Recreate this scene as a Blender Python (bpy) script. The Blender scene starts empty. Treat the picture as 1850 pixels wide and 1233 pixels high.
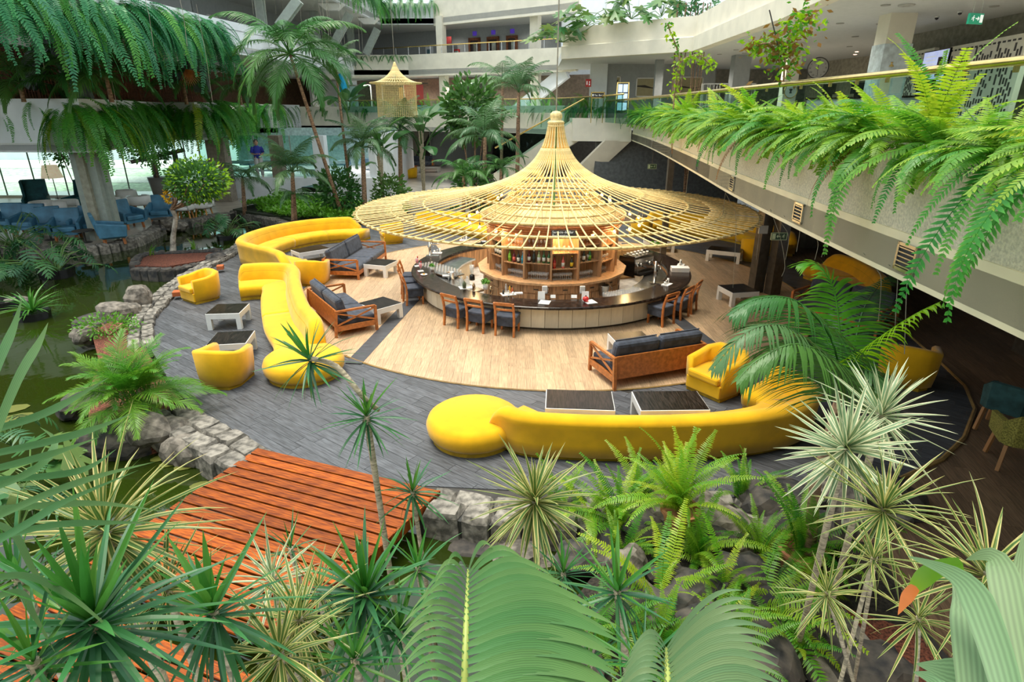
import bpy, bmesh, math, random
from mathutils import Vector, Matrix, noise
R = random.Random(11)
pi = math.pi
S = bpy.context.scene
COL = S.collection

# ------------------------------------------------------------------ camera, light, exposure
F, TH, CH = 1079.0, math.radians(21.1), 5.0
cd = bpy.data.cameras.new('camera'); cam = bpy.data.objects.new('camera', cd); COL.objects.link(cam)
cam.location = (0, 0, CH); cam.rotation_euler = (pi/2 - TH, 0, 0)
cd.sensor_width = 36; cd.lens = 36*F/1850; cd.clip_start = 0.05; cd.clip_end = 400
S.camera = cam
S.view_settings.view_transform = 'Standard'; S.view_settings.look = 'None'
S.view_settings.gamma = 1; S.view_settings.use_curve_mapping = False
S.view_settings.exposure = 0.1
w = bpy.data.worlds.new('world'); S.world = w; w.use_nodes = True
nt = w.node_tree; bg = nt.nodes['Background']
bg.inputs[0].default_value = (0.86, 0.95, 1.0, 1); bg.inputs[1].default_value = 1.5
sl = bpy.data.lights.new('sun', 'SUN'); so = bpy.data.objects.new('sun', sl); COL.objects.link(so)
sl.energy = 3.9; sl.angle = math.radians(26); sl.color = (1, .94, .8)
so.rotation_euler = (math.radians(-3), math.radians(-12), 0); so.location = (0, 10, 30)
S.cycles.max_bounces = 7; S.cycles.diffuse_bounces = 4; S.cycles.glossy_bounces = 3
S.cycles.transmission_bounces = 4; S.cycles.transparent_max_bounces = 10
S.cycles.sample_clamp_indirect = 6; S.cycles.caustics_reflective = False; S.cycles.caustics_refractive = False

# ------------------------------------------------------------------ rays through the plan
def ray(px, py):
    u = (px-925)/F; v = (616.5-py)/F
    return Vector((u, math.cos(TH)+v*math.sin(TH), -math.sin(TH)+v*math.cos(TH)))
def P(px, py, z=0.0):
    d = ray(px, py); t = (z-CH)/d.z; return Vector((d.x*t, d.y*t, z))
def D(px, py, Y):
    d = ray(px, py); t = Y/d.y; return Vector((d.x*t, Y, CH+d.z*t))
def W(px, py, p0, n):
    d = ray(px, py); c = Vector((0, 0, CH)); n = Vector(n); t = (Vector(p0)-c).dot(n)/d.dot(n); return c+d*t

# ------------------------------------------------------------------ mesh builder
class MB:
    def __init__(s): s.v = []; s.f = []; s.uv = []; s.mi = []; s.pv = []
    def add(s, vs, fs, m=0, uvs=None, pv=None):
        b = len(s.v); s.v += [tuple(v) for v in vs]
        for f in fs:
            s.f.append([b+i for i in f]); s.mi.append(m); s.pv.append(pv if pv is not None else 0)
            s.uv.append([uvs[i] for i in f] if uvs else None)
        return s
    def hexa(s, a, m=0, pv=None):   # 8 points, bottom 4 ccw then top 4
        return s.add(a, [(3,2,1,0),(4,5,6,7),(0,1,5,4),(1,2,6,5),(2,3,7,6),(3,0,4,7)], m, None, pv)
    def box(s, c, d, rz=0, m=0, pv=None):
        cx, cy, cz = c; x, y, z = d[0]/2, d[1]/2, d[2]/2; ca, sa = math.cos(rz), math.sin(rz)
        q = [(-x,-y),(x,-y),(x,y),(-x,y)]
        return s.hexa([(cx+a*ca-b*sa, cy+a*sa+b*ca, cz+k) for k in (-z, z) for a, b in q], m, pv)
    def bb(s, x0, x1, y0, y1, z0, z1, m=0): return s.box(((x0+x1)/2,(y0+y1)/2,(z0+z1)/2),(abs(x1-x0),abs(y1-y0),abs(z1-z0)),0,m)
    def bar(s, p, q, w, h, up=(0,0,1), m=0):
        p = Vector(p); q = Vector(q); t = (q-p).normalized(); up = Vector(up)
        a = t.cross(up)
        if a.length < 1e-4: a = t.cross(Vector((0,1,0)))
        a = a.normalized()*w/2; b = a.cross(t).normalized()*h/2
        return s.hexa([p-a-b, q-a-b, q+a-b, p+a-b, p-a+b, q-a+b, q+a+b, p+a+b], m)
    def tube(s, pts, r, n=8, m=0, cap=True):
        pts = [Vector(p) for p in pts]; k = len(pts); rs = r if isinstance(r, (list, tuple)) else [r]*k
        prev = None; vs = []
        for i, p in enumerate(pts):
            t = (pts[min(i+1,k-1)]-pts[max(i-1,0)]).normalized()
            a = prev if prev is not None else (Vector((0,0,1)) if abs(t.z) < .9 else Vector((1,0,0)))
            a = (a-t*a.dot(t)); a = a.normalized() if a.length > 1e-6 else t.orthogonal().normalized()
            prev = a; b = t.cross(a)
            for j in range(n):
                th = 2*pi*j/n; vs.append(p+(a*math.cos(th)+b*math.sin(th))*rs[i])
        fs = [(i*n+j, i*n+(j+1)%n, (i+1)*n+(j+1)%n, (i+1)*n+j) for i in range(k-1) for j in range(n)]
        if cap: fs += [tuple(range(n-1,-1,-1)), tuple((k-1)*n+j for j in range(n))]
        return s.add(vs, fs, m)
    def ring(s, c, rad, r, n=48, k=6, m=0):
        c = Vector(c); vs = []; fs = []
        for i in range(n):
            a = 2*pi*i/n; o = Vector((math.cos(a), math.sin(a), 0))
            for j in range(k):
                b = 2*pi*j/k; vs.append(c+o*(rad+r*math.cos(b))+Vector((0,0,r*math.sin(b))))
        for i in range(n):
            for j in range(k): fs.append((i*k+j, ((i+1)%n)*k+j, ((i+1)%n)*k+(j+1)%k, i*k+(j+1)%k))
        return s.add(vs, fs, m)
    def lathe(s, prof, n=16, c=(0,0,0), m=0, sx=1, sy=1):
        vs = []; c = Vector(c); k = len(prof)
        for r, z in prof:
            for j in range(n):
                a = 2*pi*j/n; vs.append((c.x+r*sx*math.cos(a), c.y+r*sy*math.sin(a), c.z+z))
        fs = [(i*n+j, i*n+(j+1)%n, (i+1)*n+(j+1)%n, (i+1)*n+j) for i in range(k-1) for j in range(n)]
        if prof[0][0] > 1e-5: fs.append(tuple(range(n-1,-1,-1)))
        if prof[-1][0] > 1e-5: fs.append(tuple((k-1)*n+j for j in range(n)))
        return s.add(vs, fs, m)
    def prism(s, poly, z0, z1, m=0, pv=None):
        n = len(poly)
        a = sum(poly[i][0]*poly[(i+1)%n][1]-poly[(i+1)%n][0]*poly[i][1] for i in range(n))
        if a < 0: poly = poly[::-1]
        vs = [(p[0],p[1],z0) for p in poly]+[(p[0],p[1],z1) for p in poly]
        return s.add(vs, [tuple(range(n-1,-1,-1)), tuple(range(n,2*n))]+[(i,(i+1)%n,n+(i+1)%n,n+i) for i in range(n)], m, None, pv)
    def sweep(s, path, secs, closed=False, m=0, cap=True):
        # path: 2d points; secs: one section [(offset to the left, z)...] or one per station
        k = len(path); n = len(secs[0]) if isinstance(secs[0][0], (list, tuple)) else len(secs)
        vs = []
        for i in range(k):
            p = Vector(path[i][:2])
            a = Vector(path[(i-1)%k][:2]) if (closed or i > 0) else p
            b = Vector(path[(i+1)%k][:2]) if (closed or i < k-1) else p
            d1 = (p-a).normalized() if (p-a).length > 1e-6 else (b-p).normalized()
            d2 = (b-p).normalized() if (b-p).length > 1e-6 else d1
            t = (d1+d2).normalized(); nn = Vector((-t.y, t.x)); c = max(.5, nn.dot(Vector((-d1.y, d1.x))))
            sec = secs[i] if isinstance(secs[0][0], (list, tuple)) else secs
            for o, z in sec: vs.append((p.x+nn.x*o/c, p.y+nn.y*o/c, z))
        K = k if closed else k-1
        fs = [(i*n+j, ((i+1)%k)*n+j, ((i+1)%k)*n+(j+1)%n, i*n+(j+1)%n) for i in range(K) for j in range(n)]
        if not closed and cap: fs += [tuple(range(n)), tuple((k-1)*n+j for j in range(n-1,-1,-1))]
        return s.add(vs, fs, m)
    def mesh(s, name, mats=(), smooth=False):
        me = bpy.data.meshes.new(name); me.from_pydata(s.v, [], s.f)
        for a in mats: me.materials.append(a)
        if any(s.mi): me.polygons.foreach_set('material_index', s.mi)
        if any(u is not None for u in s.uv):
            l = me.uv_layers.new(name='UVMap'); fl = []
            for f, u in zip(s.f, s.uv):
                for i in range(len(f)): fl += list(u[i]) if u else [0, 0]
            l.data.foreach_set('uv', fl)
        if any(p for p in s.pv):
            at = me.attributes.new('pv', 'FLOAT', 'FACE'); at.data.foreach_set('value', [float(p) for p in s.pv])
        if smooth: me.polygons.foreach_set('use_smooth', [True]*len(s.f))
        me.update(); return me

def obj(name, mb, mat=None, parent=None, loc=None, rot=None, smooth=False, bevel=0, sub=0, world=False, scale=None):
    if isinstance(mb, MB):
        mats = mat if isinstance(mat, (list, tuple)) else ([mat] if mat else [])
        me = mb.mesh(name, mats, smooth)
    else: me = mb
    o = bpy.data.objects.new(name, me); COL.objects.link(o)
    if parent is not None:
        o.parent = parent
        if world:
            q = Vector((0,0,0)); p = parent
            while p is not None: q += p.location; p = p.parent
            o.location = -q
    if loc is not None: o.location = loc
    if rot is not None: o.rotation_euler = rot
    if scale is not None: o.scale = scale if isinstance(scale, (tuple, list)) else (scale,)*3
    if bevel:
        b = o.modifiers.new('bevel', 'BEVEL'); b.width = bevel; b.segments = 2; b.limit_method = 'ANGLE'; b.angle_limit = .6
    if sub:
        b = o.modifiers.new('sub', 'SUBSURF'); b.levels = sub; b.render_levels = sub
    return o
def tag(o, label=None, cat=None, group=None, kind=None):
    if label: o['label'] = label
    if cat: o['category'] = cat
    if group: o['group'] = group
    if kind: o['kind'] = kind
    return o
def thing(name, label, cat, loc=(0,0,0), rz=0, group=None, scale=None):
    o = bpy.data.objects.new(name, None); COL.objects.link(o); o.location = loc; o.rotation_euler = (0,0,rz)
    o.empty_display_size = .1
    if scale: o.scale = (scale,)*3
    return tag(o, label, cat, group)
def struct(name, mb, mat, **k):
    o = obj(name, mb, mat, **k)
    if o.parent is None: o['kind'] = 'structure'
    return o
def dup(root, loc, rz=0, label=None, group=None, scale=None, rot=None):
    r = root.copy(); COL.objects.link(r); r.location = loc; r.rotation_euler = rot or (0,0,rz)
    if scale: r.scale = (scale,)*3
    if label: r['label'] = label
    if group: r['group'] = group
    def rec(a, b):
        for ch in list(a.children):
            c = ch.copy(); COL.objects.link(c); c.parent = b; rec(ch, c)
    rec(root, r); return r
def sm(pts, n=8, closed=False):   # Catmull-Rom through points
    pts = [Vector(p) for p in pts]; k = len(pts); out = []
    for i in range(k if closed else k-1):
        g = lambda j: pts[j % k] if closed else pts[max(0, min(k-1, j))]
        a, b, c, d = g(i-1), g(i), g(i+1), g(i+2)
        for j in range(n):
            t = j/n; out.append(.5*((2*b)+(c-a)*t+(2*a-5*b+4*c-d)*t*t+(3*b-a-3*c+d)*t**3))
    if not closed: out.append(pts[-1])
    return out
def clip(poly, clipper):   # convex clip, clipper ccw
    out = poly
    n = len(clipper)
    for i in range(n):
        a = clipper[i]; b = clipper[(i+1)%n]; inp = out; out = []
        if not inp: return []
        ex, ey = b[0]-a[0], b[1]-a[1]
        sd = lambda p: ex*(p[1]-a[1])-ey*(p[0]-a[0])
        for j in range(len(inp)):
            p, q = inp[j], inp[(j+1)%len(inp)]; sp, sq = sd(p), sd(q)
            if sp >= 0: out.append(p)
            if (sp >= 0) != (sq >= 0):
                t = sp/(sp-sq); out.append((p[0]+(q[0]-p[0])*t, p[1]+(q[1]-p[1])*t))
    return out
def blob(rx, ry, rz, seed, amp=.18, sub=2, flat=0):
    bm = bmesh.new(); bmesh.ops.create_icosphere(bm, subdivisions=sub, radius=1)
    mb = MB(); o = Vector((seed*3.7, seed*1.3, 0))
    for v in bm.verts:
        c = v.co.copy(); k = 1+amp*(noise.noise(c*1.1+o)*1.6+noise.noise(c*2.7+o)*.7)
        z = c.z*k; z = z if z < .8-flat else .8-flat+(z-.8+flat)*.3
        v.co = Vector((c.x*k*rx, c.y*k*ry, z*rz))
    mb.add([v.co for v in bm.verts], [[v.index for v in f.verts] for f in bm.faces]); bm.free()
    return mb

# ------------------------------------------------------------------ materials
def _n(nt, t, x=0, **k):
    n = nt.nodes.new(t)
    for a, b in k.items(): setattr(n, a, b)
    return n
def base_mat(name):
    m = bpy.data.materials.new(name); m.use_nodes = True; nt = m.node_tree; b = nt.nodes['Principled BSDF']
    return m, nt, b
def M(name, col, rough=.55, metal=0, var=.12, scale=6, stretch=(1,1,1), bump=0, bscale=None, rnd=0, col2=None,
      emis=0, plank=False, spec=.5, sheen=0, detail=4):
    m, nt, b = base_mat(name); L = nt.links.new
    tc = _n(nt, 'ShaderNodeTexCoord'); mp = _n(nt, 'ShaderNodeMapping'); mp.inputs['Scale'].default_value = stretch
    src = tc.outputs['Object']
    if plank:
        at = _n(nt, 'ShaderNodeAttribute', attribute_name='pv'); mu = _n(nt, 'ShaderNodeVectorMath', operation='SCALE')
        cv = _n(nt, 'ShaderNodeCombineXYZ'); L(at.outputs['Fac'], cv.inputs[0]); L(at.outputs['Fac'], cv.inputs[1])
        mu.inputs['Scale'].default_value = 57; L(cv.outputs[0], mu.inputs[0])
        ad = _n(nt, 'ShaderNodeVectorMath', operation='ADD'); L(src, ad.inputs[0]); L(mu.outputs[0], ad.inputs[1]); src = ad.outputs[0]
    L(src, mp.inputs['Vector'])
    no = _n(nt, 'ShaderNodeTexNoise'); no.inputs['Scale'].default_value = scale; no.inputs['Detail'].default_value = detail
    L(mp.outputs[0], no.inputs['Vector'])
    c2 = col2 if col2 else tuple(c*(1-var*2) for c in col); c1 = col if col2 else tuple(min(1, c*(1+var)) for c in col)
    rp = _n(nt, 'ShaderNodeValToRGB'); rp.color_ramp.elements[0].position = .36; rp.color_ramp.elements[1].position = .64
    rp.color_ramp.elements[0].color = (*c2, 1); rp.color_ramp.elements[1].color = (*c1, 1)
    L(no.outputs['Fac'], rp.inputs[0]); out = rp.outputs[0]
    if rnd or plank:
        hs = _n(nt, 'ShaderNodeHueSaturation'); mr = _n(nt, 'ShaderNodeMapRange')
        if plank: L(at.outputs['Fac'], mr.inputs[0])
        else:
            oi = _n(nt, 'ShaderNodeObjectInfo'); L(oi.outputs['Random'], mr.inputs[0])
        rr = rnd or .15
        mr.inputs[3].default_value = 1-rr; mr.inputs[4].default_value = 1+rr
        L(mr.outputs[0], hs.inputs['Value']); L(out, hs.inputs['Color']); out = hs.outputs[0]
    L(out, b.inputs['Base Color'])
    b.inputs['Roughness'].default_value = rough; b.inputs['Metallic'].default_value = metal
    b.inputs['Specular IOR Level'].default_value = spec
    if sheen: b.inputs['Sheen Weight'].default_value = sheen
    if bump:
        nb = no
        if bscale:
            nb = _n(nt, 'ShaderNodeTexNoise'); nb.inputs['Scale'].default_value = bscale; nb.inputs['Detail'].default_value = 3; L(mp.outputs[0], nb.inputs['Vector'])
        bu = _n(nt, 'ShaderNodeBump'); bu.inputs['Strength'].default_value = bump; bu.inputs['Distance'].default_value = .02
        L(nb.outputs['Fac'], bu.inputs['Height']); L(bu.outputs[0], b.inputs['Normal'])
    if emis:
        b.inputs['Emission Color'].default_value = (*col, 1); b.inputs['Emission Strength'].default_value = emis
    return m
def leafM(name, col, tip=None, trans=.35, rnd=.22, rough=.42, stripe=None, hue=.02, veins=0):
    m, nt, b = base_mat(name); L = nt.links.new
    rgb = _n(nt, 'ShaderNodeRGB'); rgb.outputs[0].default_value = (*col, 1); out = rgb.outputs[0]
    uv = _n(nt, 'ShaderNodeUVMap'); sp = _n(nt, 'ShaderNodeSeparateXYZ'); L(uv.outputs[0], sp.inputs[0])
    if stripe:
        rp = _n(nt, 'ShaderNodeValToRGB'); rp.color_ramp.interpolation = 'CONSTANT'; e = rp.color_ramp.elements
        e[0].position = 0; e[0].color = (*stripe, 1); e[1].position = .24; e[1].color = (*col, 1)
        for p_, c_ in ((.5, tuple(.8*a+.2*s_ for a, s_ in zip(col, stripe))), (.55, col), (.78, stripe)):
            x = e.new(p_); x.color = (*c_, 1)
        L(sp.outputs[0], rp.inputs[0]); out = rp.outputs[0]
    if tip:
        mr = _n(nt, 'ShaderNodeMapRange'); mr.inputs[1].default_value = .45; mr.inputs[2].default_value = 1; L(sp.outputs[1], mr.inputs[0])
        mx = _n(nt, 'ShaderNodeMix', data_type='RGBA'); L(mr.outputs[0], mx.inputs[0]); L(out, mx.inputs[6]); mx.inputs[7].default_value = (*tip, 1); out = mx.outputs[2]
    if veins:
        ma = _n(nt, 'ShaderNodeMath', operation='MULTIPLY'); ma.inputs[1].default_value = veins*6.283; L(sp.outputs[0], ma.inputs[0])
        sn = _n(nt, 'ShaderNodeMath', operation='SINE'); L(ma.outputs[0], sn.inputs[0]); mv = _n(nt, 'ShaderNodeMapRange'); mv.inputs[1].default_value = -1; mv.inputs[3].default_value = .78; mv.inputs[4].default_value = 1.12; L(sn.outputs[0], mv.inputs[0])
        hv = _n(nt, 'ShaderNodeHueSaturation'); L(mv.outputs[0], hv.inputs['Value']); L(out, hv.inputs['Color']); out = hv.outputs[0]
    oi = _n(nt, 'ShaderNodeObjectInfo'); hs = _n(nt, 'ShaderNodeHueSaturation')
    tc = _n(nt, 'ShaderNodeTexCoord'); no = _n(nt, 'ShaderNodeTexNoise'); no.inputs['Scale'].default_value = 5; L(tc.outputs['Object'], no.inputs['Vector'])
    ad = _n(nt, 'ShaderNodeMath', operation='ADD'); L(oi.outputs['Random'], ad.inputs[0]); L(no.outputs['Fac'], ad.inputs[1])
    mr = _n(nt, 'ShaderNodeMapRange'); mr.inputs[1].default_value = .2; mr.inputs[2].default_value = 1.8; mr.inputs[3].default_value = 1-rnd; mr.inputs[4].default_value = 1+rnd
    L(ad.outputs[0], mr.inputs[0]); L(mr.outputs[0], hs.inputs['Value'])
    mh = _n(nt, 'ShaderNodeMapRange'); mh.inputs[3].default_value = .5+hue; mh.inputs[4].default_value = .5-hue; L(oi.outputs['Random'], mh.inputs[0]); L(mh.outputs[0], hs.inputs['Hue'])
    L(out, hs.inputs['Color']); L(hs.outputs[0], b.inputs['Base Color']); b.inputs['Roughness'].default_value = rough
    tr = _n(nt, 'ShaderNodeBsdfTranslucent'); L(hs.outputs[0], tr.inputs[0]); ms = _n(nt, 'ShaderNodeMixShader'); ms.inputs[0].default_value = trans
    L(b.outputs[0], ms.inputs[1]); L(tr.outputs[0], ms.inputs[2]); L(ms.outputs[0], nt.nodes['Material Output'].inputs[0])
    return m
def glassM(name, tint=(.8,.93,.88), refl=.9, rough=.0, glint_white=0):
    m, nt, b = base_mat(name); L = nt.links.new
    t = _n(nt, 'ShaderNodeBsdfTransparent'); t.inputs[0].default_value = (*tint, 1)
    g = _n(nt, 'ShaderNodeBsdfGlossy'); g.inputs['Roughness'].default_value = rough; g.inputs[0].default_value = (refl,)*3+(1,)
    fr = _n(nt, 'ShaderNodeFresnel'); fr.inputs[0].default_value = 1.5; ms = _n(nt, 'ShaderNodeMixShader')
    ge = _n(nt, 'ShaderNodeNewGeometry'); iv = _n(nt, 'ShaderNodeMath', operation='SUBTRACT'); iv.inputs[0].default_value = 1; L(ge.outputs['Backfacing'], iv.inputs[1])
    mu = _n(nt, 'ShaderNodeMath', operation='MULTIPLY'); L(fr.outputs[0], mu.inputs[0]); L(iv.outputs[0], mu.inputs[1])
    L(mu.outputs[0], ms.inputs[0]); L(t.outputs[0], ms.inputs[1]); L(g.outputs[0], ms.inputs[2]); out = ms.outputs[0]
    if glint_white:
        df = _n(nt, 'ShaderNodeBsdfDiffuse'); m2 = _n(nt, 'ShaderNodeMixShader'); m2.inputs[0].default_value = glint_white; L(out, m2.inputs[1]); L(df.outputs[0], m2.inputs[2]); out = m2.outputs[0]
    L(out, nt.nodes['Material Output'].inputs[0])
    return m
def emitM(name, col, st):
    m, nt, b = base_mat(name); b.inputs['Base Color'].default_value = (*col, 1)
    b.inputs['Emission Color'].default_value = (*col, 1); b.inputs['Emission Strength'].default_value = st; return m

m_oak = M('oak_plank', (.54,.37,.22), .42, var=.13, scale=5, stretch=(.6,9,1), plank=True, rnd=.13, bump=.05)
m_grey = M('grey_plank', (.115,.122,.135), .5, scale=5, stretch=(.7,8,1), plank=True, rnd=.22, bump=.1, col2=(.055,.056,.062))
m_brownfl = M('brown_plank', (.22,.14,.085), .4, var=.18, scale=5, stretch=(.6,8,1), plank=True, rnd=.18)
m_sub = M('subfloor', (.05,.045,.04), .8); m_subo = M('oak_subfloor', (.3,.21,.13), .8)
m_brass_trim = M('brass_trim', (.35,.22,.08), .4)
m_tile = M('stone_tile', (.42,.4,.36), .22, var=.08, scale=1.2)
m_tile_t = M('terrace_tile', (.45,.38,.31), .35, var=.1, scale=2)
m_plaster = M('cream_plaster', (.78,.73,.6), .8, var=.04, scale=1.5)
m_pwhite = M('white_plaster', (.8,.83,.86), .75, var=.04, scale=1.2)
m_wallg = M('grey_wall_paint', (.36,.38,.38), .85, var=.03)
m_ceil = M('ceiling_paint', (.62,.63,.6), .85, var=.02)
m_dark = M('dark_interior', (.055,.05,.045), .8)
m_stucco = M('stucco', (.74,.68,.52), .9, var=.1, scale=40, bump=.9, bscale=60)
m_strip = M('painted_band', (.86,.76,.52), .6, var=.05, scale=1.5)
m_steel_g = M('green_grey_steel', (.3,.34,.3), .5, var=.05)
m_postm = M('bronze_post', (.1,.085,.065), .35, metal=.3)
m_yellow = M('yellow_velvet', (.8,.43,.004), .8, var=.06, scale=3, bump=.06, bscale=5, sheen=.25, spec=.2)
m_navy = M('navy_suede', (.05,.06,.085), .75, var=.22, scale=7, bump=.12, sheen=.2, spec=.25)
m_cherry = M('cherry_wood', (.5,.165,.04), .34, var=.14, scale=6, stretch=(2,2,2))
m_walnut = M('shelf_wood', (.5,.29,.145), .5, var=.2, scale=5, stretch=(4,4,.5))
m_ctr = M('dark_counter', (.03,.02,.016), .2, var=.4, scale=10, stretch=(1,1,1), spec=.3)
m_front = M('limewashed_panel', (.7,.64,.5), .6, var=.05, scale=3, stretch=(2,2,.6), rnd=.12)
m_white = M('white_lacquer', (.8,.8,.77), .35, var=.02)
m_ttop = M('dark_table_top', (.022,.016,.013), .3, var=.5, scale=6, stretch=(9,.8,1), spec=.3)
m_rattan = M('rattan_rod', (.78,.61,.27), .45, var=.12, scale=12, spec=.4)
m_steel = M('brushed_steel', (.6,.6,.58), .25, metal=1, var=.1)
m_brass = M('brass', (.83,.6,.22), .22, metal=1, var=.05)
m_black = M('black_lacquer', (.012,.012,.012), .12)
m_blue = M('blue_leather', (.06,.2,.32), .5, var=.15, scale=3)
m_teal = M('teal_velvet', (.01,.1,.12), .7, var=.15)
m_stone = M('volcanic_stone', (.22,.2,.17), .9, var=.3, scale=9, bump=.8, rnd=.25)
m_rock = M('basalt_rock', (.1,.085,.07), .85, col2=(.025,.025,.027), scale=5, bump=1, rnd=.2)
m_rock2 = M('pale_rock', (.2,.175,.145), .9, var=.3, scale=7, bump=.9)
m_soil = M('red_lava_soil', (.18,.055,.03), .95, var=.35, scale=35, bump=1)
m_dirt = M('dark_soil', (.035,.028,.02), .95, var=.3, scale=25, bump=1)
m_bridge = M('orange_hardwood', (.42,.095,.006), .45, spec=.25, col2=(.15,.028,.003), scale=5, stretch=(.8,9,1), rnd=.32, bump=.06)
m_trunkp = M('palm_trunk', (.33,.2,.12), .85, var=.3, scale=9, stretch=(1,1,3), bump=.5)
m_cane = M('pale_cane', (.5,.42,.29), .8, var=.25, scale=14, stretch=(1,1,4), bump=.5)
m_terra = M('terracotta', (.5,.2,.1), .75, var=.1)
m_rattanw = M('woven_rattan_screen', (.2,.07,.03), .7, var=.2, scale=8)
m_paper = M('white_paper', (.82,.82,.8), .6, var=.02)
m_glass = glassM('clear_glass', (.84,.96,.92), .6)
m_rail = glassM('rail_glass', (.72,.88,.84), .45)
m_gware = glassM('glassware', (.93,.95,.95), 1, glint_white=.28)  # white diffuse mixed in stands for glints on the clear glass
m_red = M('red_plastic', (.7,.03,.03), .4)
m_pink = M('raspberry_drink', (.75,.03,.08), .2)
m_signg = M('exit_green', (.0,.24,.12), .5, emis=.25)
m_signd = M('exit_dark_green', (.03,.07,.03), .5)
m_signw = M('sign_white', (.85,.9,.85), .5, emis=.3)
m_bulb = emitM('warm_bulb', (1,.5,.14), 9)
m_lamp = emitM('downlight', (1,.85,.75), 5)
m_wire = M('thin_cord', (.28,.26,.2), .8)
lm_fern = leafM('fern_green', (.13,.34,.02), (.28,.5,.03), .42, .4, hue=.035)
lm_fernm = leafM('mid_fern_green', (.06,.3,.03), (.14,.45,.05), .38, .35)
m_vcol = M('dark_green_steel', (.1,.13,.12), .5)
lm_fernc = leafM('cool_fern_green', (.03,.24,.08), (.12,.42,.14), .35, .32, hue=.02)
lm_fernd = leafM('deep_fern_green', (.03,.17,.035), (.08,.32,.045), .3, .3)
lm_fernb = leafM('bright_fern_green', (.24,.46,.02), (.5,.62,.05), .45, .35, hue=.04)
lm_palm = leafM('palm_green', (.06,.19,.035), None, .3, .28)
lm_kentia = leafM('kentia_green', (.075,.18,.06), None, .25, .3)
lm_areca = leafM('areca_green', (.1,.3,.02), (.2,.42,.03), .4, .3)
lm_ygreen = leafM('yellow_green_leaf', (.3,.52,.01), None, .5, .15)
lm_drac = leafM('dracaena_green', (.03,.14,.045), (.05,.22,.06), .22, .3)
lm_dracl = leafM('dracaena_light', (.07,.24,.03), None, .3, .25)
lm_varie = leafM('variegated_leaf', (.08,.17,.03), None, .25, .25, stripe=(.55,.5,.18))
lm_pale = leafM('pale_variegated_leaf', (.2,.32,.17), None, .25, .15, stripe=(.75,.74,.48))
lm_big = leafM('grey_green_blade', (.17,.29,.13), None, .3, .1, rough=.5, veins=6)
lm_phil = leafM('philodendron_green', (.04,.15,.05), None, .2, .3)
lm_cover = leafM('groundcover_green', (.16,.4,.03), None, .3, .4)
lm_ficus = leafM('ficus_green', (.07,.2,.04), None, .3, .4, hue=.03)
lm_mon = leafM('monstera_green', (.1,.22,.05), None, .3, .35, hue=.05)
lm_dry = leafM('dry_brown_leaf', (.3,.13,.03), None, .3, .3)
# ------------------------------------------------------------------ the bar deck and its floors
BC = Vector((1.12, 17.4, 0))            # centre of the round bar
OC = (1.12, 17.6); OR = 7.33            # oak disc
deck = [(-10.3,19.1),(-9.95,17.15),(-9.52,15.5),(-9.1,14.2),(-8.3,12.7),(-6.9,10.9),(-5.5,9.3),(-3.85,7.95),(-1.2,6.95),(.6,6.75),(2.5,6.9),(4.3,6.75),
        (5.3,7.2),(6.6,7.9),(7.4,8.55),(8.3,9.55),(8.8,10.5),(9.15,11.85),(9.5,13.5),(10.3,18),(9.8,24),(6.5,28.6),(0,30.2),(-6,29.6),(-9.7,27),(-10.8,24),(-10.5,21)]
def ccw(p):
    a = sum(p[i][0]*p[(i+1)%len(p)][1]-p[(i+1)%len(p)][0]*p[i][1] for i in range(len(p))); return p if a > 0 else p[::-1]
def circle(c, r, n=72): return [(c[0]+r*math.cos(2*pi*i/n), c[1]+r*math.sin(2*pi*i/n)) for i in range(n)]
def planks(root, mat, poly, ang, wd, ln, z, th, skip, key, limit=300, g=.003):
    """planks laid in rows at angle ang and cut to the convex outline poly; the nearest are single parts, the rest one joined part"""
    ca, sa = math.cos(ang), math.sin(ang)
    loc = [(p[0]*ca+p[1]*sa, -p[0]*sa+p[1]*ca) for p in poly]; loc = ccw(loc)
    x0, x1 = min(p[0] for p in loc), max(p[0] for p in loc); y0, y1 = min(p[1] for p in loc), max(p[1] for p in loc)
    items = []; rr = random.Random(5); j = 0; y = y0
    while y < y1:
        x = x0-rr.random()*ln
        while x < x1:
            q = clip([(x+g,y+g),(x+ln-g,y+g),(x+ln-g,y+wd-g),(x+g,y+wd-g)], loc)
            x += ln
            if len(q) < 3: continue
            ar = abs(sum(q[i][0]*q[(i+1)%len(q)][1]-q[(i+1)%len(q)][0]*q[i][1] for i in range(len(q))))/2
            if ar < .004: continue
            cx = sum(p[0] for p in q)/len(q); cy = sum(p[1] for p in q)/len(q)
            wx, wy = cx*ca-cy*sa, cx*sa+cy*ca
            if skip(wx, wy): continue
            items.append((key(wx, wy), q, wx, wy))
        y += wd
    items.sort(key=lambda t: t[0]); rest = MB()
    for i, (k, q, wx, wy) in enumerate(items):
        pv = rr.random()
        if i < limit:
            cx, cy = wx*ca+wy*sa, -wx*sa+wy*ca
            mb = MB().prism([(a-cx, b-cy) for a, b in q], 0, th, pv=pv+.001)
            obj('plank', mb, mat, root, loc=(wx-root.location.x, wy-root.location.y, z-root.location.z), rot=(0,0,ang))
        else: rest.prism(q, z, z+th, pv=pv+.001)
    if rest.v:
        o = obj('planks', rest, mat, root, rot=(0,0,ang)); o['kind'] = 'stuff'
        o.location = (-root.location.x, -root.location.y, -root.location.z)
fl = struct('floor', MB().prism(deck, -.14, -.012), m_sub)
dist0 = lambda x, y: math.hypot(x, y)
def dark_side(x, y): return math.hypot(x-OC[0], y-OC[1]) < OR-.35
planks(fl, m_grey, deck, math.radians(-38), .19, 1.25, -.012, .012, dark_side, lambda x, y: dist0(x, y)+(6 if x > 5 else 0))
fl2 = struct('floor', MB().prism(circle(OC, OR), -.011, .004), m_subo)
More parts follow.
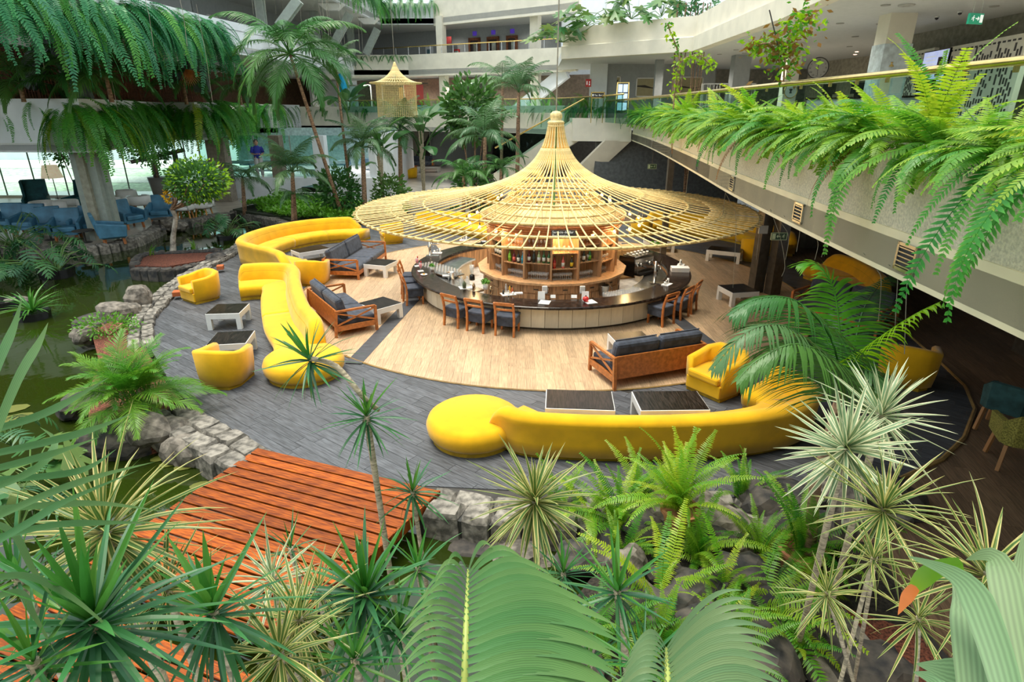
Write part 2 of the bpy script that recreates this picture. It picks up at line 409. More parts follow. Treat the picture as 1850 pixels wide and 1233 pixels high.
planks(fl2, m_oak, circle(OC, OR-.02, 60), pi/2, .185, 1.25, .004, .012, lambda x, y: math.hypot(x-BC.x, y-BC.y) < 3.0, dist0, g=.0015)
t = MB().ring((OC[0], OC[1], .012), OR, .02, 96, 5); struct('trim_1', t, m_brass_trim)
# grey strips inlaid in the oak
mb = MB()
for (a, b) in (((-2.75,16.5),(-3.35,11.6)), ((4.2,14.7),(4.75,11.35)), ((4.1,20.5),(4.6,23.9)), ((-2.4,20.5),(-3.2,23.5))):
    mb.bar((a[0],a[1],.016),(b[0],b[1],.016), .36, .012)
struct('trim_2', mb, m_grey)
# brown timber floor under the right gallery
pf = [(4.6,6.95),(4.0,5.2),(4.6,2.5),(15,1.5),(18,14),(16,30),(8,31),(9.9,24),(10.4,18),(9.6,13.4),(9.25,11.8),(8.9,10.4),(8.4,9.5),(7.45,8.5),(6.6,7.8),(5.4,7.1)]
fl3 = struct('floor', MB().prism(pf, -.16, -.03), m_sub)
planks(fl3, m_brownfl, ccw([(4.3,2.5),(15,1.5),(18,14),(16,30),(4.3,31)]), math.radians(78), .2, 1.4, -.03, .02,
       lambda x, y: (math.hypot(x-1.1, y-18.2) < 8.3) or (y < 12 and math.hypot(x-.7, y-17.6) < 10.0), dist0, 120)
mb = MB().tube([(x, y, .0) for x, y in deck[12:20]], .035, 6); struct('trim_3', mb, m_brass_trim)
# tiled hall behind, terrace to the left, ground outside
mb = MB()
mb.prism([(-9.9,27.4),(-6,30),(0,30.6),(7,29),(10.6,24.2),(11,17),(30,20),(30,64),(-17,64),(-17,34),(-13.5,31.5)], -.2, -.02)
struct('floor', mb, m_tile)
terr = [(-34,37.5),(-34,23.2),(-20.7,23.9),(-18.9,23.4),(-17.3,22.95),(-16.4,23.6),(-15.95,24.6),(-16.2,26.3),(-16.6,28.3),(-15.9,29.2),(-14.8,31.9),(-14.5,33.5),(-16.5,36.5),(-16.5,37.5)]
struct('floor', MB().prism(terr, -.3, .0), m_tile_t)
mb = MB().bb(-70,-16.9,37.5,41,-.3,-.04); struct('floor', mb, m_tile)
m_lawn = M('lawn', (.6,.72,.55), .95, var=.2, scale=3); m_path = M('pale_path', (.8,.78,.74), .8)
lawn = struct('ground', MB().bb(-110,-17,41,120,-.4,-.06), m_lawn)
struct('ground', MB().bb(-110,-17,46,50.5,-.06,-.02), m_path); struct('ground', MB().bb(-110,-24,58,110,-.06,-.0), m_path)
struct('wall_garden', MB().bb(-110,-22,68,69,-.1,3.2), m_pwhite)
# ------------------------------------------------------------------ pond
m, nt, b = base_mat('pond_water_surface'); b.inputs['Base Color'].default_value = (.018,.03,.003,1); b.inputs['Roughness'].default_value = .04; b.inputs['Specular IOR Level'].default_value = .75
no = _n(nt, 'ShaderNodeTexNoise'); no.inputs['Scale'].default_value = 2.2; bu = _n(nt, 'ShaderNodeBump'); bu.inputs['Strength'].default_value = .12; bu.inputs['Distance'].default_value = .03
tc = _n(nt, 'ShaderNodeTexCoord'); nt.links.new(tc.outputs['Object'], no.inputs['Vector']); nt.links.new(no.outputs['Fac'], bu.inputs['Height']); nt.links.new(bu.outputs[0], b.inputs['Normal'])
mw = m
struct('pond_water', MB().bb(-36,9,1.5,33,-.6,-.27), mw)
m_liner = M('pond_liner_edge', (.04,.04,.035), .5)

def stone_row(name, path, wd, ln, z0, z1, seed, rows=2, mat=m_stone, label=None):
    """an irregular dry-stone kerb: every stone its own part"""
    rr = random.Random(seed); pts = [Vector((p[0], p[1])) for p in path]
    root = bpy.data.objects.new(name, None); COL.objects.link(root); root.location = (pts[0].x, pts[0].y, 0); root['kind'] = 'structure'
    core = MB().sweep(pts, [(-wd*.42, z0), (-wd*.42, z1-.07), (wd*.42, z1-.07), (wd*.42, z0)]); obj('core', core, m_liner, root, world=True)
    segs = []
    for i in range(len(pts)-1): segs.append((pts[i], pts[i+1], (pts[i+1]-pts[i]).length))
    tot = sum(s[2] for s in segs)
    def at(d):
        for a, b, l in segs:
            if d <= l: t = (b-a)/l; return a+t*d, t
            d -= l
        return segs[-1][1], (segs[-1][1]-segs[-1][0]).normalized()
    for r in range(rows):
        d = rr.random()*.1
        while d < tot:
            l = ln*(.65+.8*rr.random()); w = wd/rows*(.9+.2*rr.random())
            p, t = at(min(d+l/2, tot)); nn = Vector((-t.y, t.x)); o = (r+.5)/rows*wd-wd/2
            h = z1-z0; c = p+nn*(o+(rr.random()-.5)*.03); a = math.atan2(t.y, t.x)+(rr.random()-.5)*.16
            mb = MB(); zt = (rr.random()-.4)*.06
            lv = []
            for k, (z, f) in enumerate(((-h, 1.02), (-.05, 1.0), (zt, .82))):
                for (qx, qy) in ((-1,-1),(0,-1.06),(1,-1),(1.05,0),(1,1),(0,1.05),(-1,1),(-1.05,0)):
                    j = .86+.2*rr.random(); lv.append((qx*l*.5*f*j, qy*w*.5*f*j, z+(rr.random()-.5)*.03))
            fs = [(i, (i+1)%8, 8+(i+1)%8, 8+i) for i in range(8)]+[(8+i, 8+(i+1)%8, 16+(i+1)%8, 16+i) for i in range(8)]+[tuple(range(16,24))]
            mb.add(lv, fs); obj('stone', mb, mat, root, loc=(c.x-pts[0].x, c.y-pts[0].y, z1), rot=(0,0,a))
            d += l+.012
    return root
stone_row('kerb', sm([(-10.75,24),(-10.45,21.2),(-10.45,19.1),(-10.15,17.15),(-9.72,15.5),(-9.25,14.1),(-8.4,12.6)], 6), .55, .36, -.5, .1, 3)
stone_row('kerb', sm([(-6.1,9.4),(-5.35,8.75),(-4.6,8.2),(-3.95,7.75)], 5), .72, .42, -.55, .14, 4, rows=2)
stone_row('kerb', sm([(-1.15,6.75),(-.4,6.55),(.5,6.45),(1.4,6.5),(2.5,6.6),(3.4,6.5),(4.3,6.4),(5,6.6)], 5), .6, .4, -.5, .12, 5)
stone_row('kerb', sm([(-23,23.6),(-20.7,23.6),(-18.9,23.1),(-17.3,22.65),(-16.2,23.3),(-15.7,24.5),(-15.95,26.3),(-16.3,28.2),(-15.6,29.1),(-14.5,31.6),(-13.6,31.2),(-12.2,29.9),(-10.7,28.6)], 6), .55, .45, -.5, .1, 6, rows=1)

# ------------------------------------------------------------------ left galleries
L1 = [(-32,24.6),(-16.15,23.95),(-16.1,25),(-19.1,34.6),(-16.8,34),(-16.5,35.5),(-20.3,46),(-17,46),(-16.6,50),(-13.3,50),(-5.8,45.8),(.9,42.1),(3.2,39)]
L2 = [(-26,14.5),(-14.57,19.18),(-14,21.5),(-13.4,28.85),(-12.5,33.9),(-11.84,41.1),(-12.07,50),(-7.9,50),(3.18,44.28),(4.2,43.2)]
L3 = [(-15,27.5),(-13.5,31),(-10.25,39.5),(-9.68,50),(-5.83,50),(3.1,43.6),(4.2,42.6)]
def fascia(name, line, z0, z1, zb, th=.22, lip=True, mat=m_pwhite):
    # face with two shadow grooves and a projecting lower band, one mesh per gallery
    g = .04
    sec = [(0,z0),(0,z0+.28),(-.06,z0+.28),(-.06,z0+.34),(.02,z0+.34),(.02,z0+.98),(-.02,z0+.98),(-.02,z0+1.02),(.04,z0+1.02),(.04,z1),(-th,z1),(-th,z0)]
    sec = [(-o, z) for o, z in sec]
    return struct(name, MB().sweep(line, sec), mat)
fascia('trim_4', L1[:9], 3.5, 5.42, 4.4); struct('trim_5', MB().sweep(L1[8:], [(0,3.6),(0,5.3),(.25,5.3),(.25,3.6)]), m_plaster)
fascia('trim_6', L2[:7], 7.5, 8.85, 8.2); struct('trim_7', MB().sweep(L2[6:], [(0,7.45),(0,8.95),(.25,8.95),(.25,7.45)]), m_plaster)
struct('trim_8', MB().sweep(L3[:5], [(0,11),(0,12.4),(.25,12.4),(.25,11)]), m_pwhite); struct('trim_9', MB().sweep(L3[4:], [(0,10.9),(0,12.9),(.25,12.9),(.25,10.9)]), m_plaster)
def slab(name, line, z0, z1, back, mat=m_ceil): struct(name, MB().prism([(p[0],p[1]) for p in line]+back, z0, z1), mat)
slab('ceiling', L1[:4]+[(-19.6,37.5),(-33,37.5)], 3.56, 3.9, [])
slab('ceiling', L1[3:], 3.62, 3.9, [(3.2,64),(-20.4,64),(-20.4,37.5)])
slab('ceiling', [(-26,14.8)]+L2[1:5]+[(-12.4,37.5)], 7.56, 7.9, [(-33,37.5)])
slab('ceiling', [(-12.5,37.5)]+L2[5:], 7.56, 7.9, [(4.2,62),(-21,62),(-21,37.5)])
slab('ceiling', L3, 11.05, 11.4, [(4.2,60),(-33,60),(-33,27.5)])
# gallery soil beds
struct('ground', MB().sweep(L1[:9], [(.22,4.9),(.22,5.3),(1.3,5.3),(1.3,4.9)]), m_dirt)
struct('ground', MB().sweep(L2[:7], [(.22,8.4),(.22,8.75),(1.2,8.75),(1.2,8.4)]), m_dirt)
# back walls of the galleries
struct('wall_left', MB().bb(-33.4,-33,14,37.5,-.3,11.4), m_pwhite)
struct('wall_left', MB().prism([(-16.6,53),(-16.4,53),(-15.8,60),(-16,60)], 3.9, 7.5), m_wallg)
mb = MB(); mb.bar((-33,30.5,9.4),(-17.5,37,9.4),.2,3.4); mb.bar((-17.5,37,9.4),(-15.8,46,9.4),.2,3.4); mb.bar((-15.8,46,9.4),(-15.4,56,9.4),.2,3.4)
struct('wall_left', mb, m_wallg)
# pale doors on the second-floor gallery wall
for i, (a, b_) in enumerate((((-20.2,35.8,0),(-19.3,36.2,0)), ((-17.35,38,0),(-17.2,39,0)), ((-16.7,42,0),(-16.5,43,0)))):
    a = Vector(a); b_ = Vector(b_); n = Vector(((b_-a).y, -(b_-a).x, 0)).normalized()*.14
    dr = struct('door_%d' % (i+1), MB().bar(a+n+Vector((0,0,8.95)), b_+n+Vector((0,0,8.95)), .08, 2.1), m_pwhite)
    obj('door_frame', MB().bar(a+n*1.2+Vector((0,0,10.03)), b_+n*1.2+Vector((0,0,10.03)), .12, .08), m_white, dr)
# rattan screens behind the first gallery planter
def lattice(c0, c1, z0, z1, lab):
    c0 = Vector(c0); c1 = Vector(c1); L = (c1-c0).length; t = (c1-c0)/L; a = math.atan2(t.y, t.x)
    r_ = thing('rattan_screen', lab, 'screen', (c0.x, c0.y, z0), a)
    fr = MB()
    for x in (0, L/2, L): fr.box((x,0,(z1-z0)/2), (.1,.09,z1-z0))
    for z in (0, z1-z0): fr.box((L/2,0,z), (L,.09,.1))
    obj('frame', fr, m_rattanw, r_)
    for s_ in range(2):
        wv = MB(); rr = random.Random(int(L*100)+s_); x = s_*L/2+.1; n = 0
        while x < (s_+1)*L/2-.06:
            wv.bar((x,-.01,.03),(x+(rr.random()-.5)*.08,-.01,z1-z0-.03),.035,.02,up=(0,1,0)); x += .11
        z = .1
        while z < z1-z0-.06:
            x = s_*L/2+.08
            while x < (s_+1)*L/2-.2:
                l = .25+rr.random()*.3; l = min(l, (s_+1)*L/2-.05-x); wv.bar((x,.012,z),(x+l,.012,z+(rr.random()-.5)*.03),.03,.02); x += l+.1
            z += .085
        o = obj('weave', wv, m_rattanw, r_); o['kind'] = 'stuff'
scr = [((-24.5,25.6),(-21.2,26.4)),((-21.0,26.5),(-18.6,27.6)),((-18.5,27.7),(-18.9,30.6)),((-19,30.8),(-19.5,33.8)),((-19.6,34),(-19.4,37.5)),((-19.4,37.7),(-20.2,42))]
names = ['at the far left behind the fan palm','left of the slanted steel column','right of the slanted steel column','above the hanging bright ferns','behind the orange-tipped palm leaves','farthest along the left gallery']
for (a, b_), nm in zip(scr, names): lattice((*a,0),(*b_,0), 4.45, 7.45, 'reddish-brown woven rattan screen '+nm)
mb = MB(); mb.bar((-33,27.6,6),(-22.2,28.9,6),.2,3.5); mb.bar((-22.2,28.9,6),(-21.6,38.5,6),.2,3.5); mb.bar((-21.6,38.5,6),(-21.8,52,6),.2,3.5); mb.bar((-21.8,52,6),(-16,60,6),.2,3.5); mb.bar((-21.8,52,9.4),(-15.4,60,9.4),.2,3.4); struct('wall_left', mb, M('brown_gallery_wall', (.16,.09,.05), .8))
# steel columns
def col4(name, lab, a, b_, w_, h_, mat=m_steel_g, kind=True, cat=None):
    a = Vector(a); b_ = Vector(b_); mb = MB().bar(a, b_, w_, h_, up=(0,1,0)); mb.bar(a+(b_-a)*0, b_, w_*1.25, h_*.35, up=(0,1,0))
    o = obj(name, mb, mat); o['kind'] = 'structure'; return o
col4('column', '', (-16.95,24.9,0), (-16.95,24.9,3.6), .95, .75)
struct('trim_10', MB().box((-16.95,24.45,1.8),(.3,.16,3.6)), M('column_panel', (.3,.29,.22), .6))
struct('column', MB().bb(-31.2,-29.9,33.5,34.8,0,3.6), M('ochre_column', (.5,.38,.2), .7))
struct('column', MB().box((-16.9,36,1.8),(1,.8,3.6)), M('taupe_column', (.27,.23,.18), .7))
for p, q in ((D(150,180,25),D(98,45,24.6)), (D(48,150,25.2),D(84,45,24.8)), (D(366,165,33),D(350,92,32.6)), (D(305,150,33),D(344,92,32.8))):
    q.z = 7.6; col4('column', '', p, q, .62, .5, m_vcol)
for px0, py0, px1, py1, Y in ((505,48,540,0,33.5),(598,90,632,25,42),(661,98,682,52,48)):
    col4('column', '', D(px0,py0,Y), D(px1,py1,Y), .42, .42)
for px0, py0, py1, Y in ((474,44,-20,36),(572,72,28,44),(636,95,54,50)):
    a = D(px0,py0,Y); b_ = Vector((a.x, a.y, 11.1)); col4('column', '', (a.x,a.y,8.2), b_, .42, .42)

# ------------------------------------------------------------------ far building
fu = Vector((.889,-.459,0)); fn = Vector((.459,.889,0)); f0 = Vector((-7.9,50,0))
far = f0+fn*4.5
def farbox(mb, a, b_, z0, z1, off=0, d=.1):   # a box lying on the corridor wall between distances a, b_ along it
    p = far+fu*a-fn*(off); q = far+fu*b_-fn*(off); mb.bar(Vector((p.x,p.y,(z0+z1)/2)), Vector((q.x,q.y,(z0+z1)/2)), d, z1-z0); return mb
struct('wall_far', farbox(MB(), -9, 14, 7.9, 11.1), m_wallg)
struct('wall_far', MB().bb(-15.6,-12,55.8,56,7.9,11), m_wallg)
struct('wall_far', farbox(MB(), -9, 14, 3.9, 7.5, 0), M('brown_lobby_wall', (.22,.16,.12), .8))
struct('wall_far', MB().bb(-18,30,63.8,64.2,-.2,13), m_wallg)
struct('wall_far', MB().bb(-16,5.2,62,62.3,-.2,3.7), m_wallg)
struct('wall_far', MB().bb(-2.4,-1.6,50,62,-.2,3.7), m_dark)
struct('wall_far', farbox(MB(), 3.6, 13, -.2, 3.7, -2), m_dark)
def foot(px, py): return (W(px,py,far,fn)-far).dot(fu)
k = 4
for i, (x0, x1) in enumerate(((852,866),(885,900),(920,933))):
    a, b_ = foot(x0, 80), foot(x1, 78)
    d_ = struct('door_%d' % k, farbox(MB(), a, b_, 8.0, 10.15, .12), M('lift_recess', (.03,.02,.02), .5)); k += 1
    mb = MB(); farbox(mb, a-.16, a, 8.0, 10.25, .16, .16); farbox(mb, b_, b_+.16, 8.0, 10.25, .16, .16); farbox(mb, a-.16, b_+.16, 10.15, 10.35, .16, .16)
    obj('door_frame', mb, m_rattanw, d_); obj('lift_panel', farbox(MB(), a+.3, b_-.08, 8.0, 9.95, .2), m_steel, d_)
    mb = MB(); c = (a+b_)/2; farbox(mb, c-.16, c+.16, 10.5, 10.8, .1)
    tag(obj('lift_sign', mb, M('violet_sign', (.1,.05,.5), .5, emis=.3)), 'small violet sign above the %s lift door' % ('left','middle','right')[i], 'sign')
a = foot(822, 95); mb = farbox(MB(), a, a+.5, 8.3, 9.6, .1); hc = tag(obj('hose_cabinet', mb, m_red), 'red fire hose cabinet on the upper corridor wall', 'cabinet')
obj('cabinet_door', farbox(MB(), a+.06, a+.44, 8.4, 9.5, .16, .04), m_steel_g, hc)
a = foot(817, 67); tag(obj('corridor_sign', farbox(MB(), a-.5, a+.5, 9.95, 10.45, .9, .05), M('dark_red_sign', (.25,.03,.03), .5)), 'dark red hanging sign in the upper corridor', 'sign')
a = foot(777, 90); d_ = struct('door_%d' % k, farbox(MB(), a-.35, a+.35, 8.0, 9.9, .1), m_pwhite); obj('door_pane', farbox(MB(), a-.2, a+.2, 8.2, 9.7, .16, .03), M('blue_pane', (.1,.2,.24), .2), d_); k += 1
# columns of the far galleries
for px, wd in ((798,.55),(967,.6)):
    q = W(px, 90, f0+fn*.9, fn); struct('column', MB().box((q.x,q.y,9.7),(wd,wd,3.6),math.atan2(fu.y,fu.x)), m_plaster)
for px in (803,1002-34):
    q = W(px, 170, f0+fn*.6, fn); struct('column', MB().box((q.x,q.y,5.6),(.55,.5,3.9),math.atan2(fu.y,fu.x)), m_plaster)
# brass rails with posts on the far galleries
def railing(name, lab, line, z, h, nm=None, rr_=.035, every=1.1, glass=None, zglass=0):
    t_ = thing(name, lab, 'railing', (line[0][0], line[0][1], z))
    pts = [Vector((p[0], p[1], z+h)) for p in line]
    obj('handrail', MB().tube(pts, rr_, 10), m_brass, t_, world=True, smooth=True)
    for i in range(len(line)-1):
        a = Vector((*line[i][:2], 0)); b_ = Vector((*line[i+1][:2], 0)); n = max(1, round((b_-a).length/every)); 
        if glass:
            n = max(1, round((b_-a).length/1.6)); d = (b_-a)/n
            for j in range(n):
                obj('glass_pane', MB().bar(a+d*j+(d*.01)+Vector((0,0,z+h*.5+zglass/2)), a+d*(j+.99)+Vector((0,0,z+h*.5+zglass/2)), .014, h-.06-zglass), glass, t_, world=True)
                p = a+d*(j+.5); obj('rail_clip', MB().box((p.x,p.y,z+h-.07),(.04,.04,.07)), m_brass, t_, world=True)
        else:
            for j in range(n):
                p = a+(b_-a)*j/n; obj('post', MB().tube([(p.x,p.y,z-.02),(p.x,p.y,z+h)], .025, 6), m_steel, t_, world=True)
    return t_
railing('gallery_railing', 'brass rail with short steel posts along the upper far corridor', [tuple((f0+fn*.12+fu*s_)[:2]) for s_ in (-3.5,0,3,6,9,12.4)], 8.95, .55)
railing('gallery_railing', 'brass rail on the topmost far corridor above the hanging ferns', [tuple((f0+fn*.12+fu*s_)[:2]) for s_ in (0,4,8,12)], 12.5, .5)
railing('gallery_railing', 'long brass rail with glass in front of the first-floor shops', [(-13.2,49.7),(-5.75,45.5),(.9,41.8),(3.2,38.7),(4.6,33.4),(5.1,29.5)], 4.55, 1.16, glass=m_rail, zglass=.3)
# ------------------------------------------------------------------ right wing
B1 = sm([(6.4,33.6),(5.95,27.5),(5.35,21.5),(4.65,15.5),(4.15,11.4),(3.82,7.6),(3.66,5.2),(3.55,3.2),(3.45,.5),(3.4,-3)], 3)
B1 = [(p.x, p.y) for p in [Vector((*q[:2],0)) for q in B1]]
gz = 4.72
struct('trim_11', MB().sweep(B1, [(0,3.5),(0,3.93),(.25,3.93),(.25,3.5)]), m_strip)
struct('trim_12', MB().sweep(B1, [(.02,3.93),(-.03,gz),(.14,gz),(.25,3.93)]), m_stucco)
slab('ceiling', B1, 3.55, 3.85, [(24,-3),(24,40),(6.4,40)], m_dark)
struct('floor', MB().prism([(p[0]+.9, p[1]) for p in B1]+[(24,-3),(24,40),(6.6,40),(6.6,34)], 4.1, 4.38), m_tile)
struct('ground', MB().sweep(B1, [(.14,3.9),(.14,4.55),(1.15,4.55),(1.15,3.9)]), m_dirt)
railL = [(4.9,33.5),(5.33,26.5),(5.3,19),(5.2,12.3),(5.22,9.45),(5.16,7.1),(5.05,4.5),(4.9,1.5),(4.8,-2)]
rl = sm([(a, b_, 0) for a, b_ in railL], 3)
railing('gallery_railing', 'thick brass handrail and glass above the bright ferns on the right', [(p.x, p.y) for p in rl], 4.4, 1.07, rr_=.05, glass=m_rail)
U = [(2.62,34.24),(8.23,29.9),(7.98,19.6),(7.64,16.6),(7.3,12),(6.9,6),(6.7,1),(6.7,-6)]
sec = [(-.14,7.5),(-.14,8.08),(0,8.12),(.03,8.95),(.3,8.95),(.3,7.5)]
struct('trim_13', MB().sweep(U, [(o, z) for o, z in sec]), m_plaster)
slab('ceiling', U, 7.56, 8.0, [(30,-6),(30,44),(3.0,44)])
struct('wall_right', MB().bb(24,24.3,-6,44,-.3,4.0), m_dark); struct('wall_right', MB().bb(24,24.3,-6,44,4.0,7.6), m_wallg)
struct('wall_back_unseen', MB().bb(-33,24,-6.4,-6,-.3,8.9), m_plaster); struct('ceiling', MB().bb(-33,7,-6,-.2,7.5,8.9), m_ceil)  # unseen wall and slab behind the camera, added to block sky light
rw = MB(); rw.bb(6.2,12,38.6,38.8,4.38,7.56); rw.bb(5.6,6.2,38.5,38.8,4.38,7.56); struct('wall_reception', rw, m_wallg)
struct('wall_reception', MB().bar((12,38.7,6),(12.1,44,6),.2,3.2), m_wallg)
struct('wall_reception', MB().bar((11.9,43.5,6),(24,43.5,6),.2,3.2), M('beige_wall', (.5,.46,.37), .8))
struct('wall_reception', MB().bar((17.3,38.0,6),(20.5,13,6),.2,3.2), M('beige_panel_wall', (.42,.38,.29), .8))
# recessed band: stair and lower hall walls below the landing
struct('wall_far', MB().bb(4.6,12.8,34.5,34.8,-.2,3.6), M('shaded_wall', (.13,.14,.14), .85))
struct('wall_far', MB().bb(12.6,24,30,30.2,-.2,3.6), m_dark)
for x, y, z0, z1, w_, m_ in ((11.0,19.2,4.38,7.6,.75,m_plaster),(11.35,32.6,4.38,7.6,.8,m_wallg),(7.95,35.4,4.38,7.6,.42,m_wallg),(11.5,27,4.38,7.6,.55,m_plaster)):
    struct('column', MB().box((x,y,(z0+z1)/2),(w_,w_*.8,z1-z0)), m_)
for px, py in ((1364,528),(1394,532)):
    q = P(px, py); struct('column', MB().box((q.x,q.y,1.78),(.34,.28,3.6),.3), m_postm); 
q = P(1197,462); struct('column', MB().box((q.x,q.y,1.78),(.2,.2,3.6)), m_postm)
for q in ((11.6,23.2),(11.6,18),(11.4,12.2),(13.5,9)):
    struct('column', MB().box((q[0],q[1],1.78),(.45,.4,3.6)), m_postm)
# landing of the stair, flight and hand rail
ld = MB(); a0 = D(1034,250,34.4); a1 = D(1136,254,33.6)
ld.hexa([(a0.x,34.4,3.45),(6.35,33.6,3.45),(6.35,35.6,3.45),(a0.x,36.4,3.45),(a0.x,34.4,4.62),(6.35,33.6,4.62),(6.35,35.6,4.62),(a0.x,36.4,4.62)])
struct('trim_14', ld, m_plaster)
st = MB(); s0 = Vector((3.5,34.9,4.0)); s1 = Vector((-.9,37.2,.9)); st.bar(s0, s1, .25, 1.15)
for i in range(16):
    p = s0+(s1-s0)*(i+.5)/16; st.box((p.x+.25,p.y+.9,p.z+.05),(.34,1.6,.06),-.48)
struct('stairs', st, m_plaster)
hr = thing('stair_railing', 'slanting brass handrail with glass on the stair behind the hanging canopy', 'railing', (3.5,34.8,4.6))
obj('handrail', MB().tube([(3.9,34.7,5.6),(-1.0,37.1,2.95)], .045, 8), m_brass, hr, world=True)
obj('glass_pane', MB().hexa([(3.5,34.75,4.6),(-.9,37.05,1.5),(-.9,37.07,1.5),(3.5,34.77,4.6),(3.7,34.75,5.5),(-.9,37.05,2.9),(-.9,37.07,2.9),(3.7,34.77,5.5)]), m_rail, hr, world=True)
st = MB().hexa([(5.0,33.8,3.5),(6.4,33.7,3.5),(3.4,36,.2),(2.2,36,.2),(5.0,33.8,3.6),(6.4,33.7,3.6),(3.4,36,.45),(2.2,36,.45)]); struct('stairs', st, m_plaster)
struct('stairs', MB().bar((3.7,44.4,7.5),(-.3,47.5,4.5),.3,.9), m_pwhite)
# white bright screen wall seen above the right planter
struct('wall_far', MB().bb(3.4,26,46,46.2,7.9,16), m_pwhite)
for i in range(8): struct('trim_15', MB().bb(4.2+i*2.2,4.4+i*2.2,45.85,46,8,16), m_white)
# small vents set in the painted band of the beam
def on_beam(y):
    for i in range(len(B1)-1):
        a, b_ = B1[i], B1[i+1]
        if b_[1] <= y <= a[1]:
            t = (a[1]-y)/(a[1]-b_[1]); return Vector((a[0]+(b_[0]-a[0])*t, y, 0)), math.atan2(b_[1]-a[1], b_[0]-a[0])
vy = [5.45,8.1,11.6,15.5,20.5,26]
vl = ['nearest, above the green palm','second from the camera','third along, above the bar chairs','fourth along the beam','fifth along the beam','farthest, near the stair landing']
for y, l in zip(vy, vl):
    p, a = on_beam(y); t_ = thing('air_vent', 'small square metal air vent in the beam band, '+l, 'vent', (p.x-.015,p.y,3.72), a)
    fr = MB()
    for s_ in (-1,1): fr.box((s_*.145,0,0),(.03,.03,.26)); fr.box((0,0,s_*.115),(.32,.03,.03))
    obj('frame', fr, m_steel, t_); obj('recess', MB().box((0,.012,0),(.28,.01,.22)), m_dark, t_)
    for j in range(5): obj('slat', MB().box((0,-.003,-.085+j*.042),(.27,.016,.012)), m_steel, t_)
# ------------------------------------------------------------------ round bar
def pol(r, a, z=0, c=BC): return Vector((c.x+r*math.sin(a), c.y-r*math.cos(a), z))   # a=0 faces the camera side, a>0 to the right
bar = thing('round_bar_counter', 'large round bar with dark glossy top and pale panelled front', 'bar counter', (BC.x, BC.y, 0))
top = MB(); n = 96; RO, RI = 4.07, 3.42
vs = []
for i in range(n):
    a = 2*pi*i/n
    for r, z in ((RO-.03,.615),(RO,.635),(RO,.675),(RO-.02,.69),(RI,.69),(RI,.62)): vs.append((r*math.sin(a), -r*math.cos(a), z))
fs = [(i*6+j, ((i+1)%n)*6+j, ((i+1)%n)*6+(j+1)%6, i*6+(j+1)%6) for i in range(n) for j in range(6)]
top.add(vs, [f[::-1] for f in fs]); obj('counter_top', top, m_ctr, bar, smooth=False)
obj('plinth', MB().sweep([(3.72*math.sin(2*pi*i/72), -3.72*math.cos(2*pi*i/72)) for i in range(72)], [(0,.0),(0,.08),(.1,.08),(.1,0)], closed=True), m_postm, bar)
pm = MB().box((0,0,.35),(.322,.03,.53)).mesh('front_panel', [m_front])
for i in range(72):
    a = 2*pi*(i+.5)/72; o = obj('front_panel', pm, None, bar, loc=(3.79*math.sin(a), -3.79*math.cos(a), 0), rot=(0,0,a))
obj('inner_wall', MB().sweep([(3.5*math.sin(2*pi*i/72), -3.5*math.cos(2*pi*i/72)) for i in range(72)], [(0,0),(0,.61),(.05,.61),(.05,0)], closed=True), m_walnut, bar)
# working shelf inside, left and right
def arcbox(mb, r0, r1, a0, a1, z0, z1, n=14):
    path = [(BC.x+(r0+r1)/2*math.sin(a0+(a1-a0)*i/n), BC.y-(r0+r1)/2*math.cos(a0+(a1-a0)*i/n)) for i in range(n+1)]
    h = (r1-r0)/2; return mb.sweep(path, [(-h,z0),(-h,z1),(h,z1),(h,z0)])
wl = thing('steel_workbench', 'stainless steel bar workbench curving inside the left half of the bar', 'workbench', (-1.6,17.2,0))
obj('worktop', arcbox(MB(), 2.75, 3.42, -2.15, -.75, .5, .55), m_steel, wl, world=True); obj('cupboard', arcbox(MB(), 2.8, 3.3, -2.1, -.8, .02, .5), m_front, wl, world=True)
wr = thing('steel_workbench', 'stainless steel bar workbench inside the right half of the bar', 'workbench', (4,17.2,0))
obj('worktop', arcbox(MB(), 2.75, 3.42, .75, 1.9, .5, .55), m_steel, wr, world=True); obj('cupboard', arcbox(MB(), 2.85, 3.3, .8, 1.85, .02, .5), m_front, wr, world=True)
bc = thing('back_cabinet', 'pale wooden cupboard inside the bar right of the bottle shelves', 'cabinet', (3.3,18.6,0), .35)
obj('body', MB().bb(-.75,.75,-.3,.3,0,1.0), M('light_oak', (.55,.36,.16), .5, stretch=(1,1,3)), bc)
for s_ in (-1,1): d = obj('door', MB().bb(s_*.37-.35,s_*.37+.35,-.33,-.3,.08,.95), M('light_oak_door', (.6,.4,.19), .5), bc); obj('handle', MB().box((s_*.08,-.35,.7),(.02,.02,.12)), m_dark, d)
struct('floor', MB().prism(circle((BC.x,BC.y), 3.45, 48), .0, .022), M('bar_floor_tile', (.5,.48,.44), .4))
# central bottle cabinet: sixteen-sided
SC = Vector((1.12, 16.6, 0)); NB = 16; a_off = math.radians(-4)
def sp(r, a, z): return Vector((r*math.sin(a), -r*math.cos(a), z))
cab = thing('bottle_shelf_island', 'sixteen-sided walnut shelf island holding bottles and glasses in the bar', 'shelf', SC)
def ngon(r): return [(r*math.sin(a_off+2*pi*i/NB), -r*math.cos(a_off+2*pi*i/NB)) for i in range(NB)]
obj('base', MB().prism(ngon(1.93), .02, .86), m_walnut, cab); obj('ledge', MB().prism(ngon(2.1), .86, .93), M('ledge_wood', (.6,.35,.17), .4, stretch=(2,2,2)), cab, bevel=.01)
obj('core', MB().prism(ngon(1.42), .93, 2.3), m_walnut, cab); obj('crown_board', MB().prism(ngon(1.86), 2.26, 2.36), m_walnut, cab)
up = MB().box((0,0,0),(.05,.42,1.33)).mesh('upright', [m_walnut])
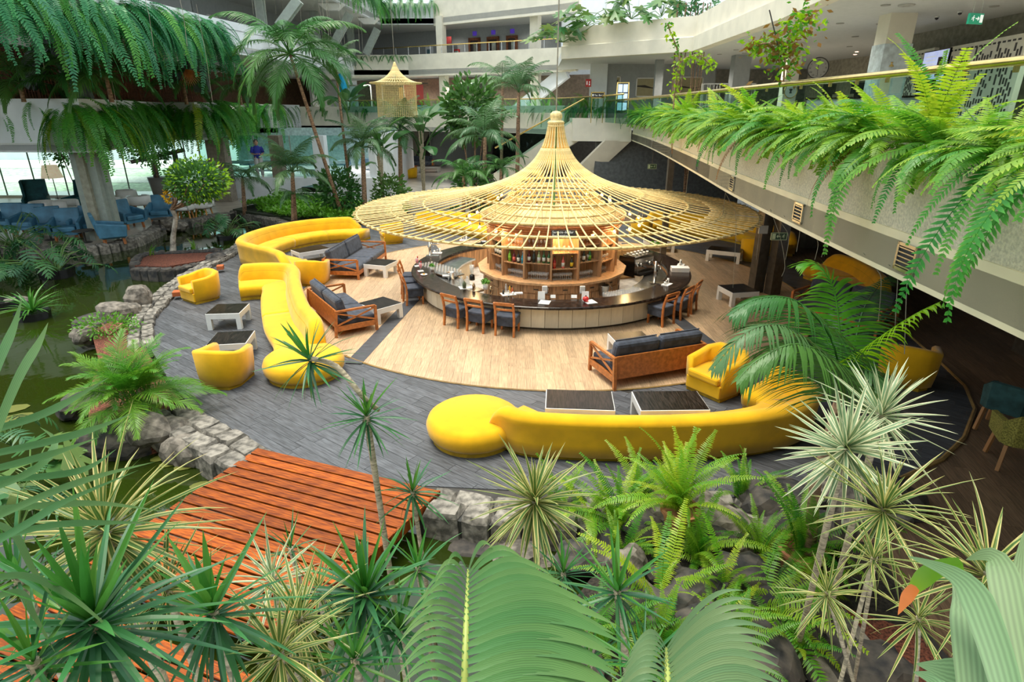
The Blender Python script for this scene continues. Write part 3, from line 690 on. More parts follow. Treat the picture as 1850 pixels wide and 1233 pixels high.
for i in range(NB):
    a = a_off+2*pi*i/NB; p = sp(1.62, a, 1.595); obj('upright', up, None, cab, loc=p, rot=(0,0,a))
def baypoly(i, r0, r1, inset=.03):
    a0 = a_off+2*pi*i/NB; a1 = a_off+2*pi*(i+1)/NB
    return [tuple(sp(r, a, 0)[:2]) for r, a in ((r0,a0),(r1,a0),(r1,a1),(r0,a1))]
shelf_z = {0:(1.24,1.64), 1:(1.38,1.82), 2:(1.30,1.72), 3:(1.36,1.8), 15:(1.37,1.79), 14:(1.31,1.74), 13:(1.4,1.8), 12:(1.34,1.78)}
for i in range(NB):
    for z in shelf_z.get(i, (1.35,1.78)): obj('shelf_board', MB().prism(baypoly(i, 1.42, 1.8), z-.02, z), m_walnut, cab)
    am = a_off+2*pi*(i+.5)/NB; d = obj('drawer', MB().box((0,0,.72),(.66,.03,.2)), m_walnut, cab, loc=sp(1.9,am,0), rot=(0,0,am)); obj('handle', MB().box((0,-.025,.72),(.12,.02,.02)), m_dark, d)
    for s_ in (-1,1):
        d = obj('door', MB().box((s_*.17,0,.34),(.32,.03,.5)), m_walnut, cab, loc=sp(1.9,am,0), rot=(0,0,am)); obj('handle', MB().box((s_*.04,-.025,.4),(.02,.02,.1)), m_dark, d)
# bottles
def bottle_mb(r=.042, h=.3):
    return MB().lathe([(r*.9,0),(r,.01),(r,h*.55),(r*.85,h*.63),(r*.34,h*.74),(r*.3,h*.97),(r*.36,h*.98),(r*.36,h),(0,h)], 12)
def mk_bottle(name, lab, loc, col, labcol, capcol, grp=None, r=.042, h=.31, az=0):
    t_ = thing(name, lab, 'bottle', loc, az, grp)
    obj('glass_body', bottle_mb(r, h), MC(col, .12), t_, smooth=True)
    obj('label', MB().lathe([(r*1.03,h*.14),(r*1.03,h*.46)], 12), MC(labcol, .6), t_, smooth=True)
    obj('cap', MB().lathe([(r*.4,h*.93),(r*.4,h*1.02),(0,h*1.02)], 8), MC(capcol, .4), t_); return t_
_mc = {}
def MC(c, rough=.5, metal=0):
    k = (c, rough, metal)
    if k not in _mc: _mc[k] = M('colour_%02d' % len(_mc), c, rough, metal, var=.03)
    return _mc[k]
cG=(.15,.4,.02); cD=(.02,.03,.02); cB=(.0,.25,.4); cR=(.35,.02,.02); cP=(.7,.15,.12); cW=(.7,.7,.62); cY=(.8,.55,.02); cL=(.35,.45,.2); cDR=(.12,.01,.02); cGr=(.02,.12,.03)
bays = {14:[(cG,cG,cD,'lime green bottle'),(cDR,cP,cR,'dark wine bottle with pink label'),(cD,cW,cD,'black bottle with white label'),(cB,cB,cW,'turquoise bottle')],
 15:[(cDR,cW,cR,'dark red liqueur bottle with pale label'),(cD,cD,cW,'near-black squat bottle'),(cL,cW,cGr,'pale green bottle with white label'),(cGr,cW,cGr,'dark green bottle with round white label'),(cGr,(.75,.6,.4),cD,'dark bottle with cream and orange label')],
 0:[(cR,(.6,.1,.05),cD,'tall red bottle'),(cP,cW,cR,'pink liqueur bottle'),(cD,cY,cY,'black bottle with yellow label')],
 1:[(cD,cW,cD,'dark bottle with small pale label'),(cGr,cG,cD,'green bottle')]}
for i, L_ in bays.items():
    z = shelf_z[i][0]; a0 = a_off+2*pi*i/NB; n = len(L_); lo, hi = {0:(.12,.8),1:(.32,.6),14:(.2,.85),15:(.12,.9)}[i]
    where = {14:'second bay left of centre',15:'centre bay',0:'bay right of centre',1:'second bay right of centre'}[i]
    for j, (c, lc, cc, nm) in enumerate(L_):
        f = lo+(hi-lo)*j/max(1,n-1); p0 = sp(1.7, a0, z); p1 = sp(1.7, a0+2*pi/NB, z); p = SC+p0+(p1-p0)*f
        mk_bottle('bottle', nm+' on the shelf of the '+where, p, c, lc, cc, az=a0)
for i, nb_, grp, lb in ((13,4,'dark wine bottles in the left bay','dark green wine bottle with white label, left bay of the bar shelves'),(2,0,'',''),(3,3,'dark wine bottles in the right bay','dark wine bottle in the rightmost visible bay of the bar shelves')):
    a0 = a_off+2*pi*i/NB; z = shelf_z[i][0]
    for j in range(nb_):
        p0 = sp(1.7, a0, z); p1 = sp(1.7, a0+2*pi/NB, z); p = SC+p0+(p1-p0)*(.2+.18*j)
        mk_bottle('bottle', lb, p, cD, cW, cGr, grp)
# wine glasses on the ledge and shelves
wg = MB().lathe([(.03,0),(.03,.004),(.005,.012),(.005,.075),(.028,.1),(.036,.13),(.03,.165)], 10).mesh('wine_glass', [m_gware], True)
def glasses(i, n, rz, z, lab, grp, r=1.66, row2=True):
    a0 = a_off+2*pi*i/NB
    for row in range(2 if row2 else 1):
        for j in range(n):
            p0 = sp(r-row*.1, a0, z); p1 = sp(r-row*.1, a0+2*pi/NB, z); p = SC+p0+(p1-p0)*(.1+.8*(j+.5*row)/n)
            tag(obj('wine_glass', wg, None, loc=p), lab, 'glass', grp)
gn = {13:'third bay left of centre',14:'second bay left of centre',15:'centre bay',0:'bay right of centre',1:'second bay right of centre',2:'third bay right of centre',12:'leftmost bay'}
for i, n in ((12,5),(13,5),(14,8),(15,9),(0,9),(1,7),(2,6)): glasses(i, n, 0, .93, 'clear stemmed glass on the ledge of the %s' % gn[i], 'stemmed glasses on the ledge, '+gn[i])
for i, n in ((14,5),(15,5),(0,4),(1,4),(2,4)): glasses(i, n, 0, shelf_z[i][1], 'clear glass on the top shelf of the %s' % gn[i], 'glasses on the top shelf, '+gn[i], row2=False)
for i, n in ((2,4),(1,2)):
    glasses(i, n, 0, shelf_z[i][0], 'clear glass on the middle shelf of the %s' % gn[i], 'glasses on the middle shelf, '+gn[i], row2=False, r=1.72)

# ------------------------------------------------------------------ hanging rattan canopy
HC = Vector((1.2, 17.35, 0))
prof = [(.2,4.66),(.26,4.35),(.38,4.03),(.62,3.68),(1.0,3.38),(1.6,3.1),(2.5,2.84),(3.7,2.6),(4.6,2.49),(5.55,2.43)]
def pz(r):
    for (a, za), (b_, zb) in zip(prof, prof[1:]):
        if a <= r <= b_: return za+(zb-za)*(r-a)/(b_-a)
    return prof[-1][1]
spr = sm([(r, 0, z) for r, z in prof], 5)
hat = thing('rattan_canopy', 'huge hanging rattan canopy shaped like a pointed sun hat above the bar', 'canopy', HC)
NR = 68; rr = random.Random(4)
def rodmesh(nm, r0, r1, rad, k=6):
    pts = [p for p in spr if r0-.001 <= p.x <= r1+.001]; return MB().tube(pts, rad, k).mesh(nm, [m_rattan], True)
rl_ = [rodmesh('rod', .36, 5.55+e, .0175) for e in (0,)]
for i in range(NR):
    a = 2*pi*i/NR+(rr.random()-.5)*.012; obj('rod', rl_[0], None, hat, rot=(0,0,a), scale=(1+.018*rr.random(),1,1))
rs = MB().tube([p for p in spr if p.x > 4.2], .0175, 6).mesh('short_rod', [m_rattan], True)
for i in range(NR):
    a = 2*pi*(i+.5)/NR+(rr.random()-.5)*.012; obj('short_rod', rs, None, hat, rot=(0,0,a), scale=(1+.02*rr.random(),1,1))
nk = MB().tube([p for p in spr if p.x < .4], .02, 6).mesh('neck_rod', [m_rattan], True)
for i in range(22): obj('neck_rod', nk, None, hat, rot=(0,0,2*pi*i/22))
for r in (.21,.385,1.6,2.5,3.7,4.6,5.5):
    obj('ring', MB().ring((0,0,pz(r)-.03 if r > 1 else pz(r)), r, .032 if r > 1 else .02, 80, 6), m_rattan, hat, smooth=True)
obj('finial', MB().lathe([(0,4.6),(.2,4.64),(.24,4.7),(.2,4.74),(.14,4.76),(.17,4.84),(.16,4.92),(.1,4.98),(0,5.0)], 16), m_rattan, hat, smooth=True)
obj('hanging_cable', MB().tube([(0,0,4.98),(0,0,13.5)], .018, 6), m_wire, hat)
for i in range(8):
    a = 2*pi*(i+.5)/8; p = Vector((4.6*math.cos(a), 4.6*math.sin(a), 2.5)); obj('support_cable', MB().tube([p, (p.x*1.0,p.y*1.0,3.5 if p.x > 3 else 3.2+.0*a)], .006, 4), m_wire, hat) if p.x > 3 else None
obj('centre_pole', MB().tube([(0,0,2.4),(0,0,4.6)], .03, 8), M('green_pole', (.05,.2,.08), .5), hat)
# inner slatted crown standing on the shelf island
ic = thing('slatted_dome', 'low slatted rattan dome standing on top of the bottle shelf island', 'canopy', SC)
cr = sm([(2.0,0,2.38),(1.72,0,2.5),(1.4,0,2.66),(1.2,0,2.88)], 4)
cm = MB().tube(cr, .015, 5).mesh('rod', [m_rattan], True)
for i in range(72): obj('rod', cm, None, ic, rot=(0,0,2*pi*i/72))
for r, z in ((1.98,2.4),(1.7,2.52),(1.4,2.67),(1.22,2.86)): obj('ring', MB().ring((0,0,z), r, .028, 64, 6), m_rattan, ic, smooth=True)
obj('deck', MB().prism(ngon(1.8), 2.365, 2.38), M('crown_board_light', (.75,.58,.3), .6), ic)
cb = MB()
for k in range(6): cb.ring((0,0,2.3-.035*k), 1.93-.015*k+.02*(k%2), .02, 64, 5)
obj('woven_band', cb, m_cherry, ic, smooth=True)
sg = thing('bar_sign', 'small dark sign with two lines of white lettering under the crown', 'sign', SC+Vector((.15,-2.06,2.2)))
obj('board', MB().box((0,0,0),(.62,.03,.17)), m_dark, sg)
def text(s, size, mat, parent, loc, rot=(pi/2,0,0), name='lettering', align='LEFT', ext=.002):
    c = bpy.data.curves.new(name, 'FONT'); c.body = s; c.size = size; c.extrude = ext; c.align_x = align; c.resolution_u = 2
    o = bpy.data.objects.new(name, c); COL.objects.link(o); c.materials.append(mat); o.location = loc; o.rotation_euler = rot
    if parent: o.parent = parent
    bpy.context.view_layer.update(); me = bpy.data.meshes.new_from_object(o.evaluated_get(bpy.context.evaluated_depsgraph_get())); n_ = bpy.data.objects.new(name, me); COL.objects.link(n_)
    n_.location = loc; n_.rotation_euler = rot; n_.parent = parent; bpy.data.objects.remove(o); return n_
text('Servicio de Bar', .085, m_signw, sg, (-.29,-.018,.01)); text('Bar service', .085, m_signw, sg, (-.29,-.018,-.07))
# bulbs
def bulb(name, lab, grp, p, drop, k=1.0):
    t_ = thing(name, lab, 'lamp', p, 0, grp)
    return t_
bm_g = MB().lathe([(0,-.055),(.03,-.045),(.045,-.015),(.042,.012),(.02,.045),(.014,.06)], 10).mesh('glass_globe', [m_bulb], True)
bm_s = MB().lathe([(.018,.055),(.02,.11),(.006,.13)], 8).mesh('socket', [m_postm], True)
def bulbset(r, z, n, off, lab, grp, ztop):
    cm_ = MB().tube([(0,0,.12),(0,0,ztop-z)], .004, 4).mesh('cord', [m_wire])
    for i in range(n):
        a = 2*pi*(i+off)/n; t_ = thing('pendant_bulb', lab, 'lamp', (HC.x+r*math.cos(a), HC.y+r*math.sin(a), z), 0, grp)
        obj('glass_globe', bm_g, None, t_); obj('socket', bm_s, None, t_); obj('cord', cm_, None, t_)
bulbset(2.5, 2.1, 24, .3, 'glowing warm filament bulb in the wide lower ring under the canopy', 'bulbs of the lower ring', 2.8)
bulbset(1.6, 2.68, 16, .1, 'glowing warm filament bulb in the smaller upper ring under the canopy', 'bulbs of the upper ring', 3.06)
for i in range(10):
    a = 2*pi*(i+.5)/10; l = bpy.data.lights.new('bulb_light', 'POINT'); l.energy = 26; l.color = (1,.66,.3); l.shadow_soft_size = .12
    o = bpy.data.objects.new('bulb_light', l); COL.objects.link(o); o.location = (HC.x+2.5*math.cos(a), HC.y+2.5*math.sin(a), 2.02)
for i in range(4):
    a = 2*pi*(i+.5)/4; l = bpy.data.lights.new('bulb_light', 'POINT'); l.energy = 18; l.color = (1,.7,.36); l.shadow_soft_size = .15
    o = bpy.data.objects.new('bulb_light', l); COL.objects.link(o); o.location = (HC.x+1.1*math.cos(a), HC.y+1.1*math.sin(a), 2.95)

# ------------------------------------------------------------------ things on the counter
CT = .69
def onctr(px, py, z=CT): return P(px, py, z)
def napkin_set(px, py, lab, extra=False):
    p = onctr(px, py); t_ = thing('napkin_holder', lab, 'napkin holder', p, .1)
    obj('base', MB().box((0,0,.012),(.2,.14,.02)), m_steel, t_); obj('napkins', MB().box((0,.0,.11),(.13,.06,.18)), m_paper, t_, bevel=.01)
    obj('side_plate', MB().box((.075,0,.09),(.008,.1,.14)), m_steel, t_)
    return t_
napkin_set(984, 531, 'white paper napkins in a steel holder, left of the counter middle'); napkin_set(1052, 531, 'white paper napkins in a steel holder beside the red ball')
def menu(px, py, lab, rz=0, w=.26, d=.3):
    p = onctr(px, py); return tag(obj('menu_card', MB().box((0,0,.006),(w,d,.012)), m_paper, loc=p, rot=(0,0,rz)), lab, 'menu')
def standee(px, py, lab, rz=0, w=.17, h=.2):
    p = onctr(px, py); t_ = MB().hexa([(-w/2,-.04,0),(w/2,-.04,0),(w/2,.04,0),(-w/2,.04,0),(-w/2,-.005,h),(w/2,-.005,h),(w/2,.005,h),(-w/2,.005,h)])
    return tag(obj('menu_stand', t_, m_paper, loc=p, rot=(0,0,rz)), lab, 'menu')
menu(984,547,'white menu card lying flat left of the counter middle',-.25); menu(1066,546,'white menu card under the red ball on the counter',.35)
standee(978,541,'white folded menu stand beside the left napkin holder'); standee(999,538,'small white card right of the left napkin holder',.1,.12,.07); standee(1037,538,'small white card left of the red ball',-.1,.14,.07); standee(1057,541,'white folded menu stand behind the red ball')
p = onctr(1058,546); rb = MB().lathe([(0,0),(.04,.01),(.07,.05),(.075,.09),(.05,.13),(.0,.145)], 14); 
rbo = tag(obj('tomato_dish', rb, m_red, loc=p, smooth=True), 'shiny red round ornament on the white menu card', 'ornament'); obj('stem', MB().lathe([(.012,.13),(.02,.16),(0,.17)], 6), m_dark, rbo)
def cocktail(px, py, lab):
    t_ = thing('cocktail_glass', lab, 'drink', onctr(px, py)); obj('glass', MB().lathe([(.045,0),(.045,.006),(.008,.02),(.01,.06),(.045,.12),(.05,.24)], 12), m_gware, t_, smooth=True)
    obj('drink', MB().lathe([(.0,.07),(.04,.12),(.045,.22),(0,.22)], 12), m_pink, t_, smooth=True); obj('garnish', MB().box((.02,0,.27),(.03,.02,.05)), m_red, t_); obj('napkin', MB().box((0,0,.003),(.16,.16,.006), .4), m_paper, t_)
cocktail(754,481,'red cocktail in a tall glass farther along the left of the counter'); cocktail(760,490,'red cocktail in a tall glass nearer on the left of the counter')
t_ = thing('snack_plate', 'small white plate with an orange snack on the left of the counter', 'plate', onctr(766,497)); obj('plate', MB().lathe([(.0,0),(.07,.004),(.1,.018),(.09,.02),(0,.01)], 14), m_paper, t_, smooth=True); obj('snack', blob(.035,.03,.02,3), MC((.7,.3,.05)), t_, loc=(0,0,.03))
def plantpot(px, py, lab, z=CT, k=1.0):
    t_ = thing('potted_herb', lab, 'plant', onctr(px,py,z)); obj('pot', MB().lathe([(.04*k,0),(.055*k,.09*k),(.05*k,.09*k),(0,.08*k)], 12), m_white, t_, smooth=True)
    mb = MB(); rr = random.Random(int(px))
    for i in range(120):
        a = rr.random()*2*pi; e = rr.random()*pi/2; q = Vector((math.cos(a)*math.cos(e), math.sin(a)*math.cos(e), math.sin(e)))*.085*k*(.5+.5*rr.random())+Vector((0,0,.12*k)); s_ = .018*k
        u = Vector((rr.random()-.5, rr.random()-.5, rr.random()-.5)).normalized()*s_; v_ = u.orthogonal().normalized()*s_
        mb.add([q-u, q-v_, q+u, q+v_], [(0,1,2,3)], 0, [(.4,0),(.5,.5),(.4,1),(.5,.5)])
    o = obj('foliage', mb, lm_cover, t_); o['kind'] = 'stuff'
plantpot(877,523,'small bright green herb in a white pot among bar tools, left front', k=1.4); plantpot(1178,447,'left of two small herbs in white pots at the far right of the bar'); plantpot(1188,447,'right of two small herbs in white pots at the far right of the bar'); plantpot(781,489,'small herb pot beside the drying glasses on the left')
# glasses and tools behind the left counter
tray = thing('drainer_tray', 'steel drip tray full of upturned tumblers on the left', 'tray', P(795,490,.6), .75); obj('tray', MB().box((0,0,0),(.55,1.6,.03)), m_steel, tray)
tb = MB().lathe([(.035,0),(.032,.11),(.0,.11)], 8).mesh('tumbler', [m_gware], True)
for i in range(5):
    for j in range(11):
        p = P(795,490,.6)+Matrix.Rotation(.75,3,'Z')@Vector((-.22+i*.11,-.7+j*.14,.016)); tag(obj('tumbler', tb, None, loc=p), 'upturned clear tumbler in the rows on the left steel tray', 'glass', 'upturned tumblers on the left tray')
for i in range(4):
    for j in range(14):
        a = .42+j*.027; p = pol(3.3-i*.1, a, .56); tag(obj('tumbler', tb, None, loc=p), 'upturned clear tumbler behind the right front of the counter', 'glass', 'upturned tumblers on the right')
def bucket(px, py, lab, z=.55, k=1): 
    t_ = thing('ice_bucket', lab, 'bucket', P(px,py,z)); obj('body', MB().lathe([(.09*k,0),(.11*k,.2*k),(.12*k,.21*k),(.1*k,.2*k),(.085*k,.02),(0,.02)], 16), m_steel, t_, smooth=True); obj('handle', MB().tube([(.12*k,0,.18*k),(.17*k,0,.15*k),(.15*k,0,.08*k),(.105*k,0,.07*k)], .008, 6), m_steel, t_)
bucket(815,505,'steel ice bucket on the left inside the counter'); bucket(874,447,'steel wine cooler at the back left of the bar'); bucket(1090,533,'wide dark steel pot behind the right front of the counter', .5, 1.3)
def tap(px, py, lab, z=CT, h=.5):
    t_ = thing('beer_tap', lab, 'beer tap', P(px,py,z)); obj('column', MB().tube([(0,0,0),(0,0,h)], .04, 12), m_steel, t_, smooth=True); obj('spout', MB().tube([(0,0,h*.8),(.12,-.03,h*.82),(.13,-.03,h*.65)], .015, 8), m_steel, t_, smooth=True)
    obj('lever', MB().tube([(.1,-.03,h*.82),(.13,-.03,h*1.15)], .014, 8), m_black, t_); obj('drip_tray', MB().box((.08,-.02,.015),(.4,.2,.03)), m_steel, t_)
tap(777,463,'steel beer tap column on the left of the counter'); tap(1182,512,'copper-coloured beer tap on the right of the counter', h=.6)
p = P(1150,492,.55)
cmach = thing('coffee_machine', 'chrome coffee machine inside the bar on the right', 'coffee machine', p, .7)
obj('body', MB().box((0,0,.3),(.9,.5,.4)), m_steel, cmach, bevel=.03); obj('cup_rack', MB().box((0,0,.54),(.8,.44,.03)), m_steel, cmach); obj('side_panel', MB().box((-.47,0,.25),(.04,.55,.55)), m_black, cmach)
obj('drip_tray', MB().box((0,-.32,.06),(.85,.25,.06)), m_black, cmach)
for k in range(2):
    g = obj('brew_group', MB().lathe([(.05,.0),(.05,.1),(.0,.1)], 12), m_steel, cmach, loc=(-.2+.4*k,-.3,.26), smooth=True); obj('filter_handle', MB().tube([(0,-.03,.02),(0,-.2,0)], .016, 6), m_black, g)
for k in range(2): obj('steam_wand', MB().tube([(-.4+.8*k,-.27,.4),(-.42+.84*k,-.36,.3),(-.42+.84*k,-.36,.1)], .01, 6), m_steel, cmach)
cup = MB().lathe([(.025,0),(.04,.05),(.035,.05),(.02,.008),(0,.008)], 10).mesh('cup', [m_paper], True)
for i in range(10): tag(obj('cup', cup, None, loc=p+Matrix.Rotation(.7,3,'Z')@Vector((-.34+.16*(i%5),-.1+.2*(i//5),.56))), 'white cup stacked on top of the chrome coffee machine', 'cup', 'cups on the coffee machine')
def tidy(px, py, lab, z=CT, w=.3, d=.2, h=.1, m_=None, rz=0):
    t_ = thing('caddy', lab, 'caddy', P(px,py,z), rz); obj('tray', MB().box((0,0,.012),(w,d,.024)), m_ or m_paper, t_)
    for j in range(3): obj('holder', MB().lathe([(.03,.02),(.03,h+.03*j),(0,h+.03*j)], 8), [m_paper, m_steel, m_white][j], t_, loc=(-w*.3+j*w*.3,.02,0), smooth=True)
tidy(1205,515,'white tray of napkins and cups beside the coffee machine', rz=.9); tidy(1230,480,'white tray with cups at the far right of the counter', rz=1.2); tidy(798,440,'white tray with napkins at the far left of the counter'); tidy(838,435,'white tray with a glass at the back left of the bar'); tidy(790,458,'white box of straws beside the beer tap')
tag(obj('paper_box', MB().box((0,0,.06),(.5,.3,.12)), m_paper, loc=P(1228,490,CT), rot=(0,0,-.1)), 'cream cardboard box on the far right of the counter', 'box'); tag(obj('cloth', MB().box((0,0,.015),(.2,.12,.03)), m_paper, loc=P(937,531,CT), rot=(0,0,.1)), 'folded white cloth left of the left napkin holder', 'cloth')
tag(obj('cloth', MB().box((0,0,.02),(.2,.12,.04)), m_paper, loc=P(806,500,.66), rot=(0,0,.1)), 'folded white cloth beside the steel ice bucket', 'cloth')
def tools(px, py, lab, items, z=CT):
    t_ = thing('tool_tray', lab, 'tray', P(px,py,z), .3); obj('mat', MB().box((0,0,.006),(.36,.26,.012)), m_paper, t_)
    for (x, y, r, h, m_) in items: obj('jar', MB().lathe([(r,.012),(r,h*.7),(r*.5,h*.8),(r*.5,h),(0,h)], 10), m_, t_, loc=(x,y,0), smooth=True)
tools(918,532,'white mat with small sauce bottles on the front left of the counter', [(-.12,.02,.03,.12,m_dark),(-.04,.06,.028,.26,m_gware),(0,-.05,.04,.12,m_gware),(.06,.05,.025,.2,MC((.7,.35,.02))),(.11,0,.028,.16,MC((.5,.1,.02))),(.1,-.08,.035,.08,m_paper)])
tools(842,520,'white mat with two glass pitchers on the left of the counter', [(-.1,.05,.06,.3,m_gware),(.06,.08,.06,.28,m_gware),(-.06,-.07,.05,.2,MC((.08,.1,.04)))])
for i, (px, py) in enumerate(((856,525),(887,531))): tag(obj('shaker', MB().lathe([(.035,0),(.04,.14),(.025,.17),(.025,.2),(0,.2)], 12), MC((.7,.5,.3), .2, 1), loc=P(px,py,CT), smooth=True), 'copper cocktail shaker %s of the small green herb' % ('left','right')[i], 'shaker')
tg = thing('tall_blender', 'black blender behind the counter left of the green herb', 'blender', P(853,506,.6)); obj('jug', MB().lathe([(.03,.16),(.05,.2),(.07,.42),(.065,.42),(0,.2)], 12), m_gware, tg, smooth=True); obj('base', MB().lathe([(.08,0),(.07,.14),(.03,.16)], 12), m_black, tg, smooth=True)
# ------------------------------------------------------------------ bar chairs
def chair_proto():
    t_ = thing('bar_chair', 'x', 'chair', (0,0,0))
    sw, sd = .23, .22
    obj('seat', MB().box((0,.0,.47),(.46,.46,.07)), m_navy, t_, bevel=.025); obj('skirt', MB().box((0,0,.35),(.43,.43,.2)), m_navy, t_, bevel=.01)
    for x in (-1,1):
        obj('front_leg', MB().bar((x*.19,.19,0),(x*.19,.19,.27),.04,.04), m_cherry, t_)
        pts = [Vector((x*.2,-.26,0)),Vector((x*.2,-.235,.25)),Vector((x*.2,-.235,.5)),Vector((x*.2,-.27,.68)),Vector((x*.2,-.33,.86))]
        mb = MB()
        for a, b_ in zip(pts, pts[1:]): mb.bar(a, b_, .045, .05, up=(0,1,0))
        obj('back_leg', mb, m_cherry, t_, bevel=.006)
    obj('top_rail', MB().bar((-.2,-.325,.83),(.2,-.325,.83),.03,.08), m_cherry, t_, bevel=.008); obj('cross_rail', MB().bar((-.2,-.275,.68),(.2,-.275,.68),.025,.045), m_cherry, t_)
    return t_
cp = chair_proto(); first = True
CH_ = [(-17.2,'rightmost of the three bar chairs at the left front of the bar'),(-27.3,'middle of the three bar chairs at the left front of the bar'),(-36.8,'leftmost of the three bar chairs at the left front of the bar'),
 (-68.5,'nearest of the three bar chairs along the left side of the bar'),(-78,'middle of the three bar chairs along the left side of the bar'),(-87,'farthest of the three bar chairs along the left side of the bar'),
 (39,'nearest of the three bar chairs at the right of the bar'),(49,'middle of the three bar chairs at the right of the bar'),(57.5,'farthest of the three bar chairs at the right of the bar')]
for d_, lb in CH_:
    a = math.radians(d_); p = pol(4.12, a); rz = a
    if first: cp.location = p; cp.rotation_euler.z = rz; cp['label'] = lb; cp['group'] = 'cherry wood bar chairs'; first = False
    else: dup(cp, p, rz, lb)
for o in list(COL.objects):
    if o.name.startswith('bar_chair'): o.scale = (1.13,1.02,1.0)
# ------------------------------------------------------------------ white low tables
def table_proto(nm, w_, d_, h=.42):
    t_ = thing(nm, 'x', 'table', (0,0,0), 0, 'white low tables')
    obj('table_top', MB().box((0,0,h-.006),(w_-.03,d_-.03,.022)), m_ttop, t_)
    fr = MB()
    for s_ in (-1,1): fr.box((0,s_*(d_/2-.035),h-.075),(w_,.07,.14)); fr.box((s_*(w_/2-.035),0,h-.075),(.07,d_-.14,.14))
    obj('apron', fr, m_white, t_, bevel=.006)
    for x in (-1,1):
        for y in (-1,1): obj('leg', MB().box((x*(w_/2-.055),y*(d_/2-.055),(h-.14)/2),(.11,.11,h-.14)), m_white, t_)
    return t_
def quad_pose(pts, z=.42):   # centre and heading of a table top seen as 4 corner pixels
    q = [P(*p, z) for p in pts]; c = sum(q, Vector((0,0,0)))/4; e = (q[1]-q[0])+(q[2]-q[3]); return Vector((c.x, c.y, 0)), math.atan2(e.y, e.x)
tsq = None; tlg = None
def put_table(kind, pts, lab, loc=None, rz=None):
    global tsq, tlg
    if loc is None: loc, rz = quad_pose(pts)
    if kind == 's':
        if tsq is None: tsq = table_proto('coffee_table', .8, .8); o = tsq; o.location = loc; o.rotation_euler.z = rz
        else: o = dup(tsq, loc, rz)
    else:
        if tlg is None: tlg = table_proto('coffee_table', 1.15, .72); o = tlg; o.location = loc; o.rotation_euler.z = rz
        else: o = dup(tlg, loc, rz)
    o['label'] = lab; return o
put_table('s', [(390,545),(433,545),(437,570),(386,573)], 'low white table with dark top beside the upper single yellow armchair')
put_table('s', [(391,596),(435,594),(447,625),(397,628)], 'low white table with dark top just behind the armchair seen from the back')
put_table('s', [(661,475),(688,467),(711,470),(690,484)], 'low white table with dark top by the far navy sofa on the oak floor')
put_table('s', [(655,545),(690,537),(718,549),(683,560)], 'low white table with dark top beside the near-left navy sofa')
put_table('l', None, 'low white table with dark top in front of the long far-left yellow sofa', (-7.15,20.95,0), .75)
put_table('l', [(988,706),(1104,710),(1109,739),(988,735)], 'left of the two low white tables behind the front yellow sofa')
put_table('l', [(1153,710),(1232,709),(1287,738),(1170,739)], 'right of the two low white tables behind the front yellow sofa')
put_table('s', [(1110,607),(1160,603),(1176,617),(1116,620)], 'low dark-topped table on the oak floor behind the front navy sofa')
put_table('s', [(1305,515),(1355,512),(1358,528),(1318,530)], 'low cream table beside the dark post right of the bar')
put_table('l', None, 'low cream table before the shaded yellow sofa at the right', (7.55,20.9,0), -.5)
put_table('l', None, 'low cream table partly under the right brim of the canopy', (5.6,22.6,0), -.2)

# ------------------------------------------------------------------ navy sofas with crossed wooden ends
def navy_sofa(name, lab, loc, rz, L=2.15, dp=.95):
    t_ = thing(name, lab, 'sofa', loc, rz, 'navy sofas with wooden frames'); hw = L/2     # front is -y
    for s_ in (-1,1):
        x = s_*hw; f0_, b0_ = -dp/2, dp/2
        en = obj('end_frame', MB().bar((x,f0_,.64),(x,b0_,.64),.06,.05), m_cherry, t_, bevel=.006)
        obj('leg', MB().bar((x,f0_,0),(x,f0_,.64),.06,.06), m_cherry, t_); obj('leg', MB().bar((x,b0_+.06,0),(x,b0_,.66),.06,.06), m_cherry, t_)
        obj('lower_rail', MB().bar((x,f0_,.22),(x,b0_,.22),.05,.12), m_cherry, t_)
        obj('cross_bar', MB().bar((x,f0_,.3),(x,b0_,.6),.03,.035), m_cherry, t_); obj('cross_bar', MB().bar((x,b0_,.3),(x,f0_,.6),.03,.035), m_cherry, t_)
    obj('back_board', MB().box((0,dp/2,.44),(L-.05,.035,.46)), m_cherry, t_); obj('front_rail', MB().box((0,-dp/2,.22),(L-.05,.035,.12)), m_cherry, t_); obj('seat_frame', MB().box((0,0,.2),(L-.1,dp-.05,.05)), m_cherry, t_)
    for s_ in (-1,1):
        obj('seat_cushion', MB().box((s_*(hw-.04)/2,-.04,.34),(hw-.05,dp-.08,.18)), m_navy, t_, bevel=.05)
        o = obj('back_cushion', MB().box((0,0,0),(hw-.05,.2,.52)), m_navy, t_, bevel=.07, loc=(s_*(hw-.04)/2, dp/2-.17,.66), rot=(-.24,0,0)); obj('piping', MB().bar((-hw/2+.05,-.06,.265),(hw/2-.07,-.06,.265),.02,.02), m_navy, o)
    return t_
def sofa_pose(a, b_, dp=.95):   # from the two back-foot points (left, right seen from its front)
    a = Vector(a); b_ = Vector(b_); t = (b_-a); rz = math.atan2(t.y, t.x); n = Vector((math.sin(rz), -math.cos(rz), 0)); return (a+b_)/2+n*dp/2, rz, t.length
def sofa_at(pa, pb, lab):
    a = P(*pa); b_ = P(*pb); c, rz, L = sofa_pose(a, b_); return navy_sofa('wooden_sofa', lab, c, rz, min(max(L,1.7),2.9))
c, rz, L = sofa_pose(P(589,505), Vector((-5.6,21.2,0)), 1.05); navy_sofa('wooden_sofa', 'navy cushioned wooden sofa beside the small armchair, farther of two at left', c, rz, L, 1.1)
sofa_at((612,611), (562,565), 'navy cushioned wooden sofa with its wooden back to the yellow curved sofa')
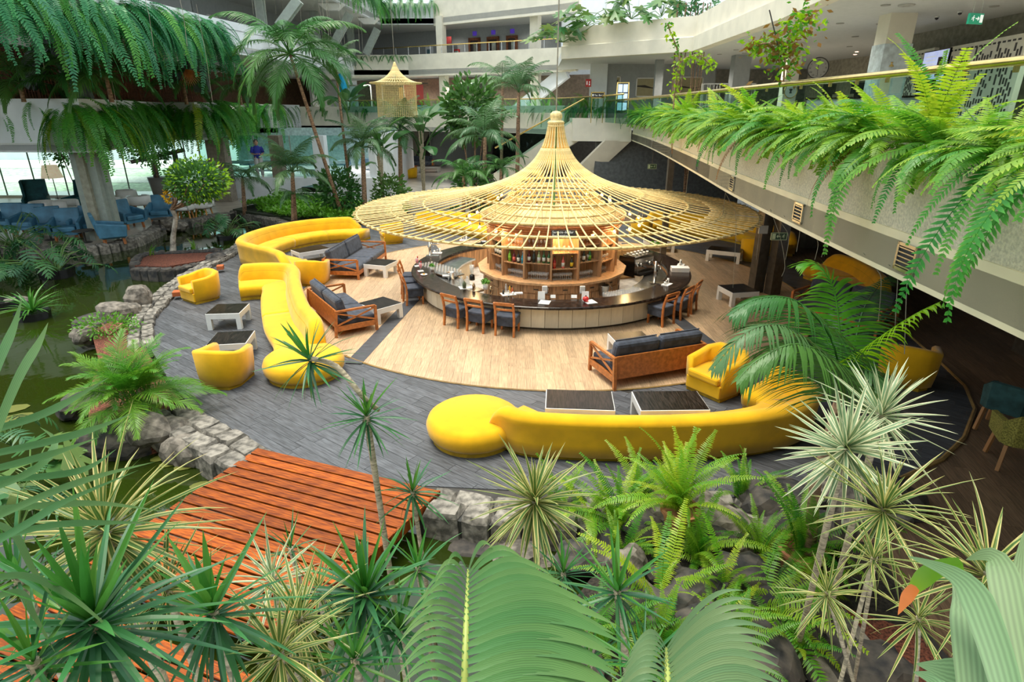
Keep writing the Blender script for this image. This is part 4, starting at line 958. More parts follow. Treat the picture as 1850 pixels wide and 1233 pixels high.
a = P(1107,704); b_ = P(1268,676); c, rz, L = sofa_pose(b_, a); navy_sofa('wooden_sofa', 'navy wooden sofa seen from behind near the front of the oak floor', c, rz, L)
navy_sofa('wooden_sofa', 'dark navy wooden sofa in the shade beyond the two slim posts', (8.3,14.3,0), 2.2+pi)
# ------------------------------------------------------------------ yellow upholstery
m_yseam = M('yellow_seam', (.45,.27,.01), .9)
def tub_proto():
    t_ = thing('tub_armchair', 'x', 'armchair', (0,0,0))
    path = [(-.36,-.36),(-.4,0),(-.4,.2),(-.27,.37),(0,.4),(.27,.37),(.4,.2),(.4,0),(.36,-.36)]
    path = path[::-1]      # so that left of the path is the inside? right-hand order keeps the seat side at positive offset
    def sec(h, k): return [(0.0,.07),(-.03,.3),(-.045,h-.03),(-.02,h),(.05,h+.005),(.09,h-.03),(.085,.3),(.08,.07)]
    hs = [.6,.62,.66,.71,.72,.71,.66,.62,.6]
    mb = MB().sweep([(x*.93,y*.93) for x, y in path], [sec(h,0) for h in hs]); obj('shell', mb, m_yellow, t_, smooth=True, bevel=0)
    obj('base', MB().prism([(-.33,-.37),(.33,-.37),(.33,.15),(.22,.31),(-.22,.31),(-.33,.15)], .06, .28), m_yellow, t_, bevel=.02)
    obj('seat_cushion', MB().prism([(-.295,-.41),(.295,-.41),(.295,.12),(.2,.27),(-.2,.27),(-.295,.12)], .28, .41), m_yellow, t_, bevel=.035)
    obj('plinth', MB().prism([(-.33,-.33),(.33,-.33),(.33,.15),(.22,.33),(-.22,.33),(-.33,.15)], 0, .07), m_yseam, t_)
    return t_
tub = tub_proto()
tubs = [((366,541),-.62,1.12,'single yellow tub armchair at the upper left edge of the deck'),((411,690),pi-.1,1.12,'yellow tub armchair seen from behind, nearest at the left'),((568,512),pi-.06,1.12,'yellow tub armchair seen from behind beside the far navy sofa'),
 ((709,438),-1.15,1.1,'yellow tub armchair at the right end of the long far-left sofa'),((1292,706),-.95,1.15,'yellow tub armchair beside the front navy sofa under the palm'),((1157,425),-2.1,1.1,'yellow tub armchair under the right side of the canopy'),
 ((884,378),.5,1.1,'small yellow tub armchair seen through the canopy rods behind the bar'),((1362,470),2.6,1.15,'dim yellow tub armchair just left of the slim dark posts'),((1633,690),2.5,1.2,'dim ochre armchair in deep shade behind the pale spiky plants')]
for i, (pp, rz, k_, lb) in enumerate(tubs):
    o = tub if i == 0 else dup(tub, (0,0,0)); o.location = P(*pp); o.rotation_euler.z = rz; o.scale = (k_,)*3; o['label'] = lb; o['group'] = 'yellow tub armchairs'

def curved_sofa(lab, path, side, h0=.83, end0=None, end1=None, tap0=3, tap1=3, seams=(), round_end=None, bdp=.3, sdp=.98, back_from=0, back_to=1, m_=m_yellow):
    """path: outer floor line of the back, side=+1 when the seat lies left of the path"""
    pts = sm([(x, y, 0) for x, y in path], 7); n = len(pts); pts = [(p.x, p.y) for p in pts]
    t_ = thing('curved_sofa', lab, 'sofa', (pts[n//2][0], pts[n//2][1], 0))
    def fl(sec): 
        s_ = [(o*side, z) for o, z in sec]; return s_ if side > 0 else s_[::-1]
    i0, i1 = int(back_from*(n-1)), int(back_to*(n-1))
    bs = []
    for i in range(i0, i1+1):
        k0 = min(1, (i-i0)/max(1,tap0)); k1 = min(1, (i1-i)/max(1,tap1)); k = min(k0, k1); h = .5+(h0-.5)*math.sin(k*pi/2)
        bs.append(fl([(.03,.08),(.02,.3),(.0,h-.2),(-.03,h-.1),(.02,h-.02),(.1,h),(bdp-.12,h-.01),(bdp-.04,h-.05),(bdp-.02,h-.12),(bdp+.03,h-.2),(bdp+.1,.4),(bdp+.05,.1)]))
    obj('backrest', MB().sweep(pts[i0:i1+1], bs), m_, t_, world=True, smooth=True)
    ro = MB().sweep(pts[i0+1:i1], [fl([(bdp-.05,b_[0][1]*0+max(z for o, z in b_)-.16),(bdp+.02,max(z for o, z in b_)-.175),(bdp+.0,max(z for o, z in b_)-.19)]) for b_ in bs[1:-1]]); obj('back_seam', ro, m_yseam, t_, world=True)
    ss = fl([(.12,.09),(sdp-.05,.09),(sdp,.16),(sdp+.03,.28),(sdp+.02,.37),(sdp-.06,.425),(bdp,.435),(.12,.42)])
    cuts = [0]+[int(c*(n-1)) for c in seams]+[n-1]
    for a, b_ in zip(cuts, cuts[1:]): obj('seat_section', MB().sweep(pts[a:b_+1], ss), m_, t_, world=True, smooth=True)
    obj('plinth', MB().sweep(pts, fl([(.1,0),(.1,.09),(sdp-.06,.09),(sdp-.06,0)])), m_yseam, t_, world=True)
    if round_end:
        for (cx, cy, r) in round_end:
            obj('round_seat', MB().lathe([(r*.93,.08),(r,.16),(r*1.02,.28),(r*.97,.38),(r*.88,.43),(0,.445)], 36, (cx,cy,0)), m_, t_, world=True, smooth=True)
            obj('plinth', MB().lathe([(r*.9,0),(r*.9,.09)], 30, (cx,cy,0)), m_yseam, t_, world=True)
    return t_
curved_sofa('long curved yellow sofa seen from behind at the front of the deck', [(-.35,8.3),(.1,7.93),(.8,7.8),(1.6,7.75),(2.5,7.76),(3.3,7.84),(4.05,8.02),(4.7,8.35),(5.1,8.9),(5.05,9.55),(4.75,10.0)], 1, h0=.76,
            seams=(.1,.42,.72), round_end=[(-.62,8.62,.76)], tap0=4, tap1=3, sdp=.86)
curved_sofa('s-curved yellow sofa at the left with a round seat at its near end', [(-8.0,16.95),(-7.5,17.15),(-6.9,17.2),(-6.35,17.0),(-6.0,16.4),(-5.65,15.4),(-5.2,14.3),(-4.7,13.2),(-4.2,12.35),(-3.95,11.75)], -1, h0=.86,
            seams=(.38,.7), round_end=[(-4.2,11.1,.78)], tap0=3, tap1=5, sdp=1.0)
curved_sofa('longest curved yellow sofa at the far left below the green bed', [(-7.05,18.0),(-7.7,18.75),(-8.6,19.45),(-9.45,20.3),(-9.65,21.6),(-9.35,23.0),(-8.75,24.05),(-8.0,24.7),(-7.1,25.1),(-6.5,25.15),(-5.9,25.0)], -1, h0=.88,
            seams=(.28,.52,.72,.88), tap0=5, tap1=6, back_to=.93, sdp=1.05)
curved_sofa('curved yellow sofa seen through the rods behind the left of the bar', [(-4.35,26.6),(-3.9,27.1),(-3.0,27.0),(-2.0,26.6),(-1.0,25.9),(-.2,25.0)], -1, seams=(.5,), sdp=1.05)
curved_sofa('shaded curved yellow sofa at the back right under the gallery', [(6.0,26.9),(6.6,26.95),(7.3,26.8),(8.6,26.0),(9.8,24.6),(10.4,22.9),(10.4,21.6)], -1, seams=(.4,.7), sdp=1.05)
curved_sofa('dim curved yellow sofa at the far right behind the posts', [(10.2,18.8),(10.5,17.6),(10.3,16.2),(9.9,15.0)], -1, seams=(.5,), sdp=1.0)
# ------------------------------------------------------------------ chairs at the right edge
def side_chair(lab, loc, rz, mseat, k_=1.0):
    t_ = thing('dining_armchair', lab, 'chair', loc, rz, scale=k_)
    obj('shell', MB().sweep([(.3,-.28),(.3,.18),(.2,.28),(-.2,.28),(-.3,.18),(-.3,-.28)], [[(-.02,.4),(-.04,h),(.02,h+.01),(.03,.4)] for h in (.66,.72,.84,.84,.72,.66)]), mseat, t_)
    obj('seat', MB().box((0,-.02,.42),(.56,.52,.1)), mseat, t_, bevel=.03); m_l = MC((.4,.2,.08))
    for x in (-1,1):
        for y in (-1,1): obj('leg', MB().bar((x*.24,y*.22,.38),(x*.27,y*.27,0),.045,.045), m_l, t_)
m_olive = M('olive_tweed', (.27,.25,.05), .95, var=.3, scale=60); m_dteal = M('dark_teal_fabric', (.03,.09,.09), .9, var=.2)
side_chair('olive tweed dining armchair with wooden legs at the right edge', P(1832,840), 2.75, m_olive, 1.08); side_chair('dark teal dining armchair behind the olive one at the right edge', P(1815,790)+Vector((.1,.2,0)), 2.2, m_dteal, 1.08)
# ------------------------------------------------------------------ left terrace furniture
def blue_chair(lab, loc, rz, m_=m_blue, wing=False, grp='blue leather armchairs'):
    t_ = thing('wing_chair' if wing else 'blue_armchair', lab, 'armchair', loc, rz, grp, 1.3); h = 1.28 if wing else .95
    obj('seat', MB().box((0,-.05,.38),(.6,.62,.16)), m_, t_, bevel=.04); obj('base', MB().box((0,0,.26),(.66,.62,.12)), m_, t_)
    bk = obj('backrest', MB().hexa([(-.33,.26,.3),(.33,.26,.3),(.33,.4,.3),(-.33,.4,.3),(-.35,.42,h),(.35,.42,h),(.35,.52,h),(-.35,.52,h)]), m_, t_, bevel=.03)
    for s_ in (-1,1):
        obj('armrest', MB().hexa([(s_*.33,-.34,.24),(s_*.43,-.34,.24),(s_*.43,.38,.24),(s_*.33,.38,.24),(s_*.34,-.38,.58),(s_*.44,-.38,.58),(s_*.43,.42,.7),(s_*.33,.42,.7)]), m_, t_, bevel=.025)
        if wing: obj('wing', MB().hexa([(s_*.31,.12,.66),(s_*.41,.12,.66),(s_*.41,.44,.66),(s_*.31,.44,.66),(s_*.33,.2,h-.04),(s_*.43,.2,h-.04),(s_*.41,.5,h),(s_*.33,.5,h)]), m_, bk, bevel=.02)
        for y in (-1,1): obj('leg', MB().bar((s_*.28,y*.26,0),(s_*.27,y*.24,.22),.06,.06), MC((.45,.16,.05)), t_)
bl = [((18,422),.1,'blue armchair at the extreme left, mostly behind philodendron'),((57,424),.1,'blue armchair seen from behind, second from the left edge'),((93,430),pi+.5,'blue armchair facing right, left of the slanted column'),((126,434),pi+.4,'blue armchair beside the small dark table left of the column'),((163,428),pi+.2,'blue armchair partly hidden by the slanted column'),
 ((238,412),-2.0+pi,'blue armchair in profile just right of the slanted column'),((295,402),.3,'blue armchair facing the pond beside the small round table'),((208,440),2.2,'blue armchair peeping out right of the column foot')]
for pp, rz, lb in bl: blue_chair(lb, P(*pp), rz if rz < 3 else rz-pi)
blue_chair('dark teal wing chair left of the tall floor lamp', P(72,385), .55, m_teal, True, 'teal wing chairs'); blue_chair('dark teal wing chair between the floor lamp and the column', P(143,384), -.6, m_teal, True, 'teal wing chairs')
def tub_white(lab, loc, rz):
    t_ = thing('white_tub_chair', lab, 'chair', loc, rz, 'white round tub chairs', 1.25)
    path = [(.4*math.sin(a), -.4*math.cos(a)) for a in [math.radians(35+i*24.2) for i in range(13)]]
    obj('shell', MB().sweep(path, [(-.04,.72),(0,.74),(.05,.73),(.06,.4),(.0,.36),(-.06,.42)]), m_white, t_, smooth=True); obj('seat', MB().lathe([(.34,.36),(.38,.42),(.36,.47),(0,.48)], 20), m_white, t_, smooth=True)
    for k in range(4): a = pi/4+k*pi/2; obj('leg', MB().bar((.26*math.cos(a),.26*math.sin(a),.37),(.33*math.cos(a),.33*math.sin(a),0),.05,.05), MC((.6,.28,.08)), t_)
wt = [((85,398),'leftmost white tub chair before the teal wing chairs'),((126,396),'second white tub chair between the wing chairs and the column'),((215,392),'white tub chair just right of the column'),((256,386),'white tub chair right of the column, a little farther back'),((232,374),'white tub chair farthest back beside the column'),
 ((336,396),'white tub chair under the left of the clipped tree crown'),((370,392),'white tub chair under the right of the clipped tree crown'),((318,388),'white tub chair behind the tree trunk'),((352,384),'white tub chair behind the round table under the tree')]
for i, (pp, lb) in enumerate(wt): tub_white(lb, P(*pp), i*1.3)
def rtable(lab, loc, r=.45, h=.6, m_=None):
    t_ = thing('round_table', lab, 'table', loc); obj('table_top', MB().lathe([(r,h-.03),(r,h),(0,h)], 20), m_ or MC((.5,.25,.1)), t_); obj('stem', MB().tube([(0,0,.02),(0,0,h-.03)], .04, 8), m_dark, t_); obj('foot', MB().lathe([(.25,0),(.2,.02),(0,.03)], 14), m_dark, t_)
rtable('round wooden table among white tub chairs under the tree', P(345,391)+Vector((0,.1,0))); rtable('small dark round table with white card beside the blue armchair', P(291,415), .32, .5, m_dark); rtable('small dark round table left of the slanted column foot', P(140,443)+Vector((0,.5,0)), .38, .5, m_dark)
rtable('small dark round table near the philodendron at the left', P(80,437)+Vector((0,.4,0)), .35, .5, m_dark)
fl_ = thing('floor_lamp', 'tall floor lamp with large cream shade between the teal wing chairs', 'lamp', P(110,378)); obj('base', MB().lathe([(.2,0),(.2,.02),(0,.04)], 16), m_steel, fl_)
obj('pole', MB().tube([(0,0,.02),(0,0,1.9)], .025, 8), m_steel, fl_); obj('shade', MB().lathe([(.5,1.65),(.34,2.3),(.33,2.3),(.49,1.65)], 28), M('lamp_shade', (.9,.78,.55), .8, emis=.35), fl_, smooth=True)
for i, y in enumerate((.62,.55)): obj('shelf_ring', MB().lathe([(.14,y),(.14,y+.01),(0,y+.01)], 10), m_dark, fl_)
# glass front of the terrace with mullions, dark steel portal
gf = thing('glass_facade', 'tall frameless glass facade behind the left terrace', 'glass facade', (-33,37.6,0)); x = -33
while x < -17.5:
    obj('glass_pane', MB().box((x+.95,37.6,1.8),(1.86,.02,3.5)), m_glass, gf, world=True); obj('mullion', MB().box((x,37.6,1.8),(.04,.08,3.6)), m_steel_g, gf, world=True); x += 1.9
obj('sill', MB().bb(-33,-17.5,37.5,37.72,0,.14), m_white, gf, world=True)
pt_ = thing('steel_portal', 'dark steel portal frame hung before the terrace glass', 'portal', Vector((P(278,358).x*.97,36.6,0))); c = pt_.location
a = D(237,293,c.y); b_ = D(333,271,c.y+.6)
obj('beam', MB().bar(a, b_, .2, .22), m_postm, pt_, world=True); q = D(262,285,c.y); obj('post', MB().bar((c.x+.2,c.y,0),(c.x+.2,c.y,a.z+.1),.26,.2), m_postm, pt_, world=True); q = D(316,285,c.y+.5); obj('post', MB().bar((q.x,c.y+.55,0),(q.x,c.y+.55,b_.z),.22,.2), m_postm, pt_, world=True)
# ------------------------------------------------------------------ restaurant platform
struct('floor', MB().bb(-19.3,-8.2,37.2,52,-.2,1.2), m_pwhite)
rg = thing('restaurant_glazing', 'glass front of the raised restaurant with frosted bands', 'glass facade', (-19,38.2,1.2)); xs = [-19.1,-17.4,-15.7,-13.5,-11.9,-10.2]
m_frost = M('frosted_band', (.4,.62,.62), .6)
for a, b_ in zip(xs, xs[1:]):
    obj('glass_pane', MB().bb(a+.02,b_-.02,38.2,38.22,1.2,3.6), m_rail, rg, world=True); obj('frosted_band', MB().bb(a+.02,b_-.02,38.17,38.19,1.95,2.15), m_frost, rg, world=True); obj('frosted_band', MB().bb(a+.02,b_-.02,38.17,38.19,1.5,1.62), m_frost, rg, world=True)
    obj('mullion', MB().bb(a-.03,a+.03,38.15,38.25,1.2,3.6), m_steel_g, rg, world=True)
struct('column', MB().bb(-14.55,-13.9,37.5,38.2,1.2,3.62), M('brown_column', (.22,.18,.13), .7)); struct('column', MB().bb(-11.9,-11.2,37.4,38.1,1.2,3.62), m_pwhite)
struct('wall_far', MB().bb(-20.2,-8.4,46,46.2,1.2,3.85), M('restaurant_wall', (.35,.5,.5), .7)); struct('wall_far', MB().bb(-8.6,-8.2,37.4,52,1.2,3.62), m_pwhite)
for i in range(9):
    x = -18.5+i*1.05; y = 40+(i%3)*1.3
    if abs(x+16.2) < .6: continue
    rt = thing('dining_table', 'dining table with blue-grey cloth behind the restaurant glass', 'table', (x,y,1.2), 0, 'restaurant tables behind glass'); obj('table_top', MB().lathe([(.42,.7),(.42,.74),(0,.74)], 16), m_white, rt); obj('cloth', MB().lathe([(.45,.45),(.42,.745),(0,.75)], 16), MC((.1,.2,.28)), rt); obj('stem', MB().tube([(0,0,0),(0,0,.7)], .05, 6), m_dark, rt)
# person in the blue shirt
def person():
    t_ = thing('person', 'person with short dark hair in a blue t-shirt looking down at hands', 'person', (P(465,285).x*0+D(466,285,37.5).x, 37.5, 1.2), .25)
    bm = bmesh.new(); sk = [((0,0,.92),.15,None),((0,.01,1.12),.145,0),((0,.02,1.3),.16,1),((0,.02,1.42),.1,2),((0,-.01,1.5),.05,3),((0,-.02,1.56),.055,4),
      ((.1,0,.86),.1,0),((.11,-.01,.48),.065,6),((.11,.02,.08),.042,7),((.11,-.13,.035),.03,8),((-.1,0,.86),.1,0),((-.11,-.01,.48),.065,10),((-.11,.02,.08),.042,11),((-.11,-.13,.035),.03,12),
      ((.2,.02,1.4),.065,2),((.26,-.02,1.12),.045,14),((.14,-.25,1.08),.033,15),((.07,-.31,1.09),.028,16),((-.2,.02,1.4),.065,2),((-.26,-.02,1.12),.045,18),((-.14,-.25,1.1),.033,19),((-.07,-.3,1.12),.028,20)]
    vs = [s_[0] for s_ in sk]; ed = [(i, s_[2]) for i, s_ in enumerate(sk) if s_[2] is not None]
    me = bpy.data.meshes.new('body'); me.from_pydata(vs, ed, []); ms_ = [MC((.5,.3,.2)), M('blue_tshirt', (.03,.05,.4), .8), MC((.5,.5,.5))]
    o = bpy.data.objects.new('body', me); COL.objects.link(o); o.parent = t_; m_ = o.modifiers.new('skin', 'SKIN'); me.materials.append(ms_[0])
    for i, s_ in enumerate(sk): me.skin_vertices[0].data[i].radius = (s_[1], s_[1]*.8)
    me.skin_vertices[0].data[0].use_root = True; m2 = o.modifiers.new('sub', 'SUBSURF'); m2.levels = 1; m2.render_levels = 1
    obj('tshirt', MB().lathe([(.17,.9),(.175,1.1),(.19,1.28),(.17,1.42),(.07,1.49),(.06,1.49)], 16, (0,.015,0), sy=.78), ms_[1], t_, smooth=True)
    for s_ in (-1,1): obj('sleeve', MB().tube([(s_*.16,.02,1.41),(s_*.22,.01,1.33),(s_*.26,-.02,1.16)], [.08,.078,.075], 10), ms_[1], t_, smooth=True); obj('trouser_leg', MB().tube([(s_*.09,0,.92),(s_*.11,-.01,.5),(s_*.11,.02,.1)], [.12,.085,.07], 10), ms_[2], t_, smooth=True)
    hd = obj('head', MB().lathe([(.03,1.5),(.065,1.52),(.085,1.58),(.09,1.65),(.08,1.71),(.05,1.75),(0,1.765)], 14, (0,-.03,0)), ms_[0], t_, smooth=True)
    obj('hair', MB().lathe([(.093,1.63),(.1,1.68),(.085,1.735),(.05,1.77),(0,1.785)], 14, (0,-.015,0)), m_dark, hd, smooth=True); obj('nose', MB().box((0,-.125,1.62),(.022,.03,.04)), ms_[0], hd)
    for s_ in (-1,1):
        obj('ear', MB().box((s_*.092,-.02,1.63),(.02,.04,.055)), ms_[0], hd); obj('eye', MB().box((s_*.032,-.115,1.65),(.02,.01,.01)), m_dark, hd)
        for k in range(4): obj('finger', MB().tube([(s_*.07,-.31,1.1+k*.012),(s_*.04,-.35,1.105+k*.012),(s_*.015,-.345,1.1+k*.012)], [.009,.009,.007], 5), ms_[0], t_)
        obj('thumb', MB().tube([(s_*.07,-.3,1.13),(s_*.045,-.32,1.16)], [.01,.008], 5), ms_[0], t_)
    obj('mouth', MB().box((0,-.112,1.575),(.035,.01,.008)), m_red, hd)
    t_.rotation_euler.z = .5; t_.scale = (1.25,)*3
person()
# ------------------------------------------------------------------ piano behind the green bed
pn = thing('grand_piano', 'black grand piano standing behind the green bed', 'piano', P(578,372,0)+Vector((0,.6,0)), -.25)
body = [(-.75,-.75),(.75,-.75),(.78,.1),(.55,.75),(.2,1.15),(-.2,1.2),(-.75,.9)]
obj('case', MB().prism(body, .68, .98), m_black, pn); obj('lid', MB().prism([(x*1.02,y*1.02) for x, y in body], .98, 1.02), m_black, pn); obj('key_shelf', MB().box((0,-.85,.7),(1.5,.25,.08)), m_black, pn)
obj('keyboard', MB().box((0,-.86,.75),(1.25,.15,.02)), m_paper, pn); obj('fallboard', MB().box((0,-.74,.85),(1.4,.04,.2)), m_black, pn)
for x, y in ((-.62,-.6),(.62,-.6),(0,.85)): obj('leg', MB().lathe([(.05,0),(.04,.1),(.07,.4),(.08,.68)], 10, (x,y,0)), m_black, pn, smooth=True)
pb = thing('piano_bench', 'black bench before the grand piano', 'bench', pn.location+Vector((-.35,-1.45,0)), -.25); obj('seat', MB().box((0,0,.46),(.8,.35,.1)), m_black, pb, bevel=.02)
for x in (-1,1):
    for y in (-1,1): obj('leg', MB().box((x*.35,y*.13,.2),(.05,.05,.42)), m_black, pb)
# ------------------------------------------------------------------ lobby at the back
def picture(lab, c, rz, w_, h_, bgc, shape, sc_=1):
    t_ = thing('framed_picture', lab, 'picture', c, rz)
    fr = MB()
    for s_ in (-1,1): fr.box((s_*w_/2,0,0),(.06,.05,h_+.06)); fr.box((0,0,s_*h_/2),(w_+.06,.05,.06))
    obj('frame', fr, m_white, t_); obj('canvas', MB().box((0,.01,0),(w_,.02,h_)), MC(bgc, .8), t_)
    if shape: obj('painted_hill', MB().add([(x*w_/2,-.004,z*h_/2) for x, z in shape], [tuple(range(len(shape)))]), MC((.05,.04,.035), .8), t_)
c = D(755,258,61.97); picture('framed dark print on the wall of the ground floor hall', c, 0, 2.4, 2.9, (.3,.26,.2), [(-.3,-.95),(.95,-.95),(.95,.6),(.6,.1),(.2,-.1)])
ls = thing('lobby_sofa', 'dark wooden sofa against the back wall of the ground floor hall', 'sofa', D(756,301,58)*1); ls.location.z = 0
obj('seat', MB().box((0,0,.4),(2.6,.9,.3)), m_navy, ls, bevel=.05); obj('backrest', MB().box((0,.4,.75),(2.6,.2,.6)), m_navy, ls, bevel=.05); obj('frame', MB().box((0,0,.18),(2.8,1.0,.14)), m_cherry, ls); [obj('leg', MB().box((x*1.3,y*.42,.05),(.1,.1,.14)), m_cherry, ls) for x in (-1,1) for y in (-1,1)]
for s_ in (-1,1): obj('armrest', MB().box((s_*1.38,0,.45),(.1,1,.6)), m_cherry, ls)
o = dup(tlg, (ls.location.x+1.5, ls.location.y-4, 0), 0, 'low white table in the back hall before the dark sofa'); o.scale = (1.7,1.2,1.2); o = dup(tsq, (ls.location.x-2.3, ls.location.y-3.5, 0), 0, 'small white table at the left of the dark hall sofa')
dup(tub, P(740,324)+Vector((0,1,0)), -1.2, 'pale yellow armchair at the near edge of the back hall', 'yellow tub armchairs', 1.1)
fe = thing('fire_extinguisher', 'red fire extinguisher in the back hall', 'fire extinguisher', P(725,312)); obj('cylinder', MB().lathe([(.12,0),(.13,.05),(.13,.7),(.06,.8),(.05,.85),(0,.85)], 12), m_red, fe, smooth=True); obj('hose', MB().tube([(.05,-.02,.84),(.17,-.03,.7),(.16,-.03,.35)], .02, 6), m_black, fe)
def sq_sign(lab, p, rz, w_, h_, m_, glyphs=()):
    t_ = thing('wall_sign', lab, 'sign', p, rz); obj('board', MB().box((0,0,0),(w_,.03,h_)), m_, t_)
    for i, (x, z, a, b_) in enumerate(glyphs): obj('symbol', MB().box((x,-.02,z),(a,.01,b_)), m_signw, t_)
fx = [(-.22,.0,.12,.3),(.15,.1,.08,.08),(.15,-.08,.1,.2)]
sq_sign('red fire equipment sign high in the back hall', D(729,256,60), 0, .8, .7, m_red, fx)
# ------------------------------------------------------------------ reception level on the right
def man(t_, x, y, k, m_, yy=-.02):   # running-figure pictogram
    mb = MB(); L_ = [((0,.16),(.0,.02),.055),((0,.02),(-.09,-.06),.045),((-.09,-.06),(-.19,-.05),.04),((0,.02),(.07,-.08),.045),((.07,-.08),(.05,-.2),.04),((0,.13),(.1,.06),.035),((.1,.06),(.16,.1),.03),((0,.13),(-.1,.1),.035),((-.1,.1),(-.14,.02),.03)]
    for a, b_, w_ in L_: mb.bar((x+a[0]*k,yy,y+a[1]*k),(x+b_[0]*k,yy,y+b_[1]*k),w_*k,.006,up=(0,1,0))
    mb.box((x+.04*k,yy,y+.22*k),(.08*k,.006,.08*k)); obj('running_figure', mb, m_, t_)
def exit_sign(lab, p, rz, w_, h_, face, ink, flip=1):
    t_ = thing('exit_sign', lab, 'sign', p, rz); obj('board', MB().box((0,0,0),(w_,.04,h_)), face, t_); e = .01
    fr = MB()
    for s_ in (-1,1): fr.box((0,-.02,s_*h_/2*.94),(w_,.01,h_*.06)); fr.box((s_*w_/2*.97,-.02,0),(w_*.03,.01,h_))
    if ink is not m_signw: obj('border', fr, ink, t_)
    man(t_, -flip*w_*.27, -.02*h_, h_*1.15, ink, -.026); ar = MB(); ar.bar((-flip*w_*.08,-.026,0),(flip*w_*.14,-.026,0),h_*.09,.006,up=(0,1,0)); ar.bar((flip*w_*.15,-.026,0),(flip*w_*.07,-.026,h_*.16),h_*.08,.006,up=(0,1,0)); ar.bar((flip*w_*.15,-.026,0),(flip*w_*.07,-.026,-h_*.16),h_*.08,.006,up=(0,1,0)); obj('arrow', ar, ink, t_)
    obj('door_symbol', MB().box((flip*w_*.33,-.026,0),(w_*.2,.006,h_*.72)), ink, t_); return t_
p = D(1762,34,10.2); e_ = exit_sign('green exit sign with running man hanging from the reception ceiling', p, .28, .27*2.2*.45, .145, m_signg, m_signw, 1); obj('hanger', MB().tube([(-.08,0,.07),(-.08,0,7.56-p.z)], .004, 4), m_wire, e_); obj('hanger', MB().tube([(.08,0,.07),(.08,0,7.56-p.z)], .004, 4), m_wire, e_)
p = D(1407,427,13.4); e_ = exit_sign('dark exit sign with running man fixed before the slim posts', p, 0, .36, .17, m_signd, MC((.55,.65,.4)), -1); obj('bracket', MB().tube([(0,0,.08),(0,0,3.56-p.z)], .008, 5), m_postm, e_)
p = D(1178,301,27); e_ = exit_sign('small dark exit sign in the shaded hall right of the stair', p, 0, .38, .2, m_signd, MC((.5,.6,.35)), -1); obj('bracket', MB().tube([(0,0,.1),(0,0,3.56-p.z)], .01, 5), m_postm, e_)
tag(obj('switch_box', MB().box((0,0,0),(.22,.05,.2)), MC((.4,.4,.38)), loc=D(1379,415,14.9)), 'pale square junction box beside the slim dark post', 'box')
pp = Vector((11.2,38.5,0))
for px, py, w_, h_, lab, sh, Y in ((1103,158,1.1,1.15,'left framed print of a dark hill near the menu easel',[(-.9,-.3),(-.3,.0),(.3,.55),(.8,.75),(.6,.1),(0,-.35)],38.57),(1171,158,1.4,1.0,'middle framed landscape print partly behind the thin column',[(-1,.2),(-.3,.25),(.3,.0),(1,-.1),(1,-.2),(.2,-.1),(-1,.08)],38.57),(1243,157,1.7,1.05,'right framed landscape print behind the small tree',[(-1,.1),(-.2,.05),(.3,-.1),(1,.05),(1,0),(.3,-.2),(-1,.02)],38.57)):
    c = D(px,py,Y); picture(lab, c, 0, w_, h_, (.4,.35,.2), sh)
sq_sign('red fire equipment sign on the pillar left of the framed prints', D(1063,150,38.27), 0, .32, .42, m_red, [(-.08,0,.05,.2),(.06,.05,.05,.08),(.06,-.08,.06,.1)])
struct('wall_reception', MB().bb(4.6,5.6,38.3,38.5,4.38,7.56), m_pwhite)
ez = thing('menu_easel', 'gold A-frame easel holding four bright menu pages', 'easel', Vector((D(1123,200,33).x,33,4.4)), -.15)
p0 = D(1115,152,33).z-4.4
for s_ in (-1,1): obj('leg', MB().bar((s_*.33,-.25,0),(s_*.28,.05,1.95),.05,.04), m_brass, ez)
obj('rear_leg', MB().bar((-.3,.5,0),(-.25,.08,1.9),.05,.04), m_brass, ez); obj('board', MB().hexa([(-.3,-.17,.5),(.3,-.17,.5),(.3,-.14,.5),(-.3,-.14,.5),(-.26,.0,1.85),(.26,.0,1.85),(.26,.03,1.85),(-.26,.03,1.85)]), m_dark, ez); obj('top_bar', MB().bar((-.28,.03,1.93),(.28,.03,1.93),.04,.04), m_brass, ez)
m_page = M('backlit_page', (.6,.75,1), .5, emis=.9)
for r_ in range(3):
    for s_ in (-1,1): z = .62+r_*.43; obj('menu_page', MB().hexa([(s_*.13-.11,-.185+.09*(z-.5)/.97,z),(s_*.13+.11,-.185+.09*(z-.5)/.97,z),(s_*.13+.11,-.175+.09*(z-.5)/.97,z),(s_*.13-.11,-.175+.09*(z-.5)/.97,z),(s_*.13-.11,-.15+.09*(z-.5)/.97,z+.37),(s_*.13+.11,-.15+.09*(z-.5)/.97,z+.37),(s_*.13+.11,-.14+.09*(z-.5)/.97,z+.37),(s_*.13-.11,-.14+.09*(z-.5)/.97,z+.37)]), m_page, ez)
ss_ = thing('rail_sign', 'small gold-framed dark sign with white lettering beside the easel', 'sign', D(1080,172,33.2)); obj('board', MB().box((0,0,0),(.62,.03,.22)), m_dark, ss_); fr = MB()
for s_ in (-1,1): fr.box((0,-.01,s_*.13),(.7,.05,.04)); fr.box((s_*.33,-.01,0),(.04,.05,.28))
obj('frame', fr, m_brass, ss_); text('Tea  Room', .11, m_signw, ss_, (-.18,-.02,-.04)); obj('symbol', MB().box((-.25,-.02,0),(.06,.01,.1)), m_signw, ss_)
for s_ in (-1,1): obj('leg', MB().tube([(s_*.3,0,-.12),(s_*.3,0,4.4-ss_.location.z)], .02, 6), m_brass, ss_)
